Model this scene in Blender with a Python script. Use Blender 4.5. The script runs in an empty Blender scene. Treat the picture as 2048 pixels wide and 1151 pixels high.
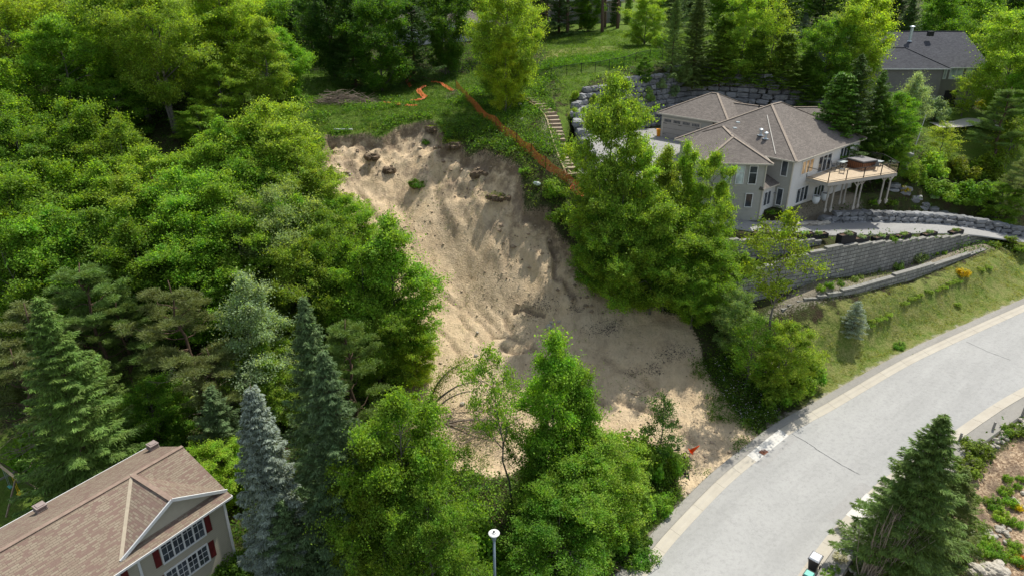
import bpy, bmesh, math, random
import numpy as np
from mathutils import Vector, Matrix

# ------------------------------------------------------------------ camera, sky, sun, exposure
scene = bpy.context.scene
COL = scene.collection
CAMZ, PITCH, FPX = 34.0, math.radians(24.3), 1365.0
cam_d = bpy.data.cameras.new("camera")
cam_d.sensor_width = 36.0
cam_d.lens = 36.0 * FPX / 2048.0
cam_d.clip_start = 0.5
cam_d.clip_end = 3000.0
cam = bpy.data.objects.new("camera", cam_d)
COL.objects.link(cam)
cam.location = (0, 0, CAMZ)
cam.rotation_euler = (math.pi / 2 - PITCH, 0, 0)
scene.camera = cam

SUN_AZ = math.atan2(0.62, 0.78)          # clockwise from +Y
SUN_EL = math.radians(61)
w = bpy.data.worlds.new("World")
scene.world = w
w.use_nodes = True
nt = w.node_tree
for n in list(nt.nodes):
    nt.nodes.remove(n)
sky = nt.nodes.new("ShaderNodeTexSky")
sky.sky_type = 'NISHITA'
sky.sun_disc = False
sky.sun_elevation = SUN_EL
sky.sun_rotation = SUN_AZ
bg = nt.nodes.new("ShaderNodeBackground")
bg.inputs[1].default_value = 0.15
wo = nt.nodes.new("ShaderNodeOutputWorld")
hsv = nt.nodes.new("ShaderNodeHueSaturation")
hsv.inputs['Saturation'].default_value = 0.55
nt.links.new(sky.outputs[0], hsv.inputs['Color'])
nt.links.new(hsv.outputs[0], bg.inputs[0])
nt.links.new(bg.outputs[0], wo.inputs[0])
sl = bpy.data.lights.new("sun", 'SUN')
sl.energy = 4.1
sl.angle = math.radians(0.6)
sl.color = (1.0, 0.95, 0.86)
sun = bpy.data.objects.new("sun", sl)
COL.objects.link(sun)
sd = Vector((math.sin(SUN_AZ) * math.cos(SUN_EL), math.cos(SUN_AZ) * math.cos(SUN_EL), math.sin(SUN_EL)))
sun.rotation_euler = sd.to_track_quat('Z', 'Y').to_euler()
sun.location = (40, 60, 120)
vs = scene.view_settings
vs.view_transform = 'Standard'
vs.look = 'None'
vs.exposure = 0.38
vs.gamma = 1.0
scene.cycles.max_bounces = 7
scene.cycles.diffuse_bounces = 3
scene.cycles.transmission_bounces = 4

SN, CS = math.sin(PITCH), math.cos(PITCH)
R = np.random.default_rng(7)
random.seed(7)

# ------------------------------------------------------------------ small geometry helpers
def px(x, y, h):
    """the world point at height h seen at photograph pixel x, y"""
    u, v = (x - 1024) / FPX, (y - 575.5) / FPX
    z = (CAMZ - h) / (SN + v * CS)
    return (u * z, z * (CS - v * SN), h)

def mesh_obj(name, verts, faces, mats, parent=None, uv=True, smooth=False, fm=None):
    me = bpy.data.meshes.new(name)
    me.from_pydata([tuple(map(float, v)) for v in verts], [], [tuple(f) for f in faces])
    if not isinstance(mats, (list, tuple)):
        mats = [mats]
    for m in mats:
        me.materials.append(m)
    if fm is not None:
        me.polygons.foreach_set('material_index', fm)
    if smooth:
        me.polygons.foreach_set('use_smooth', [True] * len(me.polygons))
    if uv:
        auto_uv(me)
    me.update()
    o = bpy.data.objects.new(name, me)
    COL.objects.link(o)
    if parent is not None:
        o.parent = parent
    return o

def auto_uv(me):
    """uv in metres: u level along the face, v up its slope"""
    nl = len(me.loops)
    if nl == 0:
        return
    uvl = me.uv_layers.new(name="UVMap")
    nv = len(me.vertices)
    co = np.empty(nv * 3, 'f'); me.vertices.foreach_get('co', co); co = co.reshape(-1, 3)
    npol = len(me.polygons)
    nr = np.empty(npol * 3, 'f'); me.polygons.foreach_get('normal', nr); nr = nr.reshape(-1, 3)
    lt = np.empty(npol, 'i'); me.polygons.foreach_get('loop_total', lt)
    vi = np.empty(nl, 'i'); me.loops.foreach_get('vertex_index', vi)
    n = np.repeat(nr, lt, axis=0)
    z = np.array([0, 0, 1.0])
    u = np.cross(np.broadcast_to(z, n.shape), n)
    l = np.linalg.norm(u, axis=1)
    flat = l < 0.05
    u[flat] = (1, 0, 0)
    l[flat] = 1
    u /= l[:, None]
    v = np.cross(n, u)
    p = co[vi]
    uvs = np.stack([(p * u).sum(1), (p * v).sum(1)], 1).astype('f')
    uvl.data.foreach_set('uv', uvs.ravel())

class MB:
    """collects boxes, bars and tubes that become ONE mesh"""
    def __init__(s):
        s.v, s.f, s.m = [], [], []
    def add(s, vs, fs, mi=0):
        b = len(s.v)
        s.v += [tuple(p) for p in vs]
        s.f += [tuple(b + i for i in f) for f in fs]
        s.m += [mi] * len(fs)
        return s
    def box(s, c, d, rz=0.0, mi=0, M=None):
        hx, hy, hz = d[0] / 2, d[1] / 2, d[2] / 2
        P = [Vector((x, y, z)) for z in (-hz, hz) for x, y in ((-hx, -hy), (hx, -hy), (hx, hy), (-hx, hy))]
        rot = Matrix.Rotation(rz, 4, 'Z') if M is None else M
        P = [rot @ p + Vector(c) for p in P]
        return s.add(P, [(3, 2, 1, 0), (4, 5, 6, 7), (0, 1, 5, 4), (1, 2, 6, 5), (2, 3, 7, 6), (3, 0, 4, 7)], mi)
    def bar(s, a, b, w, h=None, mi=0):
        a, b = Vector(a), Vector(b)
        d = b - a
        L = d.length
        if L < 1e-6:
            return s
        d.normalize()
        up = Vector((0, 0, 1)) if abs(d.z) < 0.95 else Vector((0, 1, 0))
        x = d.cross(up).normalized()
        y = x.cross(d).normalized()
        h = w if h is None else h
        P = []
        for q in (a, b):
            for i, j in ((-1, -1), (1, -1), (1, 1), (-1, 1)):
                P.append(q + x * (i * w / 2) + y * (j * h / 2))
        return s.add(P, [(0, 1, 2, 3), (7, 6, 5, 4), (4, 5, 1, 0), (5, 6, 2, 1), (6, 7, 3, 2), (7, 4, 0, 3)], mi)
    def tube(s, pts, rad, n=6, mi=0, cap=True):
        pts = [Vector(p) for p in pts]
        k = len(pts)
        P = []
        for i, p in enumerate(pts):
            d = (pts[min(i + 1, k - 1)] - pts[max(i - 1, 0)])
            if d.length < 1e-7:
                d = Vector((0, 0, 1))
            d.normalize()
            ref = Vector((1, 0, 0)) if abs(d.x) < 0.8 else Vector((0, 1, 0))
            x = d.cross(ref).normalized(); y = d.cross(x)
            r = rad[i] if isinstance(rad, (list, tuple)) else rad
            for j in range(n):
                a = 2 * math.pi * j / n
                P.append(p + x * (r * math.cos(a)) + y * (r * math.sin(a)))
        F = []
        for i in range(k - 1):
            for j in range(n):
                F.append((i * n + j, i * n + (j + 1) % n, (i + 1) * n + (j + 1) % n, (i + 1) * n + j))
        if cap:
            F.append(tuple(range(n - 1, -1, -1)))
            F.append(tuple((k - 1) * n + j for j in range(n)))
        return s.add(P, F, mi)
    def lathe(s, c, prof, n=20, mi=0):
        P, F = [], []
        for r, z in prof:
            for j in range(n):
                a = 2 * math.pi * j / n
                P.append((c[0] + r * math.cos(a), c[1] + r * math.sin(a), c[2] + z))
        for i in range(len(prof) - 1):
            for j in range(n):
                F.append((i * n + j, i * n + (j + 1) % n, (i + 1) * n + (j + 1) % n, (i + 1) * n + j))
        F.append(tuple(range(n - 1, -1, -1)))
        F.append(tuple((len(prof) - 1) * n + j for j in range(n)))
        return s.add(P, F, mi)
    def build(s, name, mats, parent=None, smooth=False, uv=True):
        return mesh_obj(name, s.v, s.f, mats, parent, uv=uv, smooth=smooth, fm=s.m)

def tag(o, label=None, cat=None, group=None, kind=None):
    if label: o['label'] = label
    if cat: o['category'] = cat
    if group: o['group'] = group
    if kind: o['kind'] = kind
    return o

def empty(name, loc=(0, 0, 0), rz=0.0):
    o = bpy.data.objects.new(name, None)
    o.empty_display_size = 0.3
    o.location = loc
    o.rotation_euler = (0, 0, rz)
    COL.objects.link(o)
    return o

def copy_tree(o, parent=None):
    c = o.copy()
    COL.objects.link(c)
    c.parent = parent
    for ch in list(o.children):
        copy_tree(ch, c)
    return c

# ------------------------------------------------------------------ materials
class NB:
    """short node builder"""
    def __init__(s, name):
        s.m = bpy.data.materials.new(name)
        s.m.use_nodes = True
        s.t = s.m.node_tree
        for n in list(s.t.nodes):
            s.t.nodes.remove(n)
        s.out = s.t.nodes.new('ShaderNodeOutputMaterial')
    def n(s, typ, **kw):
        nd = s.t.nodes.new(typ)
        for k, v in kw.items():
            setattr(nd, k, v)
        return nd
    def l(s, a, b):
        s.t.links.new(a, b)
    def val(s, sock, v):
        if hasattr(v, 'is_output') or isinstance(v, bpy.types.NodeSocket):
            s.l(v, sock)
        else:
            sock.default_value = v
    def noise(s, scale, detail=4, rough=0.55, co=None, dist=0.0):
        nd = s.n('ShaderNodeTexNoise')
        nd.inputs['Scale'].default_value = scale
        nd.inputs['Detail'].default_value = detail
        nd.inputs['Roughness'].default_value = rough
        nd.inputs['Distortion'].default_value = dist
        if co is not None:
            s.l(co, nd.inputs['Vector'])
        return nd.outputs['Fac']
    def vor(s, scale, co=None, feature='F1', out='Distance'):
        nd = s.n('ShaderNodeTexVoronoi', feature=feature)
        nd.inputs['Scale'].default_value = scale
        if co is not None:
            s.l(co, nd.inputs['Vector'])
        return nd.outputs[out]
    def math(s, op, a, b=0.0, c=None, clamp=False):
        nd = s.n('ShaderNodeMath', operation=op)
        nd.use_clamp = clamp
        s.val(nd.inputs[0], a)
        s.val(nd.inputs[1], b)
        if c is not None:
            s.val(nd.inputs[2], c)
        return nd.outputs[0]
    def rng(s, v, a, b, c=0.0, d=1.0, smooth=False):
        nd = s.n('ShaderNodeMapRange')
        if smooth:
            nd.interpolation_type = 'SMOOTHSTEP'
        s.val(nd.inputs[0], v)
        for i, q in enumerate((a, b, c, d)):
            s.val(nd.inputs[1 + i], q)
        return nd.outputs[0]
    def mix(s, f, a, b, mode='MIX'):
        nd = s.n('ShaderNodeMix', data_type='RGBA', blend_type=mode)
        s.val(nd.inputs[0], f)
        for sock, v in ((nd.inputs[6], a), (nd.inputs[7], b)):
            if isinstance(v, (tuple, list)):
                v = tuple(v) + (1.0,) if len(v) == 3 else v
            s.val(sock, v)
        return nd.outputs[2]
    def co(s, which='Object'):
        return s.n('ShaderNodeTexCoord').outputs[which]
    def mapv(s, v, scale=(1, 1, 1), rot=(0, 0, 0)):
        nd = s.n('ShaderNodeMapping')
        s.l(v, nd.inputs[0])
        nd.inputs['Scale'].default_value = scale
        nd.inputs['Rotation'].default_value = rot
        return nd.outputs[0]
    def attr(s, name):
        nd = s.n('ShaderNodeAttribute', attribute_name=name)
        return nd.outputs['Fac']
    def bump(s, h, strength=0.5, dist=0.05):
        nd = s.n('ShaderNodeBump')
        nd.inputs['Strength'].default_value = strength
        nd.inputs['Distance'].default_value = dist
        s.l(h, nd.inputs['Height'])
        return nd.outputs[0]
    def principled(s, col, rough=0.8, metal=0.0, spec=0.3, bump=None, **kw):
        p = s.n('ShaderNodeBsdfPrincipled')
        if isinstance(col, (tuple, list)):
            col = tuple(col) + (1.0,) if len(col) == 3 else col
        s.val(p.inputs['Base Color'], col)
        s.val(p.inputs['Roughness'], rough)
        p.inputs['Metallic'].default_value = metal
        p.inputs['Specular IOR Level'].default_value = spec
        if bump is not None:
            s.l(bump, p.inputs['Normal'])
        for k, v in kw.items():
            p.inputs[k.replace('_', ' ')].default_value = v
        s.l(p.outputs[0], s.out.inputs[0])
        return p

def simple(name, col, rough=0.7, var=0.18, scale=3.0, metal=0.0, spec=0.3, bump=0.15, bs=25.0):
    b = NB(name)
    c = b.co()
    f = b.noise(scale, 5, 0.6, c)
    lo = tuple(x * (1 - var) for x in col)
    hi = tuple(min(1, x * (1 + var)) for x in col)
    k = b.mix(b.rng(f, 0.3, 0.7), lo, hi)
    bp = b.bump(b.noise(bs, 4, 0.6, c), bump, 0.02) if bump else None
    b.principled(k, rough, metal, spec, bp)
    return b.m

M = {}
M['white_trim'] = simple('white_trim', (0.62, 0.63, 0.62), 0.5, 0.06)
M['cream_trim'] = simple('cream_trim', (0.50, 0.46, 0.38), 0.5, 0.06)
M['grey_metal'] = simple('grey_metal', (0.22, 0.24, 0.25), 0.45, 0.15, metal=0.3)
M['galv'] = simple('galvanised_metal', (0.50, 0.55, 0.58), 0.35, 0.2, metal=0.6)
M['black'] = simple('black_metal', (0.015, 0.015, 0.016), 0.45, 0.2)
M['black_wood'] = simple('black_painted_wood', (0.014, 0.014, 0.016), 0.7, 0.4, 6)
M['dark_plastic'] = simple('dark_plastic', (0.02, 0.02, 0.022), 0.35, 0.1, bump=0)
M['teal_plastic'] = simple('teal_plastic', (0.10, 0.42, 0.34), 0.4, 0.08, bump=0)
M['lid_grey'] = simple('pale_bin_lid', (0.55, 0.56, 0.58), 0.25, 0.08, bump=0)
M['orange'] = simple('orange_plastic', (0.85, 0.09, 0.01), 0.5, 0.1, bump=0)
M['yellow'] = simple('yellow_plastic', (0.80, 0.55, 0.01), 0.45, 0.1, bump=0)
M['amber'] = simple('amber_plastic', (0.80, 0.30, 0.01), 0.5, 0.1, bump=0)
M['timber'] = simple('weathered_timber', (0.26, 0.20, 0.14), 0.85, 0.3, 5)
M['pale_timber'] = simple('pale_timber', (0.55, 0.43, 0.27), 0.8, 0.2, 5)
M['grey_timber'] = simple('grey_timber', (0.30, 0.28, 0.25), 0.85, 0.25, 5)
M['post_grey'] = simple('painted_deck_post', (0.36, 0.34, 0.30), 0.7, 0.12)
M['shutter'] = simple('dark_red_shutter', (0.11, 0.014, 0.014), 0.6, 0.15)
M['pot'] = simple('white_glazed_pot', (0.62, 0.66, 0.67), 0.3, 0.06, bump=0)
M['tub_wood'] = simple('brown_tub_panel', (0.16, 0.065, 0.03), 0.5, 0.2, 6)
M['tub_cover'] = simple('grey_vinyl_cover', (0.20, 0.19, 0.19), 0.6, 0.1)
M['white_stone'] = simple('white_stone', (0.55, 0.52, 0.46), 0.8, 0.2, 4)
M['rust'] = simple('rusty_iron', (0.22, 0.09, 0.05), 0.8, 0.4, 20)
M['concrete_new'] = simple('new_concrete', (0.56, 0.54, 0.49), 0.85, 0.06)
M['grey_fabric'] = simple('grey_fabric', (0.10, 0.11, 0.12), 0.9, 0.2)
M['cushion'] = simple('pale_tabletop', (0.45, 0.50, 0.50), 0.3, 0.1)
M['bluegrey_metal'] = simple('lamp_pole_metal', (0.20, 0.26, 0.30), 0.5, 0.15, metal=0.2)
M['peeled_wood'] = simple('peeled_wood', (0.50, 0.34, 0.19), 0.7, 0.25, 4)

def glass_mat(name, tint=(0.02, 0.025, 0.03)):
    b = NB(name)
    c = b.co()
    k = b.mix(b.rng(b.noise(0.9, 3, 0.5, c), 0.35, 0.65), tint, tuple(min(1, x * 3 + 0.02) for x in tint))
    b.principled(k, 0.08, 0, 0.6)
    return b.m
M['glass'] = glass_mat('dark_window_glass')
M['glass_curtain'] = glass_mat('window_glass_with_pale_blind', (0.22, 0.25, 0.25))
M['glass_warm'] = glass_mat('window_glass_with_warm_blind', (0.34, 0.21, 0.10))
b = NB('clear_railing_glass')
p = b.n('ShaderNodeBsdfTransparent'); g = b.n('ShaderNodeBsdfGlossy'); g.inputs['Roughness'].default_value = 0.05
mx = b.n('ShaderNodeMixShader'); mx.inputs[0].default_value = 0.08
b.l(p.outputs[0], mx.inputs[1]); b.l(g.outputs[0], mx.inputs[2]); b.l(mx.outputs[0], b.out.inputs[0])
M['rail_glass'] = b.m

def shingle_mat(name, c1, c2, c3, streak=0.25, rowh=0.145):
    b = NB(name)
    uv = b.co('UV')
    br = b.n('ShaderNodeTexBrick')
    br.inputs['Scale'].default_value = 1.0
    br.inputs['Brick Width'].default_value = 0.42
    br.inputs['Row Height'].default_value = rowh
    br.inputs['Mortar Size'].default_value = 0.012
    br.inputs['Mortar Smooth'].default_value = 0.2
    br.inputs['Bias'].default_value = 0.0
    br.inputs['Color1'].default_value = c1 + (1,)
    br.inputs['Color2'].default_value = c2 + (1,)
    br.inputs['Mortar'].default_value = tuple(x * 0.35 for x in c1) + (1,)
    br.offset = 0.37
    b.l(uv, br.inputs['Vector'])
    br2 = b.n('ShaderNodeTexBrick')
    br2.inputs['Scale'].default_value = 1.0
    br2.inputs['Brick Width'].default_value = 0.29
    br2.inputs['Row Height'].default_value = rowh
    br2.inputs['Mortar Size'].default_value = 0.0
    br2.inputs['Color1'].default_value = (0, 0, 0, 1)
    br2.inputs['Color2'].default_value = (1, 1, 1, 1)
    br2.offset = 0.6
    b.l(uv, br2.inputs['Vector'])
    f2 = b.rng(br2.outputs['Color'], 0.55, 0.75)
    k = b.mix(f2, br.outputs['Color'], c3)
    st = b.noise(0.35, 5, 0.6, b.mapv(uv, (1.6, 0.4, 1)))
    k = b.mix(b.rng(st, 0.35, 0.7, 0, streak), k, tuple(x * 0.55 for x in c1))
    k = b.mix(b.rng(b.noise(60, 2, 0.5, uv), 0.3, 0.7, 0, 0.25), k, tuple(min(1, x * 1.7) for x in c2))
    # row step: v inside the row
    sp = b.n('ShaderNodeSeparateXYZ'); b.l(uv, sp.inputs[0])
    fr = b.math('FRACT', b.math('DIVIDE', sp.outputs[1], rowh))
    b.principled(k, 0.92, 0, 0.15, b.bump(b.math('SUBTRACT', 1.0, fr), 0.6, 0.015))
    return b.m
M['roof_tan'] = shingle_mat('tan_shingle', (0.195, 0.148, 0.11), (0.235, 0.195, 0.145), (0.15, 0.095, 0.08), 0.25)
M['roof_grey'] = shingle_mat('grey_brown_shingle', (0.145, 0.128, 0.113), (0.195, 0.172, 0.15), (0.11, 0.096, 0.086), 0.45)
M['roof_black'] = shingle_mat('charcoal_shingle', (0.052, 0.054, 0.062), (0.075, 0.078, 0.088), (0.038, 0.039, 0.046), 0.2)

def siding_mat(name, col, row=0.13, var=0.06):
    b = NB(name)
    uv = b.co('UV')
    sp = b.n('ShaderNodeSeparateXYZ'); b.l(uv, sp.inputs[0])
    fr = b.math('FRACT', b.math('DIVIDE', sp.outputs[1], row))
    n1 = b.noise(0.8, 4, 0.6, uv)
    k = b.mix(b.rng(n1, 0.3, 0.7), tuple(x * (1 - var) for x in col), tuple(x * (1 + var) for x in col))
    k = b.mix(b.rng(fr, 0.0, 0.14, 0.55, 0.0), k, tuple(x * 0.35 for x in col))
    b.principled(k, 0.6, 0, 0.3, b.bump(b.math('SUBTRACT', 1.0, fr), 0.7, 0.02))
    return b.m
M['siding_white'] = siding_mat('pale_grey_siding', (0.61, 0.605, 0.575), 0.16)
M['siding_grey'] = siding_mat('grey_green_siding', (0.37, 0.362, 0.325), 0.15)
M['siding_beige'] = siding_mat('beige_siding', (0.36, 0.335, 0.26), 0.15)
M['siding_dark'] = siding_mat('dark_taupe_siding', (0.21, 0.198, 0.185), 0.18)

def stone_mat(name, c1, c2, warm):
    b = NB(name)
    c = b.co('Generated'); c = b.co('Object')
    isl = b.n('ShaderNodeNewGeometry').outputs['Random Per Island']
    k = b.mix(b.rng(isl, 0, 1), c1, c2)
    k = b.mix(b.rng(b.noise(1.4, 6, 0.65, c), 0.45, 0.7, 0, 0.6), k, tuple(x * 0.55 for x in c1))
    k = b.mix(b.rng(b.noise(3.1, 5, 0.65, c), 0.56, 0.72, 0, 0.6), k, warm)
    hgt = b.noise(4.0, 8, 0.7, c)
    b.principled(k, 0.9, 0, 0.2, b.bump(hgt, 0.8, 0.12))
    return b.m
M['stone'] = stone_mat('grey_armour_stone', (0.17, 0.175, 0.18), (0.31, 0.315, 0.32), (0.32, 0.31, 0.27))
M['stone_pale'] = stone_mat('pale_garden_stone', (0.42, 0.38, 0.31), (0.60, 0.56, 0.47), (0.5, 0.45, 0.36))

def block_mat(name):
    b = NB(name)
    uv = b.co('UV')
    br = b.n('ShaderNodeTexBrick')
    br.inputs['Scale'].default_value = 1.0
    br.inputs['Brick Width'].default_value = 1.0
    br.inputs['Row Height'].default_value = 0.40
    br.inputs['Mortar Size'].default_value = 0.035
    br.inputs['Color1'].default_value = (0.21, 0.21, 0.195, 1)
    br.inputs['Color2'].default_value = (0.29, 0.285, 0.26, 1)
    br.inputs['Mortar'].default_value = (0.04, 0.04, 0.037, 1)
    b.l(uv, br.inputs['Vector'])
    st = b.noise(0.6, 5, 0.6, b.mapv(uv, (2.5, 0.5, 1)))
    k = b.mix(b.rng(st, 0.42, 0.66, 0, 0.75), br.outputs['Color'], (0.10, 0.10, 0.092))
    k = b.mix(b.rng(b.noise(9, 5, 0.7, uv), 0.4, 0.7, 0, 0.3), k, (0.5, 0.5, 0.45))
    h = b.math('ADD', b.math('MULTIPLY', br.outputs['Fac'], -1.0), b.math('MULTIPLY', b.noise(14, 5, 0.7, uv), 0.5))
    b.principled(k, 0.95, 0, 0.15, b.bump(h, 0.8, 0.04))
    return b.m
M['block'] = block_mat('grey_retaining_block')

def bark_mat(name, c1, c2):
    b = NB(name)
    c = b.co()
    f = b.noise(6, 6, 0.7, b.mapv(c, (3, 3, 0.6)))
    k = b.mix(b.rng(f, 0.3, 0.7), c1, c2)
    b.principled(k, 0.95, 0, 0.1, b.bump(f, 0.9, 0.04))
    return b.m
M['bark_grey'] = bark_mat('grey_bark', (0.07, 0.062, 0.052), (0.24, 0.22, 0.19))
M['bark_brown'] = bark_mat('brown_bark', (0.05, 0.035, 0.025), (0.17, 0.115, 0.08))
M['dead_wood'] = bark_mat('dead_branches', (0.12, 0.09, 0.065), (0.34, 0.28, 0.22))

def leaf_mat(name, trans=0.55, rough=0.6, spec=0.25, isl_var=0.5, hue=0.02):
    b = NB(name)
    oi = b.n('ShaderNodeObjectInfo')
    geo = b.n('ShaderNodeNewGeometry')
    isl = geo.outputs['Random Per Island']
    c = b.co()
    clump = b.noise(0.8, 4, 0.65, c)
    vv = b.math('MULTIPLY', b.rng(isl, 0, 1, 1 - isl_var, 1 + isl_var), b.rng(clump, 0.3, 0.7, 0.78, 1.22))
    hs = b.n('ShaderNodeHueSaturation')
    b.l(oi.outputs['Color'], hs.inputs['Color'])
    hs.inputs['Saturation'].default_value = 1.0
    b.val(hs.inputs['Hue'], b.rng(b.noise(1.3, 2, 0.5, c), 0.3, 0.7, 0.5 - hue, 0.5 + hue))
    b.val(hs.inputs['Value'], vv)
    col = hs.outputs[0]
    p = b.principled(col, rough, 0, spec)
    t = b.n('ShaderNodeBsdfTranslucent')
    warm = b.mix(1.0, col, (1.55, 1.5, 0.5), 'MULTIPLY')
    b.l(warm, t.inputs[0])
    mx = b.n('ShaderNodeMixShader'); mx.inputs[0].default_value = trans
    b.l(p.outputs[0], mx.inputs[1]); b.l(t.outputs[0], mx.inputs[2])
    b.l(mx.outputs[0], b.out.inputs[0])
    return b.m
M['leaf'] = leaf_mat('broad_leaf')
M['needle'] = leaf_mat('conifer_needles', 0.28, 0.6, 0.25, 0.35, 0.012)
# ------------------------------------------------------------------ terrain height field
def thin_plate(P, H, lam=0.6):
    P = np.asarray(P, float); H = np.asarray(H, float)
    n = len(P)
    d = np.linalg.norm(P[:, None] - P[None], axis=2)
    K = np.where(d > 0, d * d * np.log(np.maximum(d, 1e-9)), 0) + np.eye(n) * lam * 50
    A = np.zeros((n + 3, n + 3)); A[:n, :n] = K
    A[:n, n] = 1; A[:n, n + 1:] = P; A[n, :n] = 1; A[n + 1:, :n] = P.T
    s = np.linalg.solve(A, np.concatenate([H, np.zeros(3)]))
    def f(X, Y):
        sh = X.shape
        x, y = X.ravel(), Y.ravel()
        out = np.empty(x.shape)
        for i in range(0, len(x), 20000):
            q = np.stack([x[i:i + 20000], y[i:i + 20000]], 1)
            r = np.linalg.norm(q[:, None] - P[None], axis=2)
            k = np.where(r > 0, r * r * np.log(np.maximum(r, 1e-9)), 0)
            out[i:i + 20000] = k @ s[:n] + s[n] + q @ s[n + 1:]
        return out.reshape(sh)
    return f

CP = [  # photograph pixel x, y and the height there
 (1280,1151,0),(1400,1020,.35),(1520,920,.9),(1660,822,1.6),(1820,728,2.7),(1920,680,3.4),(2048,623,4.4),
 (1580,1151,0),(1700,1000,.5),(1916,844,2.2),(2040,775,3.1),
 (560,130,19.5),(633,290,16.0),(750,200,18.6),(900,170,19.6),(850,235,18.8),(1000,200,19.6),(1100,100,22.9),(1150,65,24.6),(1250,120,23.2),(1100,150,21.6),(1120,176,21.4),(1195,160,22.2),(1255,146,22.6),(1390,126,23.2),(1485,145,22.2),(1565,175,20.8),(1185,38,25.6),
 (1640,195,19.3),(1740,225,16.8),(1900,200,17.6),(1930,240,16.4),(1900,330,12.4),(1980,420,9.6),(1800,360,12.6),(1850,425,9.5),
 (2048,465,6.6),(1850,450,8.6),(1650,445,10.4),(1500,440,11.4),(1572,417,12.4),(1640,430,11.6),
 (1400,400,12.4),(1250,340,14.0),(2040,500,5.9),(2048,590,4.8),(1850,600,4.3),(1700,700,2.9),(1560,850,1.5),(1450,930,.8),
 (1000,800,1.0),(1300,800,1.3),(1200,650,4.6),(1000,600,5.3),(950,450,10.6),(850,320,15.2),(1400,650,5.5),(1100,400,13.4),(1300,560,7.6),
 (700,450,10.2),(850,700,1.8),(850,800,.3),(1000,1000,-.4),(100,950,-1),(1200,1120,-.1),
 (2000,1000,1.0),(1750,1130,.2),(1900,900,1.9),(1050,300,18.0),(1140,380,14.2),(1500,560,7.0),(1600,610,5.8),(1700,610,5.9),
 (1300,90,24.0),(600,60,21.0),
]
CW = [(-80,30,-1),(-80,50,1),(-80,70,9),(-80,95,18),(-80,140,22),(-50,30,-1.2),(-50,48,.5),(-50,62,7),(-50,76,13.5),(-50,92,18.5),(-50,120,21),
 (-28,30,-1),(-28,48,.5),(-30,60,5.5),(-30,72,12),(-28,84,17.5),(-15,110,20.5),(0,10,-1),(-40,10,-1.5),(40,15,-.5),(70,30,2),(0,28,-.5),
 (-20,150,23),(30,150,25.5),(80,140,20),(0,200,27),(-80,200,25),(80,200,22),(100,100,13),(100,70,6),(90,50,3),(60,115,19),(40,115,22),(-100,120,20),(110,20,2),
 (-110,40,-1),(-110,80,12),(140,140,16),(-130,200,24),(140,60,5),(0,260,28),(140,260,24),(-140,260,25)]
_P = [px(a, b_, c)[:2] for a, b_, c in CP] + [(a, b_) for a, b_, c in CW]
_H = [c for a, b_, c in CP] + [c for a, b_, c in CW]
base_h = thin_plate(_P, _H)

def sdist(poly, X, Y):
    """signed distance to polygon, positive inside"""
    P = np.asarray(poly, float)
    d = np.full(X.shape, 1e9); ins = np.zeros(X.shape, bool)
    n = len(P)
    for i in range(n):
        a, c = P[i], P[(i + 1) % n]
        ab = c - a
        t = np.clip(((X - a[0]) * ab[0] + (Y - a[1]) * ab[1]) / max(ab @ ab, 1e-9), 0, 1)
        d = np.minimum(d, np.hypot(X - a[0] - t * ab[0], Y - a[1] - t * ab[1]))
        cr = ((a[1] > Y) != (c[1] > Y))
        with np.errstate(divide='ignore', invalid='ignore'):
            xi = (c[0] - a[0]) * (Y - a[1]) / (c[1] - a[1] if c[1] != a[1] else 1e-9) + a[0]
        ins ^= cr & (X < xi)
    return np.where(ins, d, -d)

def pdist(line, X, Y):
    """distance to polyline and the interpolated third value along it"""
    P = np.asarray(line, float)
    d = np.full(X.shape, 1e9); h = np.zeros(X.shape)
    for a, c in zip(P[:-1], P[1:]):
        ab = c[:2] - a[:2]
        t = np.clip(((X - a[0]) * ab[0] + (Y - a[1]) * ab[1]) / max(ab @ ab, 1e-9), 0, 1)
        q = np.hypot(X - a[0] - t * ab[0], Y - a[1] - t * ab[1])
        m = q < d
        d = np.where(m, q, d); h = np.where(m, a[2] + t * (c[2] - a[2]), h)
    return d, h

def smooth(P, n=6):
    """Catmull-Rom through the points"""
    P = [np.asarray(p, float) for p in P]
    P = [2 * P[0] - P[1]] + P + [2 * P[-1] - P[-2]]
    out = []
    for i in range(1, len(P) - 2):
        for k in range(n):
            t = k / n
            a, b_, c, d = P[i - 1], P[i], P[i + 1], P[i + 2]
            out.append(0.5 * ((2 * b_) + (-a + c) * t + (2 * a - 5 * b_ + 4 * c - d) * t * t + (-a + 3 * b_ - 3 * c + d) * t ** 3))
    out.append(P[-2])
    return out

def offset(line, d):
    """shift a polyline sideways (positive = to the right of travel)"""
    L = [np.asarray(p, float) for p in line]
    out = []
    for i, p in enumerate(L):
        t = (L[min(i + 1, len(L) - 1)] - L[max(i - 1, 0)])[:2]
        t /= np.linalg.norm(t)
        q = p.copy(); q[:2] += np.array([t[1], -t[0]]) * d
        out.append(q)
    return out

def sm(x, a, b_):
    t = np.clip((x - a) / (b_ - a), 0, 1)
    return t * t * (3 - 2 * t)

# road: inner edge of the far kerb, from the near end to the far end
RL = [px(*q) for q in [(1180,1270,-.15),(1294,1151,0),(1352,1080,.15),(1450,976,.5),(1519,917,.85),(1584,865,1.15),(1661,822,1.6),(1732,780,2.05),(1822,728,2.75),(1922,680,3.45),(2048,623,4.35)]]
e, f_ = np.array(RL[-1]), np.array(RL[-2])
RL.append(tuple(e + (e - f_) * 1.5)); RL.append(tuple(e + (e - f_) * 4))
RL = smooth(RL, 6)
ROADW = 7.1
ROADC = offset(RL, ROADW / 2)

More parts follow.
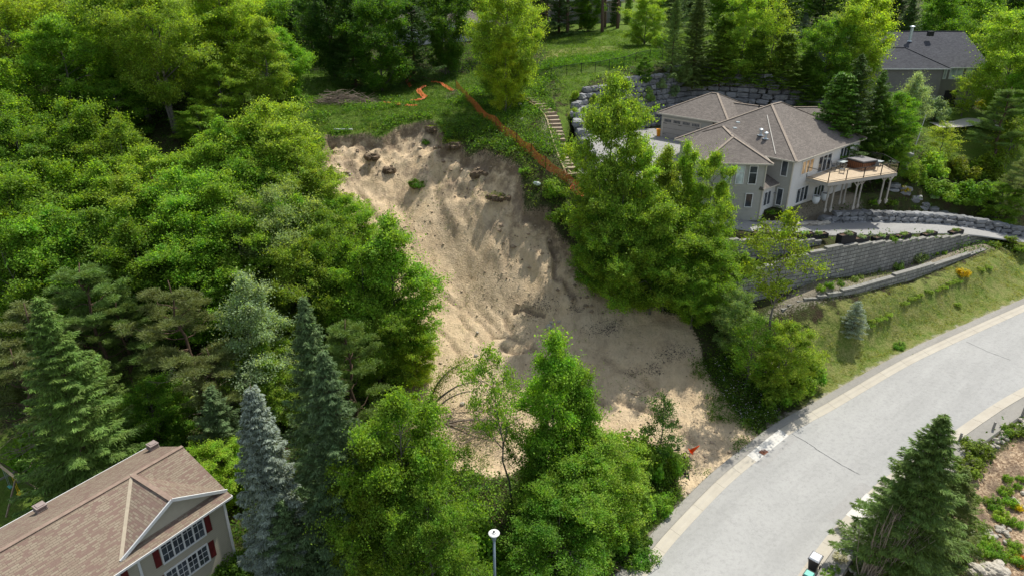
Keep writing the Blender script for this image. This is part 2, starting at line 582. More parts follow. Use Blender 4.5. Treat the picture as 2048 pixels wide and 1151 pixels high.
# drive and yard
DRV = smooth([px(1215,300,15.5), px(1200,340,14.9), px(1290,372,13.7), px(1400,418,12.2), px(1500,447,11.5), px(1650,455,10.5), px(1800,452,9.2), px(1920,456,8.2), px(2048,476,6.5)], 6)
e, f_ = np.array(DRV[-1]), np.array(DRV[-7])
DRV.append(e + (e - f_) * 1.2); DRV.append(e + (e - f_) * 3.0 + np.array([0, 4, 0]))
DRVC = DRV
YARD = [(8.2,70.5),(7.6,76),(7.2,82),(8.4,86.8),(11.8,89.8),(16,92.8),(21,96.8),(26,99.6),(31.4,98.2),(36,95.8),(42.3,96.1),(46.3,91.8),(47,80),(43,76),(40,78),(29,67.5),(19.5,66),(12,70)]
YH = 15.9
def yard_h(X, Y):
    h = 15.9 - 0.20 * np.maximum(0, 78 - Y)
    rr = np.maximum(0, (X - 40.5)) * 0.35
    return np.maximum(h - rr, 12.0)
# slide
RIM = [px(*q)[:2] for q in [(633,300,16),(652,272,16.6),(700,263,17.2),(762,252,18.2),(830,236,18.8),(868,237,18.8),(888,254,18.5),(932,268,18.3),(965,282,18),(1002,303,17.4),(1040,330,16.5),(1055,360,15.6),
   (1095,400,13.6),(1115,440,12),(1150,480,10.6),(1200,530,9),(1275,585,7.2),(1330,620,6.2),(1380,650,5),(1405,700,3.7),(1410,755,2.3),(1460,815,1.4),(1530,875,1.0),(1470,945,.6),(1385,1010,.3),
   (1340,940,.3),(1230,900,.2),(1070,930,.1),(980,960,-.2),(865,920,0),(800,800,.5),(790,690,2.5),(770,560,6.5),(700,470,9.7),(655,400,12.2),(628,350,14)]]
# terraces below the drive (three block walls)
TB_top = [px(*q) for q in [(1470,556,8.9),(1650,499,10.6),(1790,484,9.7),(1880,476,8.8),(1948,472,7.9),(1985,477,7.0)]]
TC_top = [px(*q) for q in [(1560,622,6.0),(1590,605,6.4),(1681,583,7.2),(1760,560,7.35),(1846,535,7.4),(1930,511,7.2),(1980,498,6.9)]]
TA_top = [px(*q) for q in [(1440,484,11.7),(1500,481,11.5),(1570,482,11.3),(1640,482,10.9)]]

_rng = np.random.default_rng(3)
def vnoise(X, Y, s, seed=0):
    """cheap smooth value noise"""
    rg = np.random.default_rng(seed)
    G = rg.random((64, 64))
    x, y = X / s, Y / s
    xi, yi = np.floor(x).astype(int), np.floor(y).astype(int)
    fx, fy = x - xi, y - yi
    fx, fy = fx * fx * (3 - 2 * fx), fy * fy * (3 - 2 * fy)
    g = lambda i, j: G[i % 64, j % 64]
    return (g(xi, yi) * (1 - fx) + g(xi + 1, yi) * fx) * (1 - fy) + (g(xi, yi + 1) * (1 - fx) + g(xi + 1, yi + 1) * fx) * fy - 0.5

def gpt(x, y):
    h = 5.0
    for _ in range(12):
        q = px(x, y, h); h = .5 * h + .5 * float(base_h(np.array([q[0]]), np.array([q[1]]))[0])
    return px(x, y, h)
GROOVES = [([gpt(*q) for q in l], wd, dp) for l, wd, dp in [
  ([(930,560),(948,590),(968,618),(985,642)], .32, .24), ([(948,560),(965,588),(990,622),(1004,640)], .30, .22), ([(968,556),(985,578),(1008,604)], .28, .2),
  ([(915,590),(930,618),(950,650),(960,668)], .25, .30), ([(1006,600),(1012,622),(1022,650)], .40, .28), ([(1028,590),(1052,594),(1070,600),(1088,606)], .35, .60),
  ([(985,652),(1020,655),(1052,668),(1070,680)], .35, .35), ([(1000,680),(1035,690),(1075,684)], .30, .3), ([(860,620),(885,655),(915,690)], .25, .25),
  ([(745,300),(760,335),(775,370),(800,420)], .35, .18), ([(700,330),(735,372),(770,420),(800,470)], .35, .35), ([(880,300),(872,340),(880,380),(905,440)], .4, .16),
  ([(1002,370),(1010,410),(1020,480)], .4, .18), ([(935,300),(930,350),(925,410)], .35, .14),
  ([(1190,700),(1230,735),(1290,760),(1330,790)], .5, .2), ([(1130,740),(1160,770),(1210,800)], .4, .35), ([(1240,800),(1290,815),(1350,850),(1390,880)], .4, .3),
  ([(1100,480),(1110,530),(1150,570)], .45, .4), ([(840,500),(880,545),(920,570)], .3, .3)]]
def grooves(X, Y):
    d_ = np.zeros(X.shape)
    jx, jy = X + vnoise(X, Y, 1.3, 81) * .5, Y + vnoise(X, Y, 1.3, 82) * .5
    for l, wd, dp in GROOVES:
        d, _ = pdist(l, jx, jy)
        d_ = np.maximum(d_, dp * np.clip(1 - d / wd, 0, 1) ** .8 * (1 + vnoise(X, Y, .8, 83)))
    return d_
def slide_sd(X, Y):
    s = sdist(RIM, X, Y)
    return s + vnoise(X, Y, 2.6, 11) * 1.1 + vnoise(X, Y, 0.9, 12) * 0.5

def side_of(line, X, Y):
    """signed distance to an open line: positive on the left of travel; with end clipping weight"""
    P = np.asarray(line, float)
    d = np.full(X.shape, 1e9); sg = np.ones(X.shape); h = np.zeros(X.shape); inn = np.zeros(X.shape, bool)
    for i, (a, c) in enumerate(zip(P[:-1], P[1:])):
        ab = c[:2] - a[:2]
        tt = ((X - a[0]) * ab[0] + (Y - a[1]) * ab[1]) / max(ab @ ab, 1e-9)
        t = np.clip(tt, 0, 1)
        q = np.hypot(X - a[0] - t * ab[0], Y - a[1] - t * ab[1])
        cr = ab[0] * (Y - a[1]) - ab[1] * (X - a[0])
        m = q < d
        d = np.where(m, q, d); sg = np.where(m, np.sign(cr), sg); h = np.where(m, a[2] + t * (c[2] - a[2]), h)
        ok = np.ones(X.shape, bool)
        if i == 0: ok &= tt > 0
        if i == len(P) - 2: ok &= tt < 1
        inn = np.where(m, ok, inn)
    return d * sg, h, inn

def T(X, Y, want=False):
    X = np.asarray(X, float); Y = np.asarray(Y, float)
    z = base_h(X, Y)
    rough = vnoise(X, Y, 7, 1) * 0.7 + vnoise(X, Y, 2.4, 2) * 0.22
    # terraces
    for line, drop0, wdt in ((TC_top, 1.35, 9.0), (TB_top, 3.0, 4.2)):
        drop = drop0 * (1 - .85 * np.clip((X - 40) / 13, 0, 1))
        s, h, inn = side_of(line, X, Y)
        lw = sm(s, -0.05, 0.15)
        fall = np.where(s > 0, h, h - drop)
        wgt = np.where(s > 0, sm(s, 5.0, 1.0) * 0 + (1 - sm(s, 2.0, 6.0)), 1 - sm(-s, 1.0, 5.0)) * inn
        z = z * (1 - wgt) + fall * wgt
        rough = rough * (1 - wgt * 0.8)
    # drive corridor
    d, h = pdist(DRVC, X, Y)
    wgt = 1 - sm(d, 2.9, 5.0)
    sB, hB, innB = side_of(TB_top, X, Y)
    wgt = np.where((sB < 0.3) & innB, 0, wgt)
    z = z * (1 - wgt) + (h - 0.05) * wgt; rough = rough * (1 - wgt)
    # yard cut into the hill
    ys = sdist(YARD, X, Y)
    wgt = sm(ys, -0.15, 0.35)
    z = z * (1 - wgt) + np.minimum(yard_h(X, Y), 99) * wgt; rough = rough * (1 - wgt)
    # land round the lower floor of the house
    hs = sdist([(17,63.5),(29,64.0),(46,77),(43,80),(33,76),(29,71),(19,67)], X, Y)
    wgt = sm(hs, -1.5, 1.0)
    z = z * (1 - wgt) + np.minimum(z, 12.45 - 0.06 * np.maximum(0, X - 30)) * wgt
    # road
    d, h = pdist(ROADC, X, Y)
    wgt = 1 - sm(d, ROADW / 2 + 2.2, ROADW / 2 + 6.0)
    z = z * (1 - wgt) + (h - 0.06) * wgt; rough = rough * (1 - sm(-d, -ROADW / 2 - 5, -ROADW / 2 - 1.5))
    # slide bowl
    s = slide_sd(X, Y)
    up = sm(Y, 52, 66)
    rimn = (vnoise(X, Y, 1.1, 21) + vnoise(X, Y, 0.5, 22) * .7) * sm(s, .2, 1.0) * (1 - sm(s, 2.0, 5.0)) * up
    cut = sm(s, 0.0, 0.55) * 1.15 * up - rimn * .9 + sm(s, 0.5, 9.0) * 1.6 * up + sm(s, 0, 2.0) * 0.15
    g1 = vnoise(X * 1.0 + Y * 0.35, Y * 0.22, 1.3, 5) * 0.9 + vnoise(X + Y * 0.3, Y * 0.3, 0.55, 6) * 0.35
    g2 = vnoise(X, Y, 3.2, 8) * 0.9 + vnoise(X, Y, 1.1, 9) * 0.5 + vnoise(X, Y, 0.5, 10) * 0.5 * (vnoise(X, Y, 4.0, 13) + .45)
    ins = sm(s, 0.0, 1.5)
    z = z - cut + ins * (g1 * up * sm(-s, -12, -1) * 0.65 + g2 * (0.28 + 0.12 * up))
    z = z + rough * (1 - ins)
    gv = grooves(X, Y) * (s > .1)
    z = z - gv
    if want == 'g': return gv
    if want:
        return z, s, ys, d
    return z

def hgt(x, y):
    return float(T(np.array([x]), np.array([y]))[0])

def ray(xp, yp):
    u, v = (xp - 1024) / FPX, (yp - 575.5) / FPX
    return np.array([u, CS - v * SN, -(SN + v * CS)])

_ts = np.linspace(22, 230, 1600)
def hit(xp, yp, up=0.0):
    """ground point whose height plus up is seen at that pixel (first crossing)"""
    r = ray(xp, yp)
    X, Y, Z = r[0] * _ts, r[1] * _ts, CAMZ + r[2] * _ts
    g = T(X, Y) + up
    below = np.nonzero(Z < g)[0]
    if len(below) == 0:
        i = int(np.argmin(Z - g))
    else:
        i = int(below[0])
    t = _ts[i]
    if i > 0 and len(below):
        a, c = (Z - g)[i - 1], (Z - g)[i]
        t = _ts[i - 1] + (_ts[i] - _ts[i - 1]) * a / (a - c)
    x, y = r[0] * t, r[1] * t
    return Vector((x, y, hgt(x, y)))

# ------------------------------------------------------------------ ground sheet
def axis(segs):
    out = []
    for a, c, st in segs:
        out += list(np.arange(a, c, st))
    return np.array(out)
gx = axis([(-400,-130,20),(-130,-60,1.2),(-60,-24,0.6),(-24,26,0.2),(26,62,0.4),(62,120,1.0),(120,401,20)])
gy = axis([(-60,10,6),(10,36,0.6),(36,84,0.2),(84,100,0.4),(100,150,0.8),(150,280,4),(280,700,30)])
GX, GY = np.meshgrid(gx, gy)
GZ, GS, GYD, GRD = T(GX, GY, True)
far = np.clip((np.hypot(GX, GY - 80) - 200) / 200, 0, 1)
GZ = GZ * (1 - far) + 24 * far
ny, nx = GX.shape
me = bpy.data.meshes.new('ground')
co = np.stack([GX, GY, GZ], 2).reshape(-1, 3).astype('f')
idx = np.arange(nx * ny).reshape(ny, nx)
qd = np.stack([idx[:-1, :-1], idx[:-1, 1:], idx[1:, 1:], idx[1:, :-1]], 2).reshape(-1, 4)
me.vertices.add(len(co)); me.vertices.foreach_set('co', co.ravel())
me.loops.add(qd.size); me.loops.foreach_set('vertex_index', qd.ravel().astype('i'))
me.polygons.add(len(qd)); me.polygons.foreach_set('loop_start', (np.arange(len(qd)) * 4).astype('i'))
me.polygons.foreach_set('use_smooth', np.ones(len(qd), bool))
me.update(calc_edges=True)
def fattr(name, arr):
    a = me.attributes.new(name, 'FLOAT', 'POINT')
    a.data.foreach_set('value', arr.astype('f').ravel())
fattr('slide', GS)
fattr('groove', T(GX, GY, 'g'))
LAWN1 = [px(*q)[:2] for q in [(1590,660,5),(1700,612,5.8),(1850,560,6.2),(1975,512,6.6),(2100,480,6.2),(2200,520,5),(2048,610,4.5),(1850,720,2.8),(1660,830,1.6),(1600,790,2.2)]]
LAWN2 = [px(*q)[:2] for q in [(1060,30,24.5),(1120,215,20),(1060,205,19.8),(1130,330,16.5),(1190,290,18),(1135,185,21.5),(1240,150,22),(1390,130,22.5),(1500,150,21),(1640,200,19),(1660,230,18),(1690,160,20),(1600,60,22),(1400,20,24)]]
LAWN3 = [(-38,92),(-26,79),(-16,79.5),(-6,81),(2,80),(5,84),(4,100),(-6,112),(-30,116),(-42,106)]
LAWN4 = [(-36,30),(-24,44),(-36,47),(-50,44),(-50,28)]
LAWN5 = [(52,84),(68,84),(72,100),(58,100)]
lawn = np.maximum.reduce([sdist(q, GX, GY) for q in (LAWN1, LAWN2, LAWN3, LAWN4, LAWN5)])
fattr('lawn', lawn)
RB = offset(RL, ROADW + 3.1)
MULCH = [tuple(p[:2]) for p in RB[10:]] + [(120, 20), (60, 5), (14, 8)]
fattr('mulch', sdist(MULCH, GX, GY))
dryness = np.maximum(sdist(LAWN1, GX, GY) > -2, 0) * 0.55 + np.clip(1 - np.hypot((GX - 7) / 14, (GY - 118) / 7), 0, 1) * 1.6
fattr('dry', dryness)
DIRT = [px(*q)[:2] for q in [(1540,590,8),(1620,545,8.2),(1700,555,7.6),(1850,500,7.6),(1975,486,7),(1985,500,6.9),(1930,512,7.2),(1846,536,7.4),(1681,585,7.2),(1560,625,6)]]
DIRT2 = [(27,64.0),(31,64.5),(41,73),(38,77),(30,69)]
DIRT3 = [px(*q)[:2] for q in [(1085,235,18.6),(1105,250,18),(1135,330,16),(1150,375,14.6),(1120,350,15),(1080,290,17.4)]]
DIRT4 = [px(*q)[:2] for q in [(590,90,20),(640,100,20),(600,125,19.7),(560,115,19.7)]]
fattr('dirt', np.maximum.reduce([sdist(q, GX, GY) for q in (DIRT, DIRT2, DIRT3, DIRT4)]))
fattr('kerbdist', GRD - (ROADW / 2))

b = NB('ground')
c = b.co()
n_big = b.noise(0.18, 5, 0.6, c); n_mid = b.noise(0.9, 6, 0.65, c); n_fine = b.noise(6, 6, 0.7, c); n_micro = b.noise(26, 4, 0.7, c)
forest = b.mix(b.rng(n_mid, 0.35, 0.65), (0.045, 0.034, 0.02), (0.05, 0.075, 0.018))
forest = b.mix(b.rng(n_fine, 0.5, 0.75, 0, 0.6), forest, (0.11, 0.085, 0.05))
g1 = b.mix(b.rng(n_fine, 0.3, 0.7), (0.055, 0.11, 0.012), (0.12, 0.20, 0.025))
g1 = b.mix(b.rng(n_mid, 0.4, 0.7, 0, 0.5), g1, (0.14, 0.15, 0.045))
straw = b.mix(b.rng(n_fine, 0.3, 0.7), (0.26, 0.235, 0.085), (0.40, 0.345, 0.16))
dr = b.math('MULTIPLY', b.attr('dry'), b.rng(b.math('ADD', b.math('MULTIPLY', n_mid, 0.6), b.math('MULTIPLY', n_fine, 0.5)), 0.40, 0.68), clamp=True)
g1 = b.mix(dr, g1, straw)
k = b.mix(b.rng(b.math('ADD', b.attr('lawn'), b.rng(n_mid, 0.3, 0.7, -1.2, 1.2)), -0.4, 0.6), forest, g1)
dirtc = b.mix(b.rng(n_fine, 0.3, 0.7), (0.20, 0.17, 0.12), (0.36, 0.32, 0.25))
k = b.mix(b.rng(b.math('ADD', b.attr('dirt'), b.rng(n_fine, 0.3, 0.7, -0.7, 0.7)), -0.2, 0.4, 0, 0.85), k, dirtc)
# mulch bed: coarse wood chips
chips = b.n('ShaderNodeTexVoronoi'); chips.inputs['Scale'].default_value = 9; b.l(c, chips.inputs['Vector'])
sepc = b.n('ShaderNodeSeparateColor'); b.l(chips.outputs['Color'], sepc.inputs[0])
mul = b.mix(sepc.outputs[0], (0.19, 0.12, 0.07), (0.58, 0.44, 0.29))
mul = b.mix(b.rng(n_mid, 0.42, 0.62, 0, 0.75), mul, (0.13, 0.095, 0.07))
k = b.mix(b.rng(b.math('ADD', b.attr('mulch'), b.rng(n_fine, 0.3, 0.7, -0.4, 0.4)), -0.1, 0.3), k, mul)
# sand of the slide
sand = b.mix(b.rng(n_mid, 0.3, 0.7), (0.56, 0.415, 0.25), (0.69, 0.54, 0.345))
sand = b.mix(b.rng(n_big, 0.4, 0.65, 0, 0.6), sand, (0.62, 0.50, 0.345))
sand = b.mix(b.rng(b.noise(2.2, 8, 0.75, b.mapv(c, (1.2, 0.5, 1), (0, 0, 0.35))), 0.54, 0.68, 0, 0.45), sand, (0.28, 0.21, 0.14))
sand = b.mix(b.rng(n_fine, 0.60, 0.76, 0, 0.45), sand, (0.26, 0.20, 0.135))
rill = b.noise(1.6, 6, 0.7, b.mapv(c, (2.6, 0.28, 1), (0, 0, 0.45)), 0.4)
sand = b.mix(b.math('MULTIPLY', b.rng(rill, 0.54, 0.61, 0, 0.38), b.rng(n_big, 0.42, 0.58)), sand, (0.30, 0.23, 0.155))
warp = b.n('ShaderNodeVectorMath', operation='ADD'); b.l(b.mapv(c, (1.0, .38, 1), (0, 0, -0.6)), warp.inputs[0])
wn = b.n('ShaderNodeTexNoise'); wn.inputs['Scale'].default_value = 0.9; wn.inputs['Detail'].default_value = 5; b.l(c, wn.inputs['Vector']); b.l(wn.outputs['Color'], warp.inputs[1])
fis = b.vor(0.75, warp.outputs[0], 'DISTANCE_TO_EDGE')
fm_ = b.math('MULTIPLY', b.rng(fis, 0.0, 0.035, 1, 0), b.rng(b.noise(0.33, 3, 0.5, c), 0.50, 0.60))
sand = b.mix(b.math('MULTIPLY', fm_, 0.12), sand, (0.16, 0.12, 0.08))
sand = b.mix(b.rng(b.noise(0.7, 9, 0.78, b.mapv(c, (1, .6, 1), (0, 0, .5)), .5), 0.52, 0.64, 0, 0.5), sand, (0.37, 0.275, 0.18))
sand = b.mix(b.rng(b.noise(3.4, 8, 0.8, c, .3), 0.56, 0.68, 0, 0.6), sand, (0.25, 0.19, 0.13))
# dark loam under the turf rim, and damp patches
loam = b.mix(b.rng(n_fine, 0.3, 0.7), (0.06, 0.042, 0.028), (0.17, 0.125, 0.085))
sl_d = b.attr('slide')
hz = b.n('ShaderNodeSeparateXYZ'); b.l(c, hz.inputs[0])
sand = b.mix(b.rng(b.math('ADD', b.attr('groove'), b.rng(n_fine, 0.3, 0.7, -0.12, 0.12)), 0.06, 0.34, 0, 0.7), sand, (0.17, 0.125, 0.085))
rimw = b.math('MULTIPLY', b.rng(b.math('ADD', sl_d, b.rng(n_mid, 0.3, 0.7, -0.9, 0.9)), 0.15, 1.3, 1, 0), b.rng(hz.outputs[2], 3.5, 9.0))
sand = b.mix(b.math('MULTIPLY', rimw, 0.8), sand, loam)
gouge = b.noise(0.42, 7, 0.7, b.mapv(c, (1, 0.7, 1), (0, 0, 0.5)))
sand = b.mix(b.math('MULTIPLY', b.rng(gouge, 0.50, 0.64, 0, 0.8), b.rng(hz.outputs[2], 7.0, 13.0, 0.35, 1)), sand, (0.22, 0.165, 0.115))
k2 = b.mix(b.rng(b.math('ADD', sl_d, b.rng(n_fine, 0.3, 0.7, -0.35, 0.35)), -0.1, 0.15), k, sand)
# beaten verge beside the kerb
vg = b.mix(b.rng(n_fine, 0.3, 0.7), (0.30, 0.26, 0.20), (0.45, 0.41, 0.33))
k2 = b.mix(b.math('MULTIPLY', b.rng(b.math('ADD', b.attr('kerbdist'), b.rng(n_mid, 0.3, 0.7, -0.5, 0.5)), 1.5, 1.9, 1, 0), 0.85), k2, vg)
hb = b.math('ADD', b.math('MULTIPLY', b.math('ADD', n_mid, b.math('SUBTRACT', b.math('MULTIPLY', rill, 0.5), b.math('MULTIPLY', fm_, 0.1))), 1.0), b.math('ADD', b.math('MULTIPLY', n_fine, 0.5), b.math('MULTIPLY', n_micro, 0.15)))
b.principled(k2, 0.95, 0, 0.1, b.bump(hb, 0.9, 0.28))
me.materials.append(b.m)
ground = bpy.data.objects.new('ground', me); COL.objects.link(ground)
tag(ground, kind='structure')

# ------------------------------------------------------------------ paved surfaces
def asphalt(name, c1, c2, patch=0.3):
    b = NB(name)
    c = b.co()
    k = b.mix(b.rng(b.noise(0.25, 5, 0.6, c), 0.3, 0.7), c1, c2)
    k = b.mix(b.rng(b.noise(1.1, 5, 0.65, b.mapv(c, (1, 1, 1))), 0.5, 0.75, 0, patch), k, tuple(x * 0.78 for x in c1))
    k = b.mix(b.rng(b.noise(45, 3, 0.7, c), 0.35, 0.7, 0, 0.55), k, tuple(min(1, x * 1.6) for x in c2))
    k = b.mix(b.rng(b.noise(0.5, 6, 0.7, b.mapv(b.mapv(c, (1, 1, 1), (0, 0, -0.68)), (0.10, 0.9, 1))), 0.40, 0.66, 0, 0.4), k, tuple(x * 0.74 for x in c1))
    k = b.mix(b.rng(b.noise(3.5, 7, 0.75, c), 0.48, 0.72, 0, 0.55), k, tuple(x * 0.76 for x in c1))
    b.principled(k, 0.9, 0, 0.25, b.bump(b.noise(60, 3, 0.7, c), 0.25, 0.01))
    return b.m
M['asphalt'] = asphalt('worn_asphalt', (0.285, 0.285, 0.272), (0.33, 0.328, 0.312))
M['asphalt_path'] = asphalt('old_asphalt_strip', (0.22, 0.212, 0.19), (0.28, 0.265, 0.235))
M['asphalt_drive'] = asphalt('drive_asphalt', (0.235, 0.232, 0.225), (0.275, 0.272, 0.26), 0.2)
def kerb_mat():
    b = NB('kerb_concrete')
    c = b.co()
    k = b.mix(b.rng(b.noise(0.8, 5, 0.65, c), 0.3, 0.7), (0.40, 0.365, 0.30), (0.47, 0.435, 0.36))
    k = b.mix(b.rng(b.noise(12, 5, 0.7, c), 0.5, 0.8, 0, 0.5), k, (0.38, 0.33, 0.26))
    uv = b.co('UV')
    b.principled(k, 0.9, 0, 0.2, b.bump(b.noise(40, 4, 0.7, c), 0.25, 0.01))
    return b.m
M['kerb'] = kerb_mat()

def strip(name, line, prof, mat, i0=0, i1=None):
    """sweep a cross profile [(sideways, up)...] along the line"""
    L = [np.asarray(p, float) for p in line][i0:i1]
    V, F = [], []
    offs = [offset(L, d) for d, z in prof]
    n = len(prof)
    for i in range(len(L)):
        for j, (d, z) in enumerate(prof):
            q = offs[j][i]
            V.append((q[0], q[1], q[2] + z))
    for i in range(len(L) - 1):
        for j in range(n - 1):
            a = i * n + j
            F.append((a, a + 1, a + n + 1, a + n))
    return mesh_obj(name, V, F, mat)
RLd = smooth(RL[::3], 10)
tag(strip('road', RLd, [(0.0, 0.0), (ROADW * .25, 0.05), (ROADW * .5, 0.07), (ROADW * .75, 0.05), (ROADW, 0.0)], M['asphalt']), kind='structure')
kp = [(0.0, -0.05), (0.0, 0.012), (-0.36, 0.03), (-0.52, 0.085), (-0.80, 0.095), (-0.82, -0.1)]
tag(strip('kerb', RLd, kp, M['kerb']), kind='structure')
tag(strip('kerb', RLd, [(ROADW - d, z) for d, z in kp][::-1], M['kerb']), kind='structure')
tag(strip('path', RLd, [(-0.822, 0.085), (-1.5, 0.085), (-1.65, -0.1)], M['asphalt_path']), kind='structure')
tag(strip('path', RLd, [(ROADW + .822, 0.085), (ROADW + 2.0, 0.11), (ROADW + 2.1, -0.1)], M['asphalt_path']), kind='structure')
tag(strip('driveway', smooth(DRV[::3], 10), [(-2.55, -0.1), (-2.5, 0.02), (-1.2, 0.05), (0, 0.06), (1.2, 0.05), (2.5, 0.02), (2.55, -0.1)], M['asphalt_drive']), kind='structure')
# yard paving as a fitted sheet
yx, yy = np.meshgrid(np.arange(7, 30, 0.5), np.arange(68, 92, 0.5))
yz = yard_h(yx, yy) + 0.05
ysd = sdist(YARD, yx, yy)
idy = -np.ones(yx.shape, int); V = []; F = []
for i in range(yx.shape[0]):
    for j in range(yx.shape[1]):
        if ysd[i, j] > 0.5:
            idy[i, j] = len(V); V.append((yx[i, j], yy[i, j], yz[i, j]))
for i in range(yx.shape[0] - 1):
    for j in range(yx.shape[1] - 1):
        q = (idy[i, j], idy[i, j + 1], idy[i + 1, j + 1], idy[i + 1, j])
        if min(q) >= 0: F.append(q)
tag(mesh_obj('driveway', V, F, M['asphalt_drive']), kind='structure')
# neighbour's drive
nd = smooth([px(1862,238,16.6), px(1905,238,16.6), px(1960,238,16.4), px(2048,250,15.8), px(2140,270,15)], 6)
nd = [np.array([p[0], p[1], hgt(p[0], p[1])]) for p in nd]
tag(strip('driveway', nd, [(-2.6, 0.0), (-1.5, .12), (0, .14), (1.5, .12), (2.6, 0.0)], simple('pale_gravel', (0.50, 0.47, 0.42), 0.95, 0.15, 8, bs=40)), kind='structure')
# paving seam across the road, and patches beside the gutters
seam = MB()
def on_road(i, d, z=0.0):
    q = offset(RLd, d)[i]
    t = d / ROADW
    return (q[0], q[1], q[2] + 0.07 * (1 - (2 * t - 1) ** 2) ** 0.8 + z)
# ------------------------------------------------------------------ building helpers
def unit(a):
    a = np.asarray(a, float)
    return a / np.linalg.norm(a)

def shift(root):
    """parts are modelled in place, then moved into the frame of their root"""
    L = root.location
    done = set()
    def go(o):
        if o.type == 'MESH' and o.data.name not in done:
            done.add(o.data.name)
            o.data.transform(Matrix.Translation(-L))
        for ch in o.children: go(ch)
    for ch in root.children: go(ch)

class Wall:
    """a vertical wall plane through p running along u; out is its outer normal"""
    def __init__(s, p, u):
        s.p = np.asarray(p, float)[:2]; s.u = unit(np.asarray(u, float)[:2])
        s.o = np.array([s.u[1], -s.u[0]])
    def pick(s, xp, yp):
        r = ray(xp, yp)
        t = (s.p @ s.o) / (r[:2] @ s.o)
        q = r * t
        return float((q[:2] - s.p) @ s.u), float(CAMZ + q[2])
    def at(s, a, h, out=0.0):
        q = s.p + s.u * a + s.o * out
        return (q[0], q[1], h)

def window(root, W, a0, h0, a1, h1, panes=1, grid=None, frame='white_trim', glass='glass', name='window', fw=0.08, widths=None, mid=None):
    fb, pb = MB(), MB()
    ang = math.atan2(W.u[1], W.u[0])
    w_, h_ = a1 - a0, h1 - h0
    def blk(mb, ac, hc, dw, dh, out, dep):
        mb.box(W.at(ac, hc, out), (dw, dep, dh), ang)
    blk(fb, (a0 + a1) / 2, h0 - fw / 2, w_ + 2 * fw, fw, 0.03, 0.09)
    blk(fb, (a0 + a1) / 2, h1 + fw / 2, w_ + 2 * fw, fw, 0.03, 0.09)
    blk(fb, a0 - fw / 2, (h0 + h1) / 2, fw, h_, 0.03, 0.088)
    blk(fb, a1 + fw / 2, (h0 + h1) / 2, fw, h_, 0.03, 0.088)
    pw = w_ / panes
    for i in range(1, panes):
        blk(fb, a0 + pw * i, (h0 + h1) / 2, fw, h_, 0.028, 0.084)
    if mid:
        blk(fb, (a0 + a1) / 2, h0 + h_ * mid, w_, 0.045, 0.022, 0.07)
    if grid:
        for i in range(panes):
            for c_ in range(1, grid[0]):
                blk(fb, a0 + pw * i + pw * c_ / grid[0], (h0 + h1) / 2, 0.022, h_, 0.02, 0.05)
        for r_ in range(1, grid[1]):
            blk(fb, (a0 + a1) / 2, h0 + h_ * r_ / grid[1], w_, 0.022, 0.018, 0.045)
    f = fb.build(name, M[frame], root)
    blk(pb, (a0 + a1) / 2, (h0 + h1) / 2, w_, h_, 0.004, 0.02)
    pb.build('pane', M[glass], f)
    return f

def win_px(root, W, bl, tr, **kw):
    a0, h0 = W.pick(*bl); a1, h1 = W.pick(*tr)
    return window(root, W, a0, h0, a1, h1, **kw)

def frame2(o, ang):
    c_, s_ = math.cos(ang), math.sin(ang)
    return lambda x, y, z=0.0: (o[0] + x * c_ - y * s_, o[1] + x * s_ + y * c_, z)

def hip_roof(root, fr, x0, x1, y0, y1, ze, pitch, mat, gable=(0, 0), trim='cream_trim', name='roof', capm=None, fascia=0.16, zoff=0.0):
    """roof on a rectangle in frame fr; gable=(low end, high end) along the ridge"""
    alongx = (x1 - x0) >= (y1 - y0)
    hw = ((y1 - y0) if alongx else (x1 - x0)) / 2
    zr = ze + hw * pitch
    g0, g1 = (0 if g else hw for g in gable)
    if alongx:
        ra, rb = (x0 + g0, (y0 + y1) / 2), (x1 - g1, (y0 + y1) / 2)
    else:
        ra, rb = ((x0 + x1) / 2, y0 + g0), ((x0 + x1) / 2, y1 - g1)
    c4 = [(x0, y0), (x1, y0), (x1, y1), (x0, y1)]
    V = [fr(a, b_, ze + zoff) for a, b_ in c4] + [fr(*ra, zr), fr(*rb, zr)] + [fr(a, b_, ze - fascia) for a, b_ in c4]
    if alongx:
        F = [(0, 1, 5, 4), (1, 2, 5), (2, 3, 4, 5), (3, 0, 4)]
    else:
        F = [(0, 1, 4), (1, 2, 5, 4), (2, 3, 5), (3, 0, 4, 5)]
    F += [(6, 9, 8, 7)]
    F += [(0, 6, 7, 1), (1, 7, 8, 2), (2, 8, 9, 3), (3, 9, 6, 0)]
    r = mesh_obj(name, V, F, [mat, M[trim]], root, fm=[0] * 4 + [1] * 5)
    # eave gutter band, and ridge and hip caps
    g = MB()
    for i in range(4):
        a, b_ = Vector(V[i]), Vector(V[(i + 1) % 4])
        g.bar(a - Vector((0, 0, fascia * .45)), b_ - Vector((0, 0, fascia * .45)), 0.10, fascia * 0.9)
    g.build('gutter', M[trim], r)
    cp = MB()
    caps = [(4, 5)]
    if alongx:
        if g0: caps += [(0, 4), (3, 4)]
        if g1: caps += [(1, 5), (2, 5)]
    else:
        if g0: caps += [(0, 4), (1, 4)]
        if g1: caps += [(2, 5), (3, 5)]
    for i, j in caps:
        a, b_ = Vector(V[i]), Vector(V[j])
        cp.bar(a + Vector((0, 0, 0.02)), b_ + Vector((0, 0, 0.02)), 0.26, 0.05)
    cp.build('ridge_cap', capm or mat, r)
    return r, zr

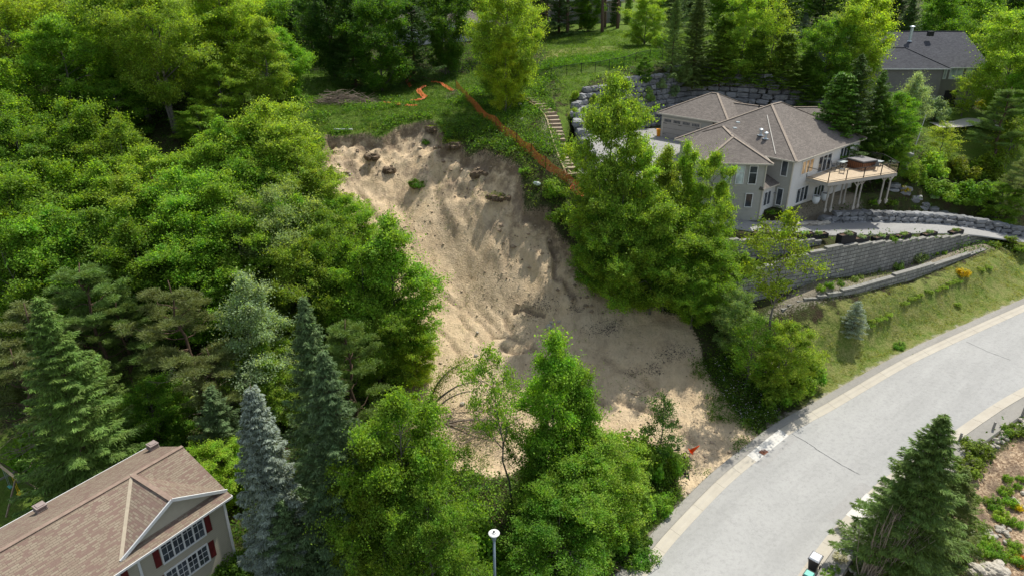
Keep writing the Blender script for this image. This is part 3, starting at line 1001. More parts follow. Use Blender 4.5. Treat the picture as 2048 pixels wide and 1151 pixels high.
def walls(root, fr, x0, x1, y0, y1, z0, z1, mat, name='wall'):
    c4 = [(x0, y0), (x1, y0), (x1, y1), (x0, y1)]
    V = [fr(a, b_, z0) for a, b_ in c4] + [fr(a, b_, z1) for a, b_ in c4]
    F = [(0, 1, 5, 4), (1, 2, 6, 5), (2, 3, 7, 6), (3, 0, 4, 7), (4, 5, 6, 7)]
    return mesh_obj(name, V, F, mat, root)

def corner_trim(root, pts, z0, z1, mat, s=0.12):
    for x, y in pts:
        mb = MB(); mb.box((x, y, (z0 + z1) / 2), (s, s, z1 - z0)); mb.build('corner_trim', mat, root)

def vent_pipe(root, p, r=0.12, h=0.7, mat='galv', name='vent_pipe'):
    mb = MB()
    mb.box((p[0], p[1], p[2] + 0.02), (0.55, 0.55, 0.06))
    mb.lathe((p[0], p[1], p[2]), [(r * 1.5, 0), (r, 0.15), (r, h), (r * 1.8, h), (r * 1.8, h + 0.10), (r * 0.6, h + 0.2)], 12)
    return mb.build(name, M[mat], root)

capg = simple('shingle_cap', (0.27, 0.225, 0.18), 0.9, 0.15)
# ================================================================== main grey house
H = empty('house', (28, 68, 12.4))
tag(H, 'large grey two-storey house with hipped brown shingle roof and raised wooden deck', 'house')
axis_f = lambda x, y, z=0.0: (x, y, z)
ANG = math.atan2(0.676, 0.737)
A = (28.1, 66.5)
f2 = frame2(A, ANG)
ZE = 17.6
fw1 = frame2((18.75, 66.25), math.radians(-5))
hip_roof(H, fw1, 0, 6.8, 0, 12.2, ZE, 0.55, M['roof_grey'], capm=capg)
hip_roof(H, f2, 0, 16.6, 0, 14.4, ZE, 0.54, M['roof_grey'], capm=capg, zoff=0.004)
hip_roof(H, axis_f, 28.5, 41.8, 81.4, 89.6, ZE - 0.01, 0.52, M['roof_grey'], capm=capg)
walls(H, fw1, .5, 6.3, .5, 11.7, 11.6, ZE - 0.12, M['siding_grey'])
W2 = walls(H, f2, 0.5, 16.1, 0.5, 13.9, 11.6, ZE - 0.12, M['siding_grey'])
W2.name = 'wall'
walls(H, axis_f, 29.0, 41.3, 81.9, 89.1, 12.0, ZE - 0.13, M['siding_grey'])
# the deck front of the big wing is pale siding
Wf = Wall(f2(0.5, 0.5), f2(1, 0)[:2] - np.array(f2(0, 0)[:2]))
mesh_obj('pale_siding_wall', [Wf.at(0.0, 11.6, .012), Wf.at(15.6, 11.6, .012), Wf.at(15.6, ZE - .13, .012), Wf.at(0.0, ZE - .13, .012)], [(0, 1, 2, 3)], M['siding_white'], H)
Wl = Wall(f2(0.5, 13.9), np.array(f2(0, 0)[:2]) - np.array(f2(0, 1)[:2]))
Ws = Wall(fw1(.5, .5), (math.cos(math.radians(-5)), math.sin(math.radians(-5))))
# lean-to bay between the wings
f3 = frame2((25.0, 66.35), ANG)
walls(H, f3, 0, 3.4, 0, 3.0, 11.6, 15.0, M['siding_white'], 'bay_wall')
V = [f3(-.35, -.4, 15.0), f3(3.4, -.4, 15.0), f3(3.0, 2.6, 16.3), f3(.3, 2.6, 16.3), f3(-.35, -.4, 14.85), f3(3.4, -.4, 14.85), f3(-.2, 2.6, 14.85), f3(3.4, 2.6, 14.85)]
br = mesh_obj('bay_roof', V, [(0, 1, 2, 3), (0, 4, 5, 1), (4, 6, 7, 5), (0, 3, 6, 4), (1, 5, 7, 2)], [M['roof_grey'], M['cream_trim']], H, fm=[0, 1, 1, 0, 0])
Wb = Wall(f3(0, 0), f3(1, 0)[:2] - np.array(f3(0, 0)[:2]))
win_px(H, Wb, (1525, 412), (1542, 381), panes=2)
# windows on the axis-aligned front
for cx, g in ((1455.7, 'glass_curtain'), (1480.8, 'glass_curtain'), (1506.5, 'glass')):
    a, _ = Ws.pick(cx, 345)
    window(H, Ws, a - .34, 15.45, a + .34, 17.2, mid=0.62, glass=g)
a0, h0 = Ws.pick(1489, 413); a1, h1 = Ws.pick(1505, 388)
window(H, Ws, a0, h0, a1, h1, glass='glass')
win_px(H, Wf, (1601, 349.5), (1628, 316.5), panes=3, glass='glass_warm')
win_px(H, Wf, (1633, 346), (1664, 306), panes=3, name='patio_door')
win_px(H, Wf, (1677, 321), (1701, 290.5), panes=3)
win_px(H, Wf, (1589.5, 407), (1617, 370), panes=3)
win_px(H, Wf, (1625, 398), (1649, 367), panes=3, name='patio_door')
win_px(H, Wl, (1561.5, 350), (1577.5, 322))
win_px(H, Wl, (1551.5, 408), (1566.5, 379))
corner_trim(H, [f2(.49, .49)[:2], f2(16.11, .49)[:2], fw1(.49, .49)[:2], fw1(6.31, .49)[:2]], 11.7, ZE - .2, M['cream_trim'])
# roof pieces
def on_roof(xp, yp, fr_ang, org, ze, pitch, face):
    """pixel onto a roof plane rising from eave line org in direction face"""
    r = ray(xp, yp)
    f = np.asarray(face, float)
    # z = ze + ((P-org).f)*pitch
    t = (ze - CAMZ - (np.asarray(org[:2]) @ f) * pitch) / (r[2] - (r[:2] @ f) * pitch)
    q = r * t
    return (q[0], q[1], CAMZ + q[2])
inl = np.array([math.cos(ANG), math.sin(ANG)])
for q in ((1521, 271), (1531, 278)):
    vent_pipe(H, on_roof(*q, 0, A, ZE, .54, inl), 0.13, 0.55)
vent_pipe(H, on_roof(1655.5, 240, 0, (30, 81.4), ZE, .52, (0, 1)), 0.11, 0.6)
for q in ((1475.5, 246.5), (1469.5, 258)):
    p = on_roof(*q, 0, (18.6, 66), ZE, .55, (1, 0))
    mb = MB(); mb.box((p[0], p[1], p[2] + .09), (.35, .4, .12)); mb.build('roof_vent', M['galv'], H)
for a_, b_ in (((1733.7 - 30, 262.5), (1692, 235)),):
    pass
# valley flashing strips
def strip_on(p, q, w_, mat, name, root, lift=0.05):
    mb = MB(); mb.bar(Vector(p) + Vector((0, 0, lift)), Vector(q) + Vector((0, 0, lift)), w_, 0.03); return mb.build(name, mat, root)
strip_on(on_roof(1551, 309, 0, A, ZE, .54, inl), on_roof(1534, 231, 0, A, ZE, .54, inl), .09, M['post_grey'], 'valley_flashing', H, 0.05)

# deck
DZ = 15.25
Bc = f2(15.9, .5)
L_ = f2(3.9, .5)
dpoly = [L_[:2], px(1655.7, 365.5, DZ)[:2], px(1794.4, 345, DZ)[:2], (41.3, 75.2), Bc[:2]]
dk = MB()
n = len(dpoly)
dk.add([(x, y, DZ) for x, y in dpoly] + [(x, y, DZ - .07) for x, y in dpoly], [tuple(range(n)), tuple(range(2 * n - 1, n - 1, -1))] + [(i, i + n, (i + 1) % n + n, (i + 1) % n) for i in range(n)])
b = NB('deck_boards')
uv = b.co('UV'); sp = b.n('ShaderNodeSeparateXYZ'); b.l(b.mapv(uv, (1, 1, 1), (0, 0, -math.atan2(.40, .916))), sp.inputs[0])
fr = b.math('FRACT', b.math('DIVIDE', sp.outputs[1], 0.14))
k = b.mix(b.rng(b.noise(2, 5, .6, uv), .3, .7), (0.44, 0.35, 0.24), (0.54, 0.44, 0.31))
k = b.mix(b.rng(fr, 0, .09, .8, 0), k, (0.12, 0.08, 0.05))
b.principled(k, .8, 0, .2)
deck = dk.build('deck', b.m, H)
rim = MB()
for i in range(n - 1):
    p, q = dpoly[i], dpoly[i + 1]
    rim.bar((p[0], p[1], DZ - .23), (q[0], q[1], DZ - .23), .07, .30)
fl, frr = np.array(dpoly[1]), np.array(dpoly[2])
for k_ in range(9):
    t = (k_ + .5) / 9
    q = fl + (frr - fl) * t
    r_ = np.array(L_[:2]) + (np.array(Bc[:2]) - np.array(L_[:2])) * t
    rim.bar((q[0], q[1], DZ - .2), (r_[0], r_[1], DZ - .2), .05, .22)
rim.build('rim_joist', M['post_grey'], deck)
posts = [(1650, 417.5), (1661, 416.7), (1706, 412.6), (1715, 408.5), (1759, 401), (1772, 399.4), (1679, 402), (1687, 401)]
for i, q in enumerate(posts):
    g = px(q[0], q[1], 12.0)
    mb = MB()
    mb.box((g[0], g[1], (11.6 + DZ - .25) / 2), (.14, .14, DZ - .25 - 11.6))
    d = unit(frr - fl)
    if i < 6:
        for s_ in (-1, 1):
            mb.bar((g[0], g[1], DZ - 1.1), (g[0] + d[0] * .7 * s_, g[1] + d[1] * .7 * s_, DZ - .38), .08)
    mb.box((g[0], g[1], 11.9), (.26, .26, .3))
    mb.build('post', M['post_grey'], deck)
rl, gl = MB(), MB()
runs = [(dpoly[0], dpoly[1], 1), (dpoly[1], dpoly[2], 4), (dpoly[2], dpoly[3], 2), (dpoly[3], dpoly[4], 1)]
for p, q, m in runs:
    p, q = np.array(p), np.array(q)
    for i in range(m + 1):
        r_ = p + (q - p) * i / m
        rl.box((r_[0], r_[1], DZ + .54), (.075, .075, 1.08))
    rl.bar((*p, DZ + 1.06), (*q, DZ + 1.06), .07, .05)
    rl.bar((*p, DZ + .12), (*q, DZ + .12), .04, .04)
    for i in range(m):
        a_, b_ = p + (q - p) * (i + .06) / m, p + (q - p) * (i + .94) / m
        gl.bar((*a_, DZ + .58), (*b_, DZ + .58), .012, .84)
rr = rl.build('railing', M['black'], deck)
gl.build('glass_panel', M['rail_glass'], rr)
shift(H)

# hot tub
hc = [np.array(px(x, y, DZ + 1.0)) for x, y in ((1695.4, 316.9), (1718.5, 309.4), (1752.3, 318.5), (1735, 327.6))]
cc = sum(hc) / 4
hu = unit((hc[3] - hc[0])[:2]); ha = math.atan2(hu[1], hu[0])
TB = empty('hot_tub', (cc[0], cc[1], DZ), ha)
tag(TB, 'square brown hot tub with closed grey folding cover on the wooden deck', 'hot tub')
mb = MB(); mb.box((0, 0, .42), (2.05, 2.05, .82))
cab = mb.build('cabinet', M['tub_wood'], TB)
mb = MB()
for k_ in range(-4, 5):
    mb.box((k_ * .25, -1.035, .42), (.02, .02, .78)); mb.box((-1.035, k_ * .25, .42), (.02, .02, .78)); mb.box((1.035, k_ * .25, .42), (.02, .02, .78))
mb.build('panel_joint', M['black'], cab)
mb = MB(); mb.box((0, 0, .87), (2.16, 2.16, .10)); mb.build('rim', M['black'], TB)
mb = MB(); mb.box((-.54, 0, .985), (1.06, 2.14, .12)); mb.box((.54, 0, .985), (1.06, 2.14, .12)); mb.build('cover', M['tub_cover'], TB)

def patio_chair(x, y, rz, label):
    t = empty('patio_chair', (x, y, DZ), rz)
    tag(t, label, 'chair', 'chairs on the deck')
    mb = MB(); mb.box((0, 0, .42), (.5, .5, .04)); mb.build('seat', M['grey_fabric'], t)
    mb = MB(); mb.bar((0, .24, .44), (0, .36, .95), .5, .03); mb.build('backrest', M['grey_fabric'], t)
    for sx in (-1, 1):
        for sy in (-1, 1):
            mb = MB(); mb.bar((sx * .23, sy * .23, 0), (sx * .23, sy * .23, .42), .03); mb.build('leg', M['black'], t)
        mb = MB(); mb.bar((sx * .26, -.22, .62), (sx * .26, .26, .64), .03); mb.bar((sx * .26, -.22, .42), (sx * .26, -.22, .62), .03); mb.build('armrest', M['black'], t)
    return t
def patio_table(x, y, w_, l_, rz, label, hh=.72):
    t = empty('patio_table', (x, y, DZ), rz)
    tag(t, label, 'table', 'tables on the deck')
    mb = MB(); mb.box((0, 0, hh), (w_, l_, .04)); mb.build('tabletop', M['cushion'], t)
    for sx in (-1, 1):
        for sy in (-1, 1):
            mb = MB(); mb.bar((sx * (w_ / 2 - .06), sy * (l_ / 2 - .06), 0), (sx * (w_ / 2 - .06), sy * (l_ / 2 - .06), hh), .04); mb.build('leg', M['black'], t)
q = px(1682, 336, DZ); patio_table(q[0], q[1], 1.1, .8, ANG, 'small pale topped patio table between the hot tub and the patio door')
q = px(1667, 340, DZ); patio_chair(q[0], q[1], ANG + .3, 'grey patio chair left of the pale patio table, by the patio door')
q = px(1683, 346, DZ); patio_chair(q[0], q[1], ANG + 3.4, 'grey patio chair on the railing side of the pale patio table')
q = px(1756, 331, DZ); patio_table(q[0], q[1], .8, .8, ANG, 'low pale side table between hot tub and far railing', .5)
q = px(1748, 340, DZ); patio_chair(q[0], q[1], ANG + 2.6, 'grey patio chair in front of the hot tub near the corner railing')

def pot(x, y, z, label):
    t = empty('plant_pot', (x, y, z)); tag(t, label, 'plant pot', 'white pots by the lower patio door')
    mb = MB(); mb.lathe((0, 0, 0), [(.22, 0), (.36, .25), (.42, .55), (.38, .78), (.42, .84), (.36, .84), (.34, .74)], 20)
    mb.build('bowl', M['pot'], t, smooth=True)
    mb = MB(); mb.lathe((0, 0, 0), [(.345, .70), (.345, .76)], 16); mb.build('soil', M['bark_brown'], t)
q = px(1630.5, 406, 12.5); pot(q[0], q[1], 12.45, 'white glazed urn at the outer side of the lower patio door')
q = px(1648, 400, 12.5); pot(q[0], q[1], 12.45, 'white glazed urn under the deck beside the deck posts')

# ================================================================== garage
G = empty('garage', (24, 84, 15.9))
tag(G, 'grey double garage with hipped brown roof behind the large grey house', 'garage')
G0 = np.array([18.0, 86.3]); G1 = np.array([24.9, 79.1])
gu = unit(G1 - G0); gang = math.atan2(gu[1], gu[0])
fg = frame2(G0, gang)
GE = 18.95
hip_roof(G, fg, 0, 10.0, 0, 9.2, GE, .52, M['roof_grey'], capm=capg)
walls(G, fg, .45, 7.6, .5, 8.7, 15.4, GE - .1, M['siding_grey'])
walls(G, fg, 7.6, 9.7, 1.7, 8.7, 15.4, GE - .11, M['siding_grey'], 'side_wall')
hip_roof(G, fg, 4.5, 15.0, 2.6, 8.2, GE + .02, .5, M['roof_grey'], capm=capg, name='link_roof')
walls(G, fg, 9.6, 14.6, 3.2, 7.6, 15.4, GE - .12, M['siding_grey'], 'link_wall')
Wg = Wall(fg(.45, .5), gu)
a0, h1 = Wg.pick(1327.4, 238); a1, _ = Wg.pick(1401.5, 249)
h0 = 15.97; h1 = h0 + 2.35
gd = MB(); gd.box(Wg.at((a0 + a1) / 2, (h0 + h1) / 2, .02), (a1 - a0, .05, h1 - h0), gang)
door = gd.build('garage_door', simple('garage_door_paint', (0.33, 0.30, 0.27), .6, .05), G)
gt = MB()
for s_ in (a0 - .06, a1 + .06): gt.box(Wg.at(s_, (h0 + h1) / 2, .03), (.12, .08, h1 - h0), gang)
gt.box(Wg.at((a0 + a1) / 2, h1 + .06, .03), (a1 - a0 + .24, .08, .12), gang)
gt.build('door_frame', M['cream_trim'], door)
gp = MB(); gw = MB(); gh = MB()
for k_ in range(1, 4): gp.box(Wg.at((a0 + a1) / 2, h0 + (h1 - h0) * k_ / 4, .046), (a1 - a0, .01, .02), gang)
gp.build('panel_joint', M['black'], door)
for k_ in range(4):
    ac = a0 + (a1 - a0) * (k_ + .5) / 4
    for j in range(5):
        gw.box(Wg.at(ac - .40 + j * .2, h1 - .28, .05), (.15, .012, .32), gang)
gw.build('window', M['glass'], door)
for ac in (a0 + .3, (a0 + a1) / 2 - .2, a1 - .3):
    gh.box(Wg.at(ac, h1 - .62, .055), (.5, .02, .05), gang); gh.box(Wg.at(ac, h0 + .4, .055), (.5, .02, .05), gang)
gh.build('handle', M['black'], door)
vent_pipe(G, tuple(np.array(fg(11.3, 4.0, GE + .75))), .05, .9, 'black')
shift(G)
q = px(1318, 272, 15.95)
t = empty('storage_bin', (q[0], q[1], 15.95), gang); tag(t, 'amber yellow plastic bin on the drive beside the garage door', 'bin')
mb = MB(); mb.lathe((0, 0, 0), [(.36, 0), (.46, .75), (.50, .78)], 4); mb.build('body', M['amber'], t)
mb = MB(); mb.lathe((0, 0, 0), [(.52, .78), (.52, .84), (.2, .9)], 4); mb.build('lid', M['amber'], t)

# ================================================================== dark house, upper right
D = empty('house', (66, 105, 17.8))
tag(D, 'dark taupe house with charcoal shingle roof standing among trees at the top right', 'house')
DE = 22.6
y0 = 101.5
def XatY(xp, yp, Y):
    r = ray(xp, yp); t = Y / r[1]; return r[0] * t
xr, xl = XatY(1986, 130, y0), XatY(1892, 131, y0)
hip_roof(D, axis_f, xl - 14, xr, y0, y0 + 17, DE, .5, M['roof_black'], gable=(1, 1), trim='white_trim')
hip_roof(D, axis_f, xl - 13, xl + 0.1, y0 - 1.2, y0 + 8, DE - .02, .52, M['roof_black'], gable=(0, 0), trim='white_trim', name='lower_roof')
zr = DE + 8.5 * .5
walls(D, axis_f, xl - 13.3, xr - .7, y0 + .6, y0 + 16.4, 17.0, DE - .1, M['siding_dark'])
# gable infill
mesh_obj('gable_wall', [(xr - .72, y0 + .6, DE - .12), (xr - .72, y0 + 16.4, DE - .12), (xr - .72, y0 + 8.5, zr - .35)], [(0, 1, 2)], M['siding_dark'], D)
walls(D, axis_f, xl - 12.5, xl - .6, y0 - .7, y0 + 5, 17.0, DE - .12, M['siding_dark'], 'side_wall')
Wd = Wall((xl - 13.3, y0 + .6), (1, 0))
for (bl, tr, p) in (((1898, 156.5), (1926.5, 135.5), 2), ((1930, 156.2), (1946, 135), 1), ((1886, 156.5), (1894.5, 135.5), 1)):
    win_px(D, Wd, bl, tr, panes=p, glass='glass_curtain', fw=.14)
a0, h0 = Wd.pick(1885, 203); a1, h1 = Wd.pick(1915, 181)
mb = MB(); mb.box(Wd.at((a0 + a1) / 2, h1 - 1.3, .02), (a1 - a0, .06, 2.6)); mb.build('garage_door', M['dark_plastic'], D)
vent_pipe(D, (XatY(1824, 60, y0 + 6), y0 + 6, DE + 3), .22, 2.0)
mb = MB(); q = on_roof(1860, 72, 0, (xl - 13, y0 - 1.2), DE, .52, (0, 1)); mb.box((q[0], q[1], q[2] + .3), (.7, .7, .7)); mb.build('roof_vent', M['black'], D)
shift(D)

# ================================================================== tan-roofed house, bottom left
E = empty('house', (-25, 30, -.8))
tag(E, 'beige house with tan shingle roof, dark red shutters and swing set behind it', 'house')
EE = 4.5
e0 = np.array(px(464, 990.7, EE)[:2]); e1 = np.array(px(240, 1141.7, EE)[:2])
eu = unit(e0 - e1); eang = math.atan2(eu[1], eu[0])
fe = frame2(e0, eang)                     # x runs along the eave towards the far corner, y to the back of the house
DEP = 9.1
r, ezr = hip_roof(E, fe, -26, 0, 0, DEP, EE, .42, M['roof_tan'], gable=(1, 1), trim='white_trim', capm=simple('tan_cap', (0.24, 0.175, 0.135), .9, .2))
walls(E, fe, -25.6, -.35, .45, DEP - .4, -1.6, EE - .12, M['siding_beige'])
mesh_obj('gable_wall', [fe(-.37, .45, EE - .13), fe(-.37, DEP - .4, EE - .13), fe(-.37, DEP / 2, ezr - .3)], [(0, 1, 2)], M['siding_beige'], E)
# front cross gable with its triangular wall set back over a strip of roof
We = Wall(fe(-25.6, .45), eu)
gl_, gr_ = -6.55, -.15
gm = (gl_ + gr_) / 2
gy = .75
gz0 = EE + gy * .42 + .02
gpk = gz0 + (gr_ - gl_) / 2 * .50
back = (gpk - EE) / .42
bl_ = fe(gl_, gy - .35, gz0 - .10); br_ = fe(gr_, gy - .35, gz0 - .10)
yb = max(gy + .1, (gz0 - EE) / .42)
V = [fe(gl_ - .25, gy - .3, gz0 - .16), fe(gm, gy - .3, gpk), fe(gm, back, gpk), fe(gr_ + .15, gy - .3, gz0 - .13), fe(gl_ - .25, gy - .3, gz0 - .30), fe(gm, gy - .3, gpk - .15), fe(gr_ + .15, gy - .3, gz0 - .27)]
mesh_obj('gable_roof', V, [(0, 1, 2), (1, 3, 2)], M['roof_tan'], E)
gt = MB()
gt.bar(V[0], V[1], .07, .2); gt.bar(V[1], V[3], .07, .2)
gt.build('gable_trim', M['white_trim'], E)
mesh_obj('gable_wall', [fe(gl_ + .1, gy, gz0 - .1), fe(gr_ - .2, gy, gz0 - .1), fe(gm, gy, gpk - .12)], [(0, 1, 2)], simple('beige_gable_panel', (0.38, 0.36, 0.29), .7, .05), E)
strip_on(V[0], V[2], .2, simple('tan_valley', (0.36, 0.31, 0.23), .8, .1), 'valley_flashing', E, .04)
cp = MB(); cp.bar(Vector(V[1]) + Vector((0, 0, .02)), Vector(V[2]) + Vector((0, 0, .02)), .3, .05); cp.build('ridge_cap', bpy.data.materials['tan_cap'], E)
for q in ((307, 897), (83, 1021)):
    r_ = ray(*q)
    # on the rear slope, just behind the ridge
    n2 = np.array([-eu[1], eu[0]])
    o2 = np.array(fe(0, DEP)[:2])
    t_ = (EE - CAMZ - (o2 @ -n2) * .42) / (r_[2] - (r_[:2] @ -n2) * .42)
    p = r_ * t_; p[2] += CAMZ
    mb = MB()
    mb.box((p[0], p[1], p[2] + .16), (.42, .42, .34), eang, 0)
    for k_ in range(4): mb.box((p[0], p[1], p[2] + .10 + k_ * .085), (.62 - .02 * k_, .62 - .02 * k_, .045), eang, 0)
    mb.box((p[0], p[1], p[2] + .43), (.60, .60, .05), eang, 0)
    mb.box((p[0], p[1], p[2] + .47), (.40, .40, .05), eang, 0)
    mb.build('roof_vent', simple('taupe_vent_metal', (0.27, 0.22, 0.20), .5, .1), E)
def shut(W, ac, h0, h1):
    mb = MB(); mb.box(W.at(ac, (h0 + h1) / 2, .03), (.36, .05, h1 - h0), eang)
    for j in (0, 1): mb.box(W.at(ac, h0 + (h1 - h0) * (.27 + .46 * j), .058), (.25, .02, (h1 - h0) * .36), eang)
    mb.build('shutter', M['shutter'], E)
a1, hh = We.pick(409.5, 1067); a0, _ = We.pick(330, 1128)
b0, _ = We.pick(325, 1125)
uh0 = hh - .02; uh1 = EE - .22
window(E, We, a0, uh0, a1, uh1, panes=4, grid=(2, 3), fw=.09)
shut(We, a0 - .33, uh0, uh1); shut(We, a1 + .33, uh0, uh1)
lh1 = uh0 - .75; lh0 = lh1 - 1.25
a0b, a1b = a0 - .1, a1 - .1
window(E, We, a0b, lh0, a1b, lh1, panes=4, grid=(2, 3), fw=.09)
shut(We, a1b + .33, lh0, lh1); shut(We, a0b - .33, lh0, lh1)
window(E, We, a0 - 3.6, uh0, a0 - 2.5, uh1, panes=1, grid=(2, 3), fw=.09); shut(We, a0 - 2.17, uh0, uh1)
mb = MB(); mb.box(We.at(a0 - 1.35, (EE - 2.6) / 2, .03), (.14, .1, EE + 2.2), eang); mb.build('corner_trim', M['white_trim'], E)
mb = MB(); mb.box(We.at(25.2, 1.4, .03), (.14, .1, 6), eang); mb.build('corner_trim', M['white_trim'], E)
shift(E)
# ------------------------------------------------------------------ leaves and trees
def leaf_obj_mesh(name, C, Nrm, L, Wd, mat, jit=0.55, droop=0.0, A=None, fold=0.0):
    """one small four-cornered leaf at every centre; Nrm preferred face normal"""
    n = len(C)
    rg = R
    nn = Nrm + rg.normal(0, jit, (n, 3))
    nn /= np.linalg.norm(nn, axis=1)[:, None] + 1e-9
    if A is None:
        a = rg.normal(0, 1, (n, 3))
    else:
        a = A + rg.normal(0, 0.35, (n, 3))
    a[:, 2] -= droop
    a -= (a * nn).sum(1)[:, None] * nn
    a /= np.linalg.norm(a, axis=1)[:, None] + 1e-9
    b_ = np.cross(nn, a)
    s = rg.uniform(0.7, 1.3, (n, 1))
    l, w_ = L * s / 2, Wd * s / 2
    v = np.empty((n, 4, 3), 'f')
    v[:, 0] = C - a * l
    v[:, 1] = C + b_ * w_ - a * l * .1
    v[:, 2] = C + a * l
    v[:, 3] = C - b_ * w_ - a * l * .1
    v[:, 2, 2] -= (fold * l)[:, 0]
    me = bpy.data.meshes.new(name)
    me.vertices.add(n * 4); me.vertices.foreach_set('co', v.reshape(-1))
    me.loops.add(n * 4); me.loops.foreach_set('vertex_index', np.arange(n * 4, dtype='i'))
    me.polygons.add(n); me.polygons.foreach_set('loop_start', np.arange(0, n * 4, 4, dtype='i'))
    me.update(calc_edges=True)
    me.materials.append(mat)
    return me

def wiggle(p, q, n, amp, sag=0.0):
    P = []
    for i in range(n + 1):
        t = i / n
        o = R.normal(0, amp, 3) * math.sin(math.pi * t) if 0 < i < n else np.zeros(3)
        P.append(p + (q - p) * t + o + np.array([0, 0, -sag * math.sin(math.pi * t)]))
    return P

def envelope(kind, t):
    """crown radius (0..1) at height share t of the crown"""
    if kind == 'round': return math.sqrt(max(0.03, 1 - (2 * t - 0.9) ** 2)) if t > 0 else .4
    if kind == 'ovoid': return max(0.35, math.sin(math.pi * min(1, (t * 0.80 + .14))) ** 0.6)
    if kind == 'column': return max(0.32, min(1, 1.7 * (1.02 - t)) * min(1, .55 + t * 1.5))
    if kind == 'vase': return 0.35 + .65 * math.sin(math.pi * min(1, t * .75 + .08))
    return 1.0

def broad_tree(H, Rc, env='ovoid', base=0.2, nl=20, sub=6, leaves=26000, leaf=0.19, lean=0.0, trunks=1, flat=0.22, spray=0.75, bark='bark_grey', tr=None, open_=0.0, drop=0.0):
    """tapered trunk, limbs, twigs and sprays of leaves; returns (wood mesh, crown mesh)"""
    wood = MB()
    tips = []
    tr = tr or H * 0.014
    for k in range(trunks):
        az0 = R.uniform(0, 6.28)
        sp = 0 if trunks == 1 else Rc * .35
        top = np.array([math.cos(az0) * sp + lean * H, math.sin(az0) * sp, H * (0.97 if trunks == 1 else R.uniform(.82, .97))])
        b0 = np.array([math.cos(az0) * sp * .12, math.sin(az0) * sp * .12, -0.6])
        P = wiggle(b0, top, 9, H * 0.012)
        rad = [max(0.015, tr * (1 - (i / 9) * .93) * (1.0 if trunks == 1 else .75)) for i in range(10)]
        rad[0] *= 1.35
        wood.tube(P, rad, 7)
        def tp(t):
            f = t * 9; i = min(8, int(f)); return P[i] + (P[i + 1] - P[i]) * (f - i)
        nn = nl if trunks == 1 else max(6, int(nl / trunks * 1.3))
        for i in range(nn):
            t = (i + R.uniform(.1, .9)) / nn
            hf = base + (1 - base) * t * .98
            az = az0 + i * 2.4 + R.uniform(-.5, .5)
            r = Rc * envelope(env, t) * R.uniform(.55, 1.22) * (1 if trunks == 1 else .8)
            p0 = tp(max(0.03, hf - 0.10 * (1 - t) - .03))
            up = (0.55 + .6 * t) * r * R.uniform(.5, 1.4)
            q = tp(min(1, hf)) * np.array([1, 1, 0]) + np.array([math.cos(az) * r, math.sin(az) * r, hf * H * .95 + up * .42 - r * .16])
            if t > .96: q = np.array([top[0], top[1], H])
            LP = wiggle(p0, q, 4, r * .05, -r * .08)
            r0 = max(.02, tr * .42 * (1 - t * .7))
            wood.tube(LP, [r0, r0 * .75, r0 * .5, r0 * .32, .012], 5)
            if R.random() < open_: continue
            for j in range(sub):
                s = .30 + .72 * (j + R.uniform(0, .9)) / sub
                f = min(3.999, s * 4); ii = int(f)
                c = LP[ii] + (LP[min(4, ii + 1)] - LP[ii]) * min(1, (f - ii)) if s < 1 else LP[4]
                side = (1 if j % 2 else -1)
                a2 = az + side * R.uniform(.4, 1.3)
                l2 = r * R.uniform(.16, .42) * (1.25 - s * .5) + .15
                c2 = c + np.array([math.cos(a2) * l2, math.sin(a2) * l2, R.uniform(-.45, .75) * l2 - drop * l2])
                wood.tube([c, (c + c2) / 2 + R.normal(0, .03, 3), c2], [r0 * .28 + .008, .012, .006], 4, cap=False)
                tips.append((c2, a2)); tips.append(((c + c2) / 2, a2))
            tips.append((LP[4], az))
    nt_ = len(tips)
    per = leaves // nt_
    T0 = np.array([t[0] for t in tips]); az = np.array([t[1] for t in tips])
    m = per
    C = np.repeat(T0, m, 0)
    AZ = np.repeat(az, m)
    sz = np.repeat(np.exp(R.normal(0, .38, nt_)), m) * spray * .50
    g = R.normal(0, 1, (nt_ * m, 3))
    pn = np.tile([0, 0, 1.0], (nt_, 1)) + R.normal(0, .7, (nt_, 3)); pn /= np.linalg.norm(pn, axis=1)[:, None]
    PN = np.repeat(pn, m, 0)
    ax = np.stack([np.cos(AZ), np.sin(AZ), np.zeros(len(AZ))], 1)
    off = g + ax * (g * ax).sum(1)[:, None] * .45
    off -= PN * (off * PN).sum(1)[:, None] * (1 - flat * 1.6)
    off[:, 2] -= (g[:, 0] ** 2 + g[:, 1] ** 2) * drop * .35
    C = C + off * sz[:, None]
    N0 = np.tile(np.array([0, 0, 1.0]), (len(C), 1))
    rad_ = C.copy(); rad_[:, 2] = 0; rad_ /= np.linalg.norm(rad_, axis=1)[:, None] + .3
    N0 = N0 * .55 + PN * .7 + rad_ * .35
    cm = leaf_obj_mesh('crown', C, N0, leaf, leaf * .72, M['leaf'], .75, .25)
    wm = bpy.data.meshes.new('trunk'); wm.from_pydata([tuple(map(float, q)) for q in wood.v], [], wood.f)
    wm.materials.append(M[bark]); wm.polygons.foreach_set('use_smooth', [True] * len(wm.polygons))
    return wm, cm, None

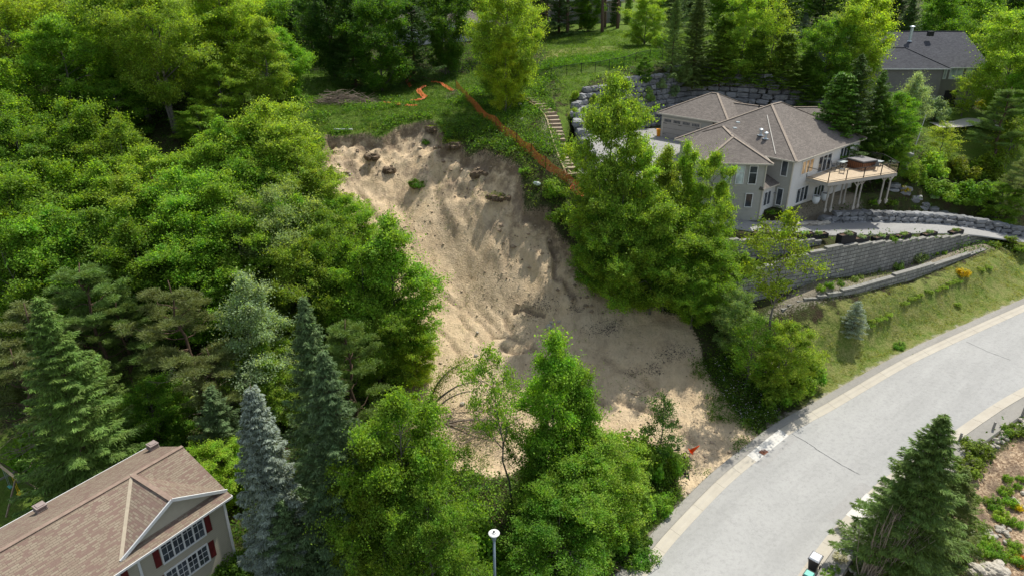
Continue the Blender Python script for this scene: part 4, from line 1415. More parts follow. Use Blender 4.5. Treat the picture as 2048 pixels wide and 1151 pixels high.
def spruce(H, Rc, leaves=36000, dens=1.0, ragged=.18, droop=.25, twig=.30, wdt=.06, base=.04, top_pow=.85, gap=0.0, hang=.35, bark='bark_brown'):
    wood = MB()
    P = wiggle(np.array([0, 0, -.5]), np.array([0, 0, H]), 8, H * .004)
    wood.tube(P, [H * .016 * (1 - i / 8.6) for i in range(9)], 7)
    br = []
    z = base * H
    while z < H * .985:
        t = (z - base * H) / (H * (1 - base))
        nb = int(R.integers(5, 8))
        a0 = R.uniform(0, 6.28)
        for k in range(nb):
            if R.random() < gap: continue
            r = Rc * ((1 - t) ** top_pow) * R.uniform(1 - ragged * 2, 1 + ragged) + .12
            a = a0 + 6.28 * k / nb + R.uniform(-.3, .3)
            p0 = np.array([0, 0, z + R.uniform(-.1, .1)])
            el = .55 * t - .12
            q = p0 + np.array([math.cos(a) * r, math.sin(a) * r, r * el])
            mid = (p0 + q) / 2 + np.array([0, 0, -r * droop * .35 * (1 - t)])
            q[2] += r * .10 * (1 - t)
            br.append((p0, mid, q, a, r))
            if r > .5: wood.tube([p0, mid, q], [.012 + r * .009, .008 + r * .005, .005], 4, cap=False)
        z += (0.16 + .26 * (1 - t) * (H / 14)) / dens
    tot = sum(b_[4] ** 1.25 + .15 for b_ in br)
    Cs, As, Ns = [], [], []
    for p0, mid, q, a, r in br:
        m = max(8, int(leaves * (r ** 1.25 + .15) / tot))
        s = R.random(m) ** .62
        s = .12 + .9 * s
        base_p = (1 - s)[:, None] ** 2 * p0 + 2 * (s * (1 - s))[:, None] * mid + (s ** 2)[:, None] * q
        wl = (.42 * r * (1.08 - s) * 1.0 + .10)
        side = R.uniform(-1, 1, m)
        lat = np.array([-math.sin(a), math.cos(a), 0]); out = np.array([math.cos(a), math.sin(a), 0])
        c = base_p + lat * (side * wl)[:, None] + out * (np.abs(side) * wl * -.15)[:, None]
        c[:, 2] -= np.abs(side) * wl * hang * R.uniform(.3, 1.5, m) + R.random(m) * .06
        ax = lat * side[:, None] * 1.0 + out * .8 + np.array([0, 0, -.25])
        Cs.append(c); As.append(ax); Ns.append(np.tile(np.array([0, 0, 1.0]) + out * .35, (m, 1)))
    C = np.concatenate(Cs); A_ = np.concatenate(As); N_ = np.concatenate(Ns)
    cm = leaf_obj_mesh('crown', C, N_, twig, wdt, M['needle'], .55, .1, A=A_)
    wm = bpy.data.meshes.new('trunk'); wm.from_pydata([tuple(map(float, q)) for q in wood.v], [], wood.f)
    wm.materials.append(M[bark]); wm.polygons.foreach_set('use_smooth', [True] * len(wm.polygons))
    return wm, cm, None

def pine(H, Rc, tufts=260, per=110, base=.35, dead=.3, size=.5, needle_l=.26, crook=.02):
    """scots or white pine: whorled bare limbs ending in needle tufts, dead limbs below"""
    wood = MB()
    P = wiggle(np.array([0, 0, -.5]), np.array([R.normal(0, .4), R.normal(0, .4), H * .97]), 9, H * crook)
    wood.tube(P, [H * .017 * (1 - i / 10.5) for i in range(10)], 7)
    deadm = MB()
    cents = []
    def tp(t):
        f = t * 9; i = min(8, int(f)); return P[i] + (P[i + 1] - P[i]) * (f - i)
    nlev = int(H * 1.15)
    for i in range(nlev):
        t = .12 + .86 * i / nlev
        live = t > base
        for k in range(int(R.integers(3, 6))):
            a = R.uniform(0, 6.28)
            tt = (t - base) / (1 - base)
            r = Rc * (1 - max(0, tt) ** 1.7 * .85) * R.uniform(.6, 1.05) * (1 if live else .75)
            p0 = tp(t)
            q = p0 + np.array([math.cos(a) * r, math.sin(a) * r, r * (.25 + .3 * max(0, tt)) * (1 if live else -.2)])
            LP = wiggle(p0, q, 4, r * .06, r * .05)
            mb = wood if live else deadm
            if not live and R.random() > dead: continue
            mb.tube(LP, [.05, .038, .028, .02, .01], 4, cap=False)
            for j in range(5 if live else 6):
                s = R.uniform(.35, 1); f = min(3.99, s * 4); ii = int(f)
                c = LP[ii] + (LP[ii + 1] - LP[ii]) * (f - ii)
                a2 = a + R.uniform(-1.1, 1.1); l2 = r * R.uniform(.12, .35)
                c2 = c + np.array([math.cos(a2) * l2, math.sin(a2) * l2, l2 * R.uniform(-.1, .5)])
                mb.tube([c, c2], [.014, .006], 3, cap=False)
                if live: cents += [c2, (c + c2) / 2]
            if live: cents.append(LP[4])
    cents = np.array(cents)
    m = per
    C = np.repeat(cents, m, 0)
    d = R.normal(0, 1, C.shape); d[:, 2] = np.abs(d[:, 2]) * .8 - .15
    d /= np.linalg.norm(d, axis=1)[:, None]
    C = C + d * (R.random(len(C)) ** .5 * size)[:, None] * np.array([1, 1, .55])
    cm = leaf_obj_mesh('crown', C, np.cross(d, R.normal(0, 1, d.shape)), needle_l, .035, M['needle'], .3, 0, A=d * 1.5)
    wm = bpy.data.meshes.new('trunk'); wm.from_pydata([tuple(map(float, q)) for q in wood.v], [], wood.f)
    wm.materials.append(M['bark_brown']); wm.polygons.foreach_set('use_smooth', [True] * len(wm.polygons))
    dm = None
    if deadm.f:
        dm = bpy.data.meshes.new('dead_branches'); dm.from_pydata([tuple(map(float, q)) for q in deadm.v], [], deadm.f)
        dm.materials.append(M['dead_wood'])
    return wm, cm, dm

def shrub(Hh, Rr, leaves=4000, leaf=.13, mat='leaf', upright=.0):
    C = R.normal(0, 1, (leaves, 3)); C /= np.linalg.norm(C, axis=1)[:, None]
    nb = 26
    lob = R.normal(0, 1, (nb, 3)); lob[:, 2] = np.abs(lob[:, 2]); lob /= np.linalg.norm(lob, axis=1)[:, None]
    lob *= R.uniform(.35, .85, (nb, 1))
    k = R.integers(0, nb, leaves)
    P_ = lob[k] + C * (R.random(leaves) ** .4)[:, None] * R.uniform(.16, .38, nb)[k][:, None]
    P_[:, 2] = np.abs(P_[:, 2])
    P_ *= np.array([Rr, Rr, Hh * .85])
    wood = MB()
    for i in range(9):
        q = lob[i] * np.array([Rr, Rr, Hh * .8]); wood.tube([(0, 0, -.2), q * .5 + R.normal(0, .05, 3), q], [.03, .02, .008], 4, cap=False)
    cm = leaf_obj_mesh('crown', P_, C * .8 + np.array([0, 0, .7]), leaf, leaf * .6, M[mat], .5, .1)
    wm = bpy.data.meshes.new('trunk'); wm.from_pydata([tuple(map(float, q)) for q in wood.v], [], wood.f)
    wm.materials.append(M['bark_grey'])
    return wm, cm, None

PROTO = {}
PROTO['maple_a'] = (12.0, 4.2, broad_tree(12, 4.2, 'ovoid', .14, 32, 13, 78000, .165, spray=.5, flat=.34))
PROTO['maple_b'] = (12.0, 4.2, broad_tree(12, 4.2, 'round', .16, 32, 12, 78000, .165, trunks=2, spray=.5, flat=.34))
PROTO['maple_c'] = (12.0, 4.0, broad_tree(12, 4.0, 'vase', .20, 30, 13, 76000, .165, spray=.52, flat=.38))
PROTO['maple_d'] = (12.0, 3.8, broad_tree(12, 3.8, 'ovoid', .10, 34, 11, 72000, .155, spray=.44, flat=.36))
PROTO['maple_e'] = (12.0, 4.1, broad_tree(12, 4.1, 'round', .12, 34, 10, 72000, .155, trunks=3, spray=.46, flat=.36))
PROTO['big_open'] = (17.0, 6.0, broad_tree(17, 6.0, 'round', .34, 28, 12, 90000, .17, trunks=3, spray=.6, flat=.34, tr=.30))
PROTO['big_open_b'] = (17.0, 5.5, broad_tree(17, 5.5, 'vase', .34, 26, 12, 84000, .17, trunks=2, spray=.6, flat=.34, tr=.28))
PROTO['slim'] = (10.0, 2.3, broad_tree(10, 2.3, 'column', .14, 36, 9, 52000, .12, spray=.36, flat=.38))
PROTO['sapling'] = (7.0, 1.7, broad_tree(7, 1.7, 'ovoid', .25, 18, 4, 8000, .13, spray=.42))
PROTO['sparse'] = (11.0, 2.3, broad_tree(11, 2.3, 'ovoid', .60, 20, 5, 9000, .13, spray=.45, open_=.1, tr=.13))
PROTO['drooping'] = (13.0, 4.3, broad_tree(13, 4.3, 'ovoid', .10, 38, 13, 120000, .14, spray=.45, flat=.3, drop=.3))
PROTO['spruce_a'] = (15.0, 3.6, spruce(15, 3.6, 52000))
PROTO['spruce_b'] = (15.0, 3.0, spruce(15, 3.0, 46000, ragged=.28, hang=.55))
PROTO['spruce_blue'] = (14.0, 2.6, spruce(14, 2.6, 52000, dens=1.1, ragged=.12, droop=.15, twig=.24, wdt=.07, top_pow=.72))
PROTO['spruce_small'] = (3.0, 1.25, spruce(3.0, 1.25, 9000, dens=1.3, ragged=.10, twig=.14, wdt=.035, droop=.1))
PROTO['hemlock'] = (13.0, 3.6, spruce(13, 3.6, 34000, dens=.9, ragged=.35, hang=.8, twig=.26, gap=.12))
PROTO['cedar'] = (7.0, 1.8, spruce(7, 1.8, 20000, dens=1.5, ragged=.15, twig=.20, wdt=.08, top_pow=.5, hang=-.3, base=.0))
PROTO['pine_a'] = (13.0, 3.6, pine(13, 3.6, base=.3, dead=.6))
PROTO['pine_b'] = (12.0, 3.4, pine(12, 3.4, base=.5, dead=.9, per=80))
PROTO['pine_tall'] = (17.0, 3.2, pine(17, 3.2, base=.62, dead=.25, per=90, crook=.004))
PROTO['shrub_a'] = (2.0, 1.3, shrub(2.0, 1.3, 6500, .14))
PROTO['shrub_b'] = (1.6, 1.5, shrub(1.6, 1.5, 6000, .12))
PROTO['shrub_small'] = (0.7, .5, shrub(.7, .5, 1500, .07))

LEAFC = dict(
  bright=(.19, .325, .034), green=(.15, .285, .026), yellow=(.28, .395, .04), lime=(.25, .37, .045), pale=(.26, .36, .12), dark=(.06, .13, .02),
  olive=(.17, .25, .02), silver=(.30, .40, .22), deep=(.09, .195, .018), gold=(.36, .33, .01), ygold=(.55, .46, .01),
  spruce=(.14, .215, .085), spruceg=(.15, .235, .05), blue=(.30, .38, .30), pine=(.14, .22, .05), pineb=(.15, .185, .06), cedar=(.11, .20, .016), orange=(.6, .22, .01))
NTREE = [0]
def plant(name, proto, base, H=None, Rs=None, col='green', label='', cat='tree', group=None, tilt=(0, 0), rz=None):
    h0, r0, (wm, cm, dm) = PROTO[proto]
    H = H or h0
    root = empty(name, base, R.uniform(0, 6.28) if rz is None else rz)
    s = H / h0; sr = (Rs / r0) if Rs else s
    root.scale = (sr, sr, s)
    root.rotation_euler[0] = tilt[0]; root.rotation_euler[1] = tilt[1]
    tag(root, label, cat, group)
    for nm, me_ in (('trunk', wm), ('crown', cm), ('dead_branches', dm)):
        if me_ is None: continue
        o = bpy.data.objects.new(nm, me_); COL.objects.link(o); o.parent = root
        if nm == 'crown':
            j = R.normal(0, .035, 3)
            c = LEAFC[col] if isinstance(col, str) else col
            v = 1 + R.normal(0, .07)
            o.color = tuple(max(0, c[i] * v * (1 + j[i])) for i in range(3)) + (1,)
    NTREE[0] += 1
    return root

def tip(xp, yp, H):
    """ground point of a tree of height H whose top is seen at the pixel"""
    r = ray(xp, yp)
    X, Y, Z = r[0] * _ts, r[1] * _ts, CAMZ + r[2] * _ts
    g = T(X, Y) + H
    below = np.nonzero(Z < g)[0]
    i = int(below[0]) if len(below) else int(np.argmin(Z - g))
    return Vector((X[i], Y[i], hgt(X[i], Y[i])))
# ------------------------------------------------------------------ every tree and shrub
# (kind of placing, x, y, prototype, height, radius, colour, object name, label)
FOREST = [
 ('b',352,262,'big_open',17,6,'lime','maple_tree','tall forked maple with a bare grey fork showing above the left thicket'),
 ('b',300,237,'big_open_b',17,5.5,'lime','maple_tree','tall maple leaning left just beside the forked maple'),
 ('b',487,212,'big_open_b',16,5.2,'yellow','maple_tree','tall maple with paired grey trunks nearest the shaded lawn'),
 ('b',545,222,'slim',11,3.2,'lime','young_maple','slender grey stemmed maple at the left edge of the shaded lawn'),
 ('w',-64,90,'big_open',18,6.5,'yellow','maple_tree','big yellow green maple in the top left corner of the picture'),
 ('w',-76,98,'maple_b',16,6,'green','maple_tree','dark green maple against the left border behind the yellow corner maple'),
 ('w',-50,104,'maple_c',15,5.5,'deep','maple_tree','shaded maple filling the gap behind the forked maple'),
 ('w',-66,82,'maple_a',14,5,'green','maple_tree','layered maple at the left border below the yellow corner maple'),
 ('w',-57,112,'big_open',16,6,'yellow','maple_tree','pale topped maple behind the leaning maple at the top border'),
 ('w',-40,100,'big_open',15,5,'lime','maple_tree','sunlit maple behind the fork of the tall forked maple'),
 ('w',-86,85,'maple_b',14,5.5,'deep','maple_tree','shadowed maple outermost on the left border'),
 ('t',45,235,'maple_e',13,4.6,'bright','maple_tree','full green maple by the left border, level with the dark hollow'),
 ('t',130,215,'maple_a',13,4.4,'bright','maple_tree','maple with tiered sprays right of the full maple on the left border'),
 ('t',215,240,'maple_e',12,4.2,'bright','maple_tree','maple below the leaning maple trunk'),
 ('t',290,300,'maple_d',11,4,'lime','maple_tree','low yellow green maple in front of the leaning maple trunk'),
 ('t',400,285,'maple_a',11,4,'bright','maple_tree','bright maple in front of the fork base'),
 ('t',470,240,'maple_b',12,4.3,'bright','maple_tree','rounded maple right of the forked maple trunk'),
 ('t',530,215,'maple_c',12,4.2,'lime','maple_tree','maple beside the brush pile, its top lit yellow green'),
 ('t',585,285,'maple_a',10,3.8,'lime','maple_tree','lime maple overhanging the upper left rim of the slide'),
 ('t',510,320,'maple_b',11,4.2,'bright','maple_tree','broad bright maple left of the one overhanging the rim'),
 ('t',350,350,'maple_c',12,4.4,'bright','maple_tree','wide maple in the middle of the left thicket'),
 ('t',440,360,'maple_a',12,4.2,'bright','maple_tree','tiered maple midway between the forked trunk and the slide'),
 ('t',250,360,'maple_d',12,4.2,'lime','maple_tree','yellow tinged maple left of the wide middle maple'),
 ('t',160,330,'maple_b',12,4.4,'bright','maple_tree','green domed maple on the left flank of the thicket'),
 ('t',70,330,'maple_a',12,4.4,'bright','maple_tree','layered bright maple close to the left border'),
 ('t',5,345,'maple_c',13,4.6,'bright','maple_tree','maple cut by the left border at one third height'),
 ('t',630,345,'maple_d',9,3.4,'lime','maple_tree','small lime maple hanging into the slide below its upper rim'),
 ('t',560,400,'maple_e',11,3.8,'bright','maple_tree','bright maple uphill of the silver leaved maple'),
 ('t',690,400,'maple_a',8,3.0,'bright','maple_tree','small bright maple on the bulge of the left slide edge'),
 ('t',640,430,'maple_c',10,3.5,'bright','maple_tree','maple touching the left slide edge beneath the bulge'),
 ('t',380,440,'maple_a',12,4.3,'bright','maple_tree','deep green maple above the half dead pine'),
 ('t',290,440,'maple_b',12,4.3,'green','maple_tree','dark maple left of and above the half dead pine'),
 ('t',190,430,'maple_a',12,4.4,'bright','maple_tree','maple with long flat tiers above the white pine'),
 ('t',95,430,'maple_c',12,4.4,'bright','maple_tree','maple above the white pine and nearer the left border'),
 ('t',10,440,'maple_e',13,4.6,'bright','maple_tree','maple cut by the left border above the dead branched pine'),
 ('t',470,440,'maple_d',11,4.0,'bright','maple_tree','bright tiered maple left of the silver leaved maple'),
 ('t',545,390,'maple_c',12,3.8,'pale','silver_maple','pale silver leaved maple among the bright maples'),
 ('t',490,560,'slim',13,2.9,'silver','silver_maple','tall narrow silvery maple left of the green spruce pair'),
 ('t',520,690,'maple_d',8,2.6,'lime','maple_tree','bright yellow green maple low between silvery maple and blue spruce'),
 ('t',600,490,'maple_a',11,3.6,'bright','maple_tree','maple uphill of the green spruce pair'),
 ('t',665,490,'maple_b',11,3.4,'green','maple_tree','maple between the green spruces and the tall slide edge maple'),
 ('t',775,440,'slim',15,3.6,'bright','maple_tree','tall airy maple standing at the left foot of the slide edge'),
 ('t',720,505,'maple_d',12,3.2,'green','maple_tree','maple left of the tall airy slide edge maple'),
 ('t',820,560,'sapling',9,2.4,'bright','maple_tree','small maple leaning out over the sand from the left'),
 ('t',820,650,'maple_d',6,2.2,'yellow','maple_tree','low yellow leaved maple at the sand edge, above the drooping tree'),
 ('t',745,600,'maple_a',9,3.0,'bright','maple_tree','bright low maple beneath the tall airy slide edge maple'),
 ('t',155,520,'pine_a',14,4.2,'pine','white_pine','soft needled white pine behind the big left spruce'),
 ('t',225,600,'pine_a',10,3.2,'pine','white_pine','smaller white pine right of and below the soft needled one'),
 ('t',365,545,'pine_b',14,4.0,'pineb','pine_tree','half dead pine with grey bare limbs in the dark hollow'),
 ('t',430,680,'pine_b',9,3.2,'pineb','pine_tree','low half dead pine right of the taller half dead pine'),
 ('t',10,600,'pine_b',13,4.0,'pineb','pine_tree','brown branched pine on the left border above the big left spruce'),
 ('t',20,700,'pine_b',11,3.8,'pineb','pine_tree','brown branched pine on the left border beside the big left spruce'),
 ('t',75,592,'spruce_a',17,4.6,'spruceg','spruce_tree','large olive green spruce with a slim top near the left border'),
 ('t',180,700,'hemlock',9,3.0,'spruceg','spruce_tree','small drooping spruce right of the large left spruce'),
 ('t',605,590,'spruce_b',17,3.1,'spruce','spruce_tree','dark green spruce, farther of the tall pair behind the blue spruce'),
 ('t',645,700,'spruce_a',17,3.6,'spruce','spruce_tree','dark green spruce, nearer and broader of the tall pair beside the blue spruce'),
 ('t',500,768,'spruce_blue',15,2.6,'blue','blue_spruce','silver blue spruce standing beside the tan roofed house'),
 ('t',695,630,'pine_a',13,3.2,'pine','pine_tree','upright scots pine right of the tall green spruces'),
 ('t',250,720,'shrub_a',4,2.6,'pale','bush','pale leaved bush in the hollow above the tan roofed house'),
 ('t',350,725,'shrub_a',4.5,2.8,'silver','bush','cream flowering bush below the half dead pine'),
 ('t',290,770,'maple_d',6,2.8,'green','maple_tree','low green maple above the roof of the tan roofed house'),
 ('t',420,770,'hemlock',8,3.0,'spruce','spruce_tree','shaded feathery conifer uphill of the blue spruce'),
 ('t',190,810,'shrub_a',5,3.0,'bright','bush','broad bright bush behind the tan roof'),
 ('t',60,840,'shrub_b',4,3.0,'green','bush','green bush behind the wooden swing set'),
 ('t',120,850,'shrub_a',4,2.6,'bright','bush','bright bush between the swing set and the big left spruce'),
 ('t',425,890,'maple_d',5,2.4,'yellow','maple_tree','yellow green maple touching the roof corner of the tan roofed house'),
 ('t',350,860,'shrub_a',4,2.4,'deep','bush','dark bush behind the gable end of the tan roof'),
 ('t',450,1110,'shrub_b',2,1.6,'deep','bush','dark shrub at the wall corner of the tan roofed house'),
 ('t',795,800,'drooping',14,3.7,'bright','cherry_tree','large drooping leaved tree in the lower middle'),
 ('t',735,900,'drooping',11,3.0,'olive','cherry_tree','drooping leaved tree at the left of the large one, by the green spruce'),
 ('t',850,975,'drooping',10,2.8,'bright','cherry_tree','drooping leaved tree below and right of the large one'),
 ('t',705,1085,'hemlock',6,1.8,'lime','larch_tree','light green feathery young larch on the bottom border'),
 ('t',560,1000,'hemlock',8,2.6,'spruce','spruce_tree','low dark spruce at the foot of the blue spruce'),
 ('b',1030,1048,'sparse',14,1.7,'bright','aspen_tree','slender aspen with leafy top and long bare leaning stem'),
 ('t',1112,672,'slim',14,2.5,'bright','maple_tree','tall leafy tree rising in front of the sand, broadest in the centre'),
 ('t',1160,740,'slim',11,2.1,'bright','maple_tree','second leafy crown tucked right of the tall central tree'),
 ('t',1090,860,'maple_d',8,2.0,'green','maple_tree','green crown filling in beneath the tall central tree'),
 ('t',1215,880,'maple_d',7,2.7,'lime','maple_tree','yellow green tree below right of the tall central tree'),
 ('t',1150,930,'maple_a',7,3.0,'bright','maple_tree','rounded tree between the tall central tree and the lamp post'),
 ('t',1285,845,'shrub_a',5.5,2.2,'green','sumac_bush','bushy sumac left of the dark sapling by the sand'),
 ('t',1330,800,'sapling',6.5,1.3,'dark','sapling','dark leaved narrow sapling rising from the sumac by the sand'),
 ('t',1345,880,'shrub_a',3.2,1.7,'green','sumac_bush','low sumac beside the orange cone'),
 ('t',1255,960,'shrub_a',4,2.3,'bright','bush','bright bush above the verge, left of the grassy corner'),
 ('t',1200,1010,'shrub_a',4,2.4,'green','bush','green bush next to the verge near the bottom border'),
 ('t',1120,1010,'maple_d',6,2.8,'green','maple_tree','low tree between the lamp post and the verge'),
 ('t',1050,1050,'shrub_a',4,2.2,'green','bush','leafy bush immediately right of the lamp post'),
 ('t',940,1040,'shrub_a',4,2.6,'bright','bush','leafy bush immediately left of the lamp post'),
 ('t',1265,1060,'shrub_b',2,1.8,'deep','bush','dark herby bush edging the verge close to the bottom border'),
 ('t',1310,985,'shrub_b',1.6,1.7,'green','bush','low bush where the sand meets the grassy verge'),
 ('w',-38,93,'maple_a',13,5,'lime','maple_tree','lit maple between the paired trunks and the lawn corner'),
 ('w',-46,90,'maple_b',13,5,'lime','maple_tree','lit maple behind the tall forked maple, second from the lawn'),
 ('w',-54,86,'maple_a',13,5,'bright','maple_tree','maple behind the leaning maple trunk'),
 ('w',-60,78,'maple_c',13,5,'bright','maple_tree','maple left of the leaning maple, in the upper thicket'),
 ('w',-70,74,'maple_b',13,5,'green','maple_tree','maple in the dark hollow at the upper left border'),
 ('w',-74,84,'maple_a',14,5,'yellow','maple_tree','yellow lit maple near the upper left border'),
 ('w',-70,106,'maple_b',15,5.5,'green','maple_tree','green maple behind the yellow green corner maple'),
 ('w',-60,100,'maple_a',15,5.2,'lime','maple_tree','lime maple right behind the yellow green corner maple'),
 ('w',-52,96,'maple_c',15,5.2,'bright','maple_tree','bright maple between corner maple and forked maple'),
 ('w',-84,100,'maple_c',15,5.5,'deep','maple_tree','deep green maple in the far upper left'),
 ('w',-66,70,'maple_a',12,4.8,'bright','maple_tree','bright maple low in the dark hollow on the left'),
 ('b',405,290,'maple_d',4.5,2.6,'bright','maple_tree','low bright maple right of the foot of the forked maple'),
 ('b',450,245,'maple_a',7,3.2,'lime','maple_tree','low lime maple below the paired grey trunks'),
 ('b',250,285,'maple_d',7,3.4,'green','maple_tree','low green maple left of the leaning maple trunk'),
 # right of the slide
 ('t',1232,168,'maple_a',16,3.7,'lime','maple_tree','tallest bright maple standing before the curved boulder wall'),
 ('t',1290,305,'maple_d',12,3.1,'lime','maple_tree','bright maple with spiky top in front of the garage drive'),
 ('t',1378,290,'slim',12,1.8,'lime','maple_tree','narrow bright maple before the garage door'),
 ('t',1432,312,'maple_d',12,2.3,'lime','maple_tree','bright maple overlapping the left roof corner of the grey house'),
 ('t',1225,350,'maple_e',12,3.5,'bright','maple_tree','broad maple under the tallest bright maple, by the foot of the steps'),
 ('t',1338,300,'slim',12,2.2,'lime','maple_tree','slim lime maple left of the narrow maple before the garage door'),
 ('t',1320,400,'maple_a',11,3.7,'bright','maple_tree','broad maple in the middle of the clump left of the grey house'),
 ('t',1395,420,'maple_e',9,3.2,'bright','maple_tree','maple at the centre right of the clump left of the grey house'),
 ('t',1255,420,'maple_a',10,3.2,'bright','maple_tree','shaded maple whose skirts touch the sand'),
 ('t',1345,455,'maple_b',8,3.1,'bright','maple_tree','dark skirted maple at the bottom of the clump'),
 ('t',1440,480,'maple_d',7.5,2.6,'bright','maple_tree','maple nearest the curve of the asphalt drive'),
 ('t',1200,420,'maple_d',8,2.6,'green','maple_tree','small shaded maple on the right slide edge under the steps'),
 ('t',1395,545,'maple_c',5.5,2.2,'bright','maple_tree','low shaded maple below the clump, over the sand edge'),
 ('t',1478,585,'maple_d',5.5,1.9,'pale','maple_tree','pale leaved tree left of the snapped thin tree'),
 ('b',1522,758,'sparse',15,2.8,'olive','aspen_tree','thin half bare tree leaning in front of the block walls'),
 ('t',1512,640,'sapling',6,1.7,'bright','maple_tree','leafy tree at the left foot of the thin half bare tree'),
 ('t',1585,650,'maple_d',7,2.3,'lime','maple_tree','leafy tree right of the thin half bare tree, below the lowest block wall'),
 ('t',1620,700,'shrub_a',3.6,2.1,'bright','bush','bright bush between the lowest block wall and the kerb'),
 ('t',1560,740,'shrub_a',3.2,2.0,'bright','bush','bush at the foot of the thin half bare tree'),
 ('t',1490,490,'shrub_a',3,1.5,'bright','bush','bush beside the first planter at the drive bend'),
 ('t',1110,350,'shrub_a',2.4,1.6,'bright','bush','bright shrub on the rim beneath the orange net fence'),
 ('t',1130,400,'shrub_b',2.2,1.8,'green','bush','dark shrub below the bright shrub on the right rim'),
 ('t',1050,330,'shrub_small',.9,.8,'bright','bush','small shrub right on the turf lip beside the net fence'),
 ('b',832,372,'shrub_b',1.1,1.1,'deep','bush','round green shrub that slid down on its sod in the sand'),
 ('b',850,288,'shrub_small',.8,.6,'deep','bush','small green clump clinging below the top scarp'),
 # behind the slide
 ('b',1012,225,'slim',9.5,2.2,'ygreen','young_maple','yellow green young maple with two pale stems beside the net fence'),
 ('w',-.6,86,'maple_c',14,3.7,'lime','maple_tree','bright tall maple behind the twin stemmed young maple'),
 ('w',-1.5,92,'maple_d',11,3.4,'bright','maple_tree','green maple behind the net fence end'),
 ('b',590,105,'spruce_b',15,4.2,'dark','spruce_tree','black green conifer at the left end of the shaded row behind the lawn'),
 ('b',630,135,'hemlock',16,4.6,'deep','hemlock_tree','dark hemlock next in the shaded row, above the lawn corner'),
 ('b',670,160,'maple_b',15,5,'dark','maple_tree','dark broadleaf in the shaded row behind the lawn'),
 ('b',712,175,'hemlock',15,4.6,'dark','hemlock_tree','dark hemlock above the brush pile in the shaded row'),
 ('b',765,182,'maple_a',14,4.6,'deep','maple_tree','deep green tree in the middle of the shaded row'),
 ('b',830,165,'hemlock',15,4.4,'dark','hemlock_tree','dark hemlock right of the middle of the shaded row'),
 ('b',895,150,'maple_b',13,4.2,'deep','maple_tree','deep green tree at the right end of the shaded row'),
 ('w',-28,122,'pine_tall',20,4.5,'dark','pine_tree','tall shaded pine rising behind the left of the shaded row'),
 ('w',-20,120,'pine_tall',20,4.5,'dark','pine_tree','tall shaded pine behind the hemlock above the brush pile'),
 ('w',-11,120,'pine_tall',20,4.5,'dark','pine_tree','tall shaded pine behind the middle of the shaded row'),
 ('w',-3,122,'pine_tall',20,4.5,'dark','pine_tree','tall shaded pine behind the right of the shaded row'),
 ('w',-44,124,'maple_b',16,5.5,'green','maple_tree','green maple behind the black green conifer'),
 # pine grove, top centre: only trunks show
 ('b',1083,70,'pine_tall',21,4,'pine','pine_tree','first bare pine trunk of the grove, nearest the bright tall maple'),
 ('b',1093,62,'pine_tall',21,4,'pine','pine_tree','bare pine trunk close behind the first trunk of the grove'),
 ('b',1135,69,'pine_tall',21,4,'pine','pine_tree','thick bare pine trunk in the middle of the grove'),
 ('b',1161,59,'pine_tall',21,4,'pine','pine_tree','bare pine trunk left of the neighbour\'s terrace'),
 ('b',1204,66,'pine_tall',21,4,'pine','pine_tree','bare pine trunk crossing in front of the neighbour\'s steps'),
 ('b',1209,55,'pine_tall',21,4,'pine','pine_tree','thin bare pine trunk just behind the one crossing the steps'),
 ('b',1235,57,'pine_tall',21,4,'pine','pine_tree','bare pine trunk beside the dark cypress'),
 ('b',1121,40,'pine_tall',21,4,'pine','pine_tree','shaded pine trunk deep in the grove'),
 ('w',9,140,'hemlock',14,5,'dark','hemlock_tree','dark conifer closing the grove on the left'),
 ('w',3,136,'hemlock',14,5,'dark','hemlock_tree','dark conifer behind the first grove trunks'),
 ('w',15,143,'maple_b',8,3.6,'green','maple_tree','understorey tree behind the thick grove trunk'),
 ('b',1228,52,'cedar',9,1.0,'dark','cypress_tree','dark narrow cypress behind the terrace'),
 ('b',1255,50,'cedar',9,1.0,'green','cypress_tree','narrow green cypress right of the dark one'),
 ('t',560,60,'maple_b',9,3.4,'bright','maple_tree','green maple over the far end of the shaded lawn'),
 # right of the grove
 ('b',1288,92,'maple_d',8,3.2,'lime','maple_tree','rounded bright tree right of the pine grove'),
 ('b',1318,98,'shrub_a',3,1.6,'lime','bush','small lime bush at the right end of the wire fence'),
 ('t',1355,0,'hemlock',10,2.6,'spruceg','spruce_tree','green conifer right of the rounded bright tree'),
 ('t',1400,5,'spruce_b',12,3.2,'spruceg','spruce_tree','dark conifer above the right end of the wire fence'),
 ('t',1455,30,'cedar',9,2.8,'cedar','cedar_tree','dense cedar bush behind the wire fence end'),
 ('t',1500,-10,'maple_d',11,3.2,'lime','maple_tree','bright maple rising among the cedars'),
 ('t',1560,10,'sapling',10,2.4,'yellow','maple_tree','yellow leaved slender maple among the cedars'),
 ('t',1520,70,'cedar',7,2.5,'cedar','cedar_tree','cedar in the hedge left of the round cedar'),
 ('t',1575,85,'cedar',7,2.8,'cedar','cedar_tree','round cedar bush above the right boulder wall end'),
 ('t',1620,120,'cedar',7,2.8,'cedar','cedar_tree','cedar bush stepping down right of the round cedar'),
 ('t',1500,90,'shrub_a',2.6,1.8,'silver','bush','grey green shrub in front of the cedar hedge'),
 ('b',1605,75,'spruce_small',5,1.8,'blue','blue_spruce','small blue spruce on the shady lawn behind the cedars'),
 ('b',1660,95,'sapling',6,2.2,'pale','sapling','pale open crowned sapling on the slope left of the flowering maple'),
 ('t',1740,-20,'maple_b',15,4.8,'yellow','maple_tree','large yellowish maple above the ridge of the grey house'),
 ('t',1665,60,'maple_c',11,3.4,'green','maple_tree','green tree left of the large yellowish maple'),
 ('t',1725,110,'hemlock',12,4.2,'dark','hemlock_tree','dark conifer below the large yellowish maple'),
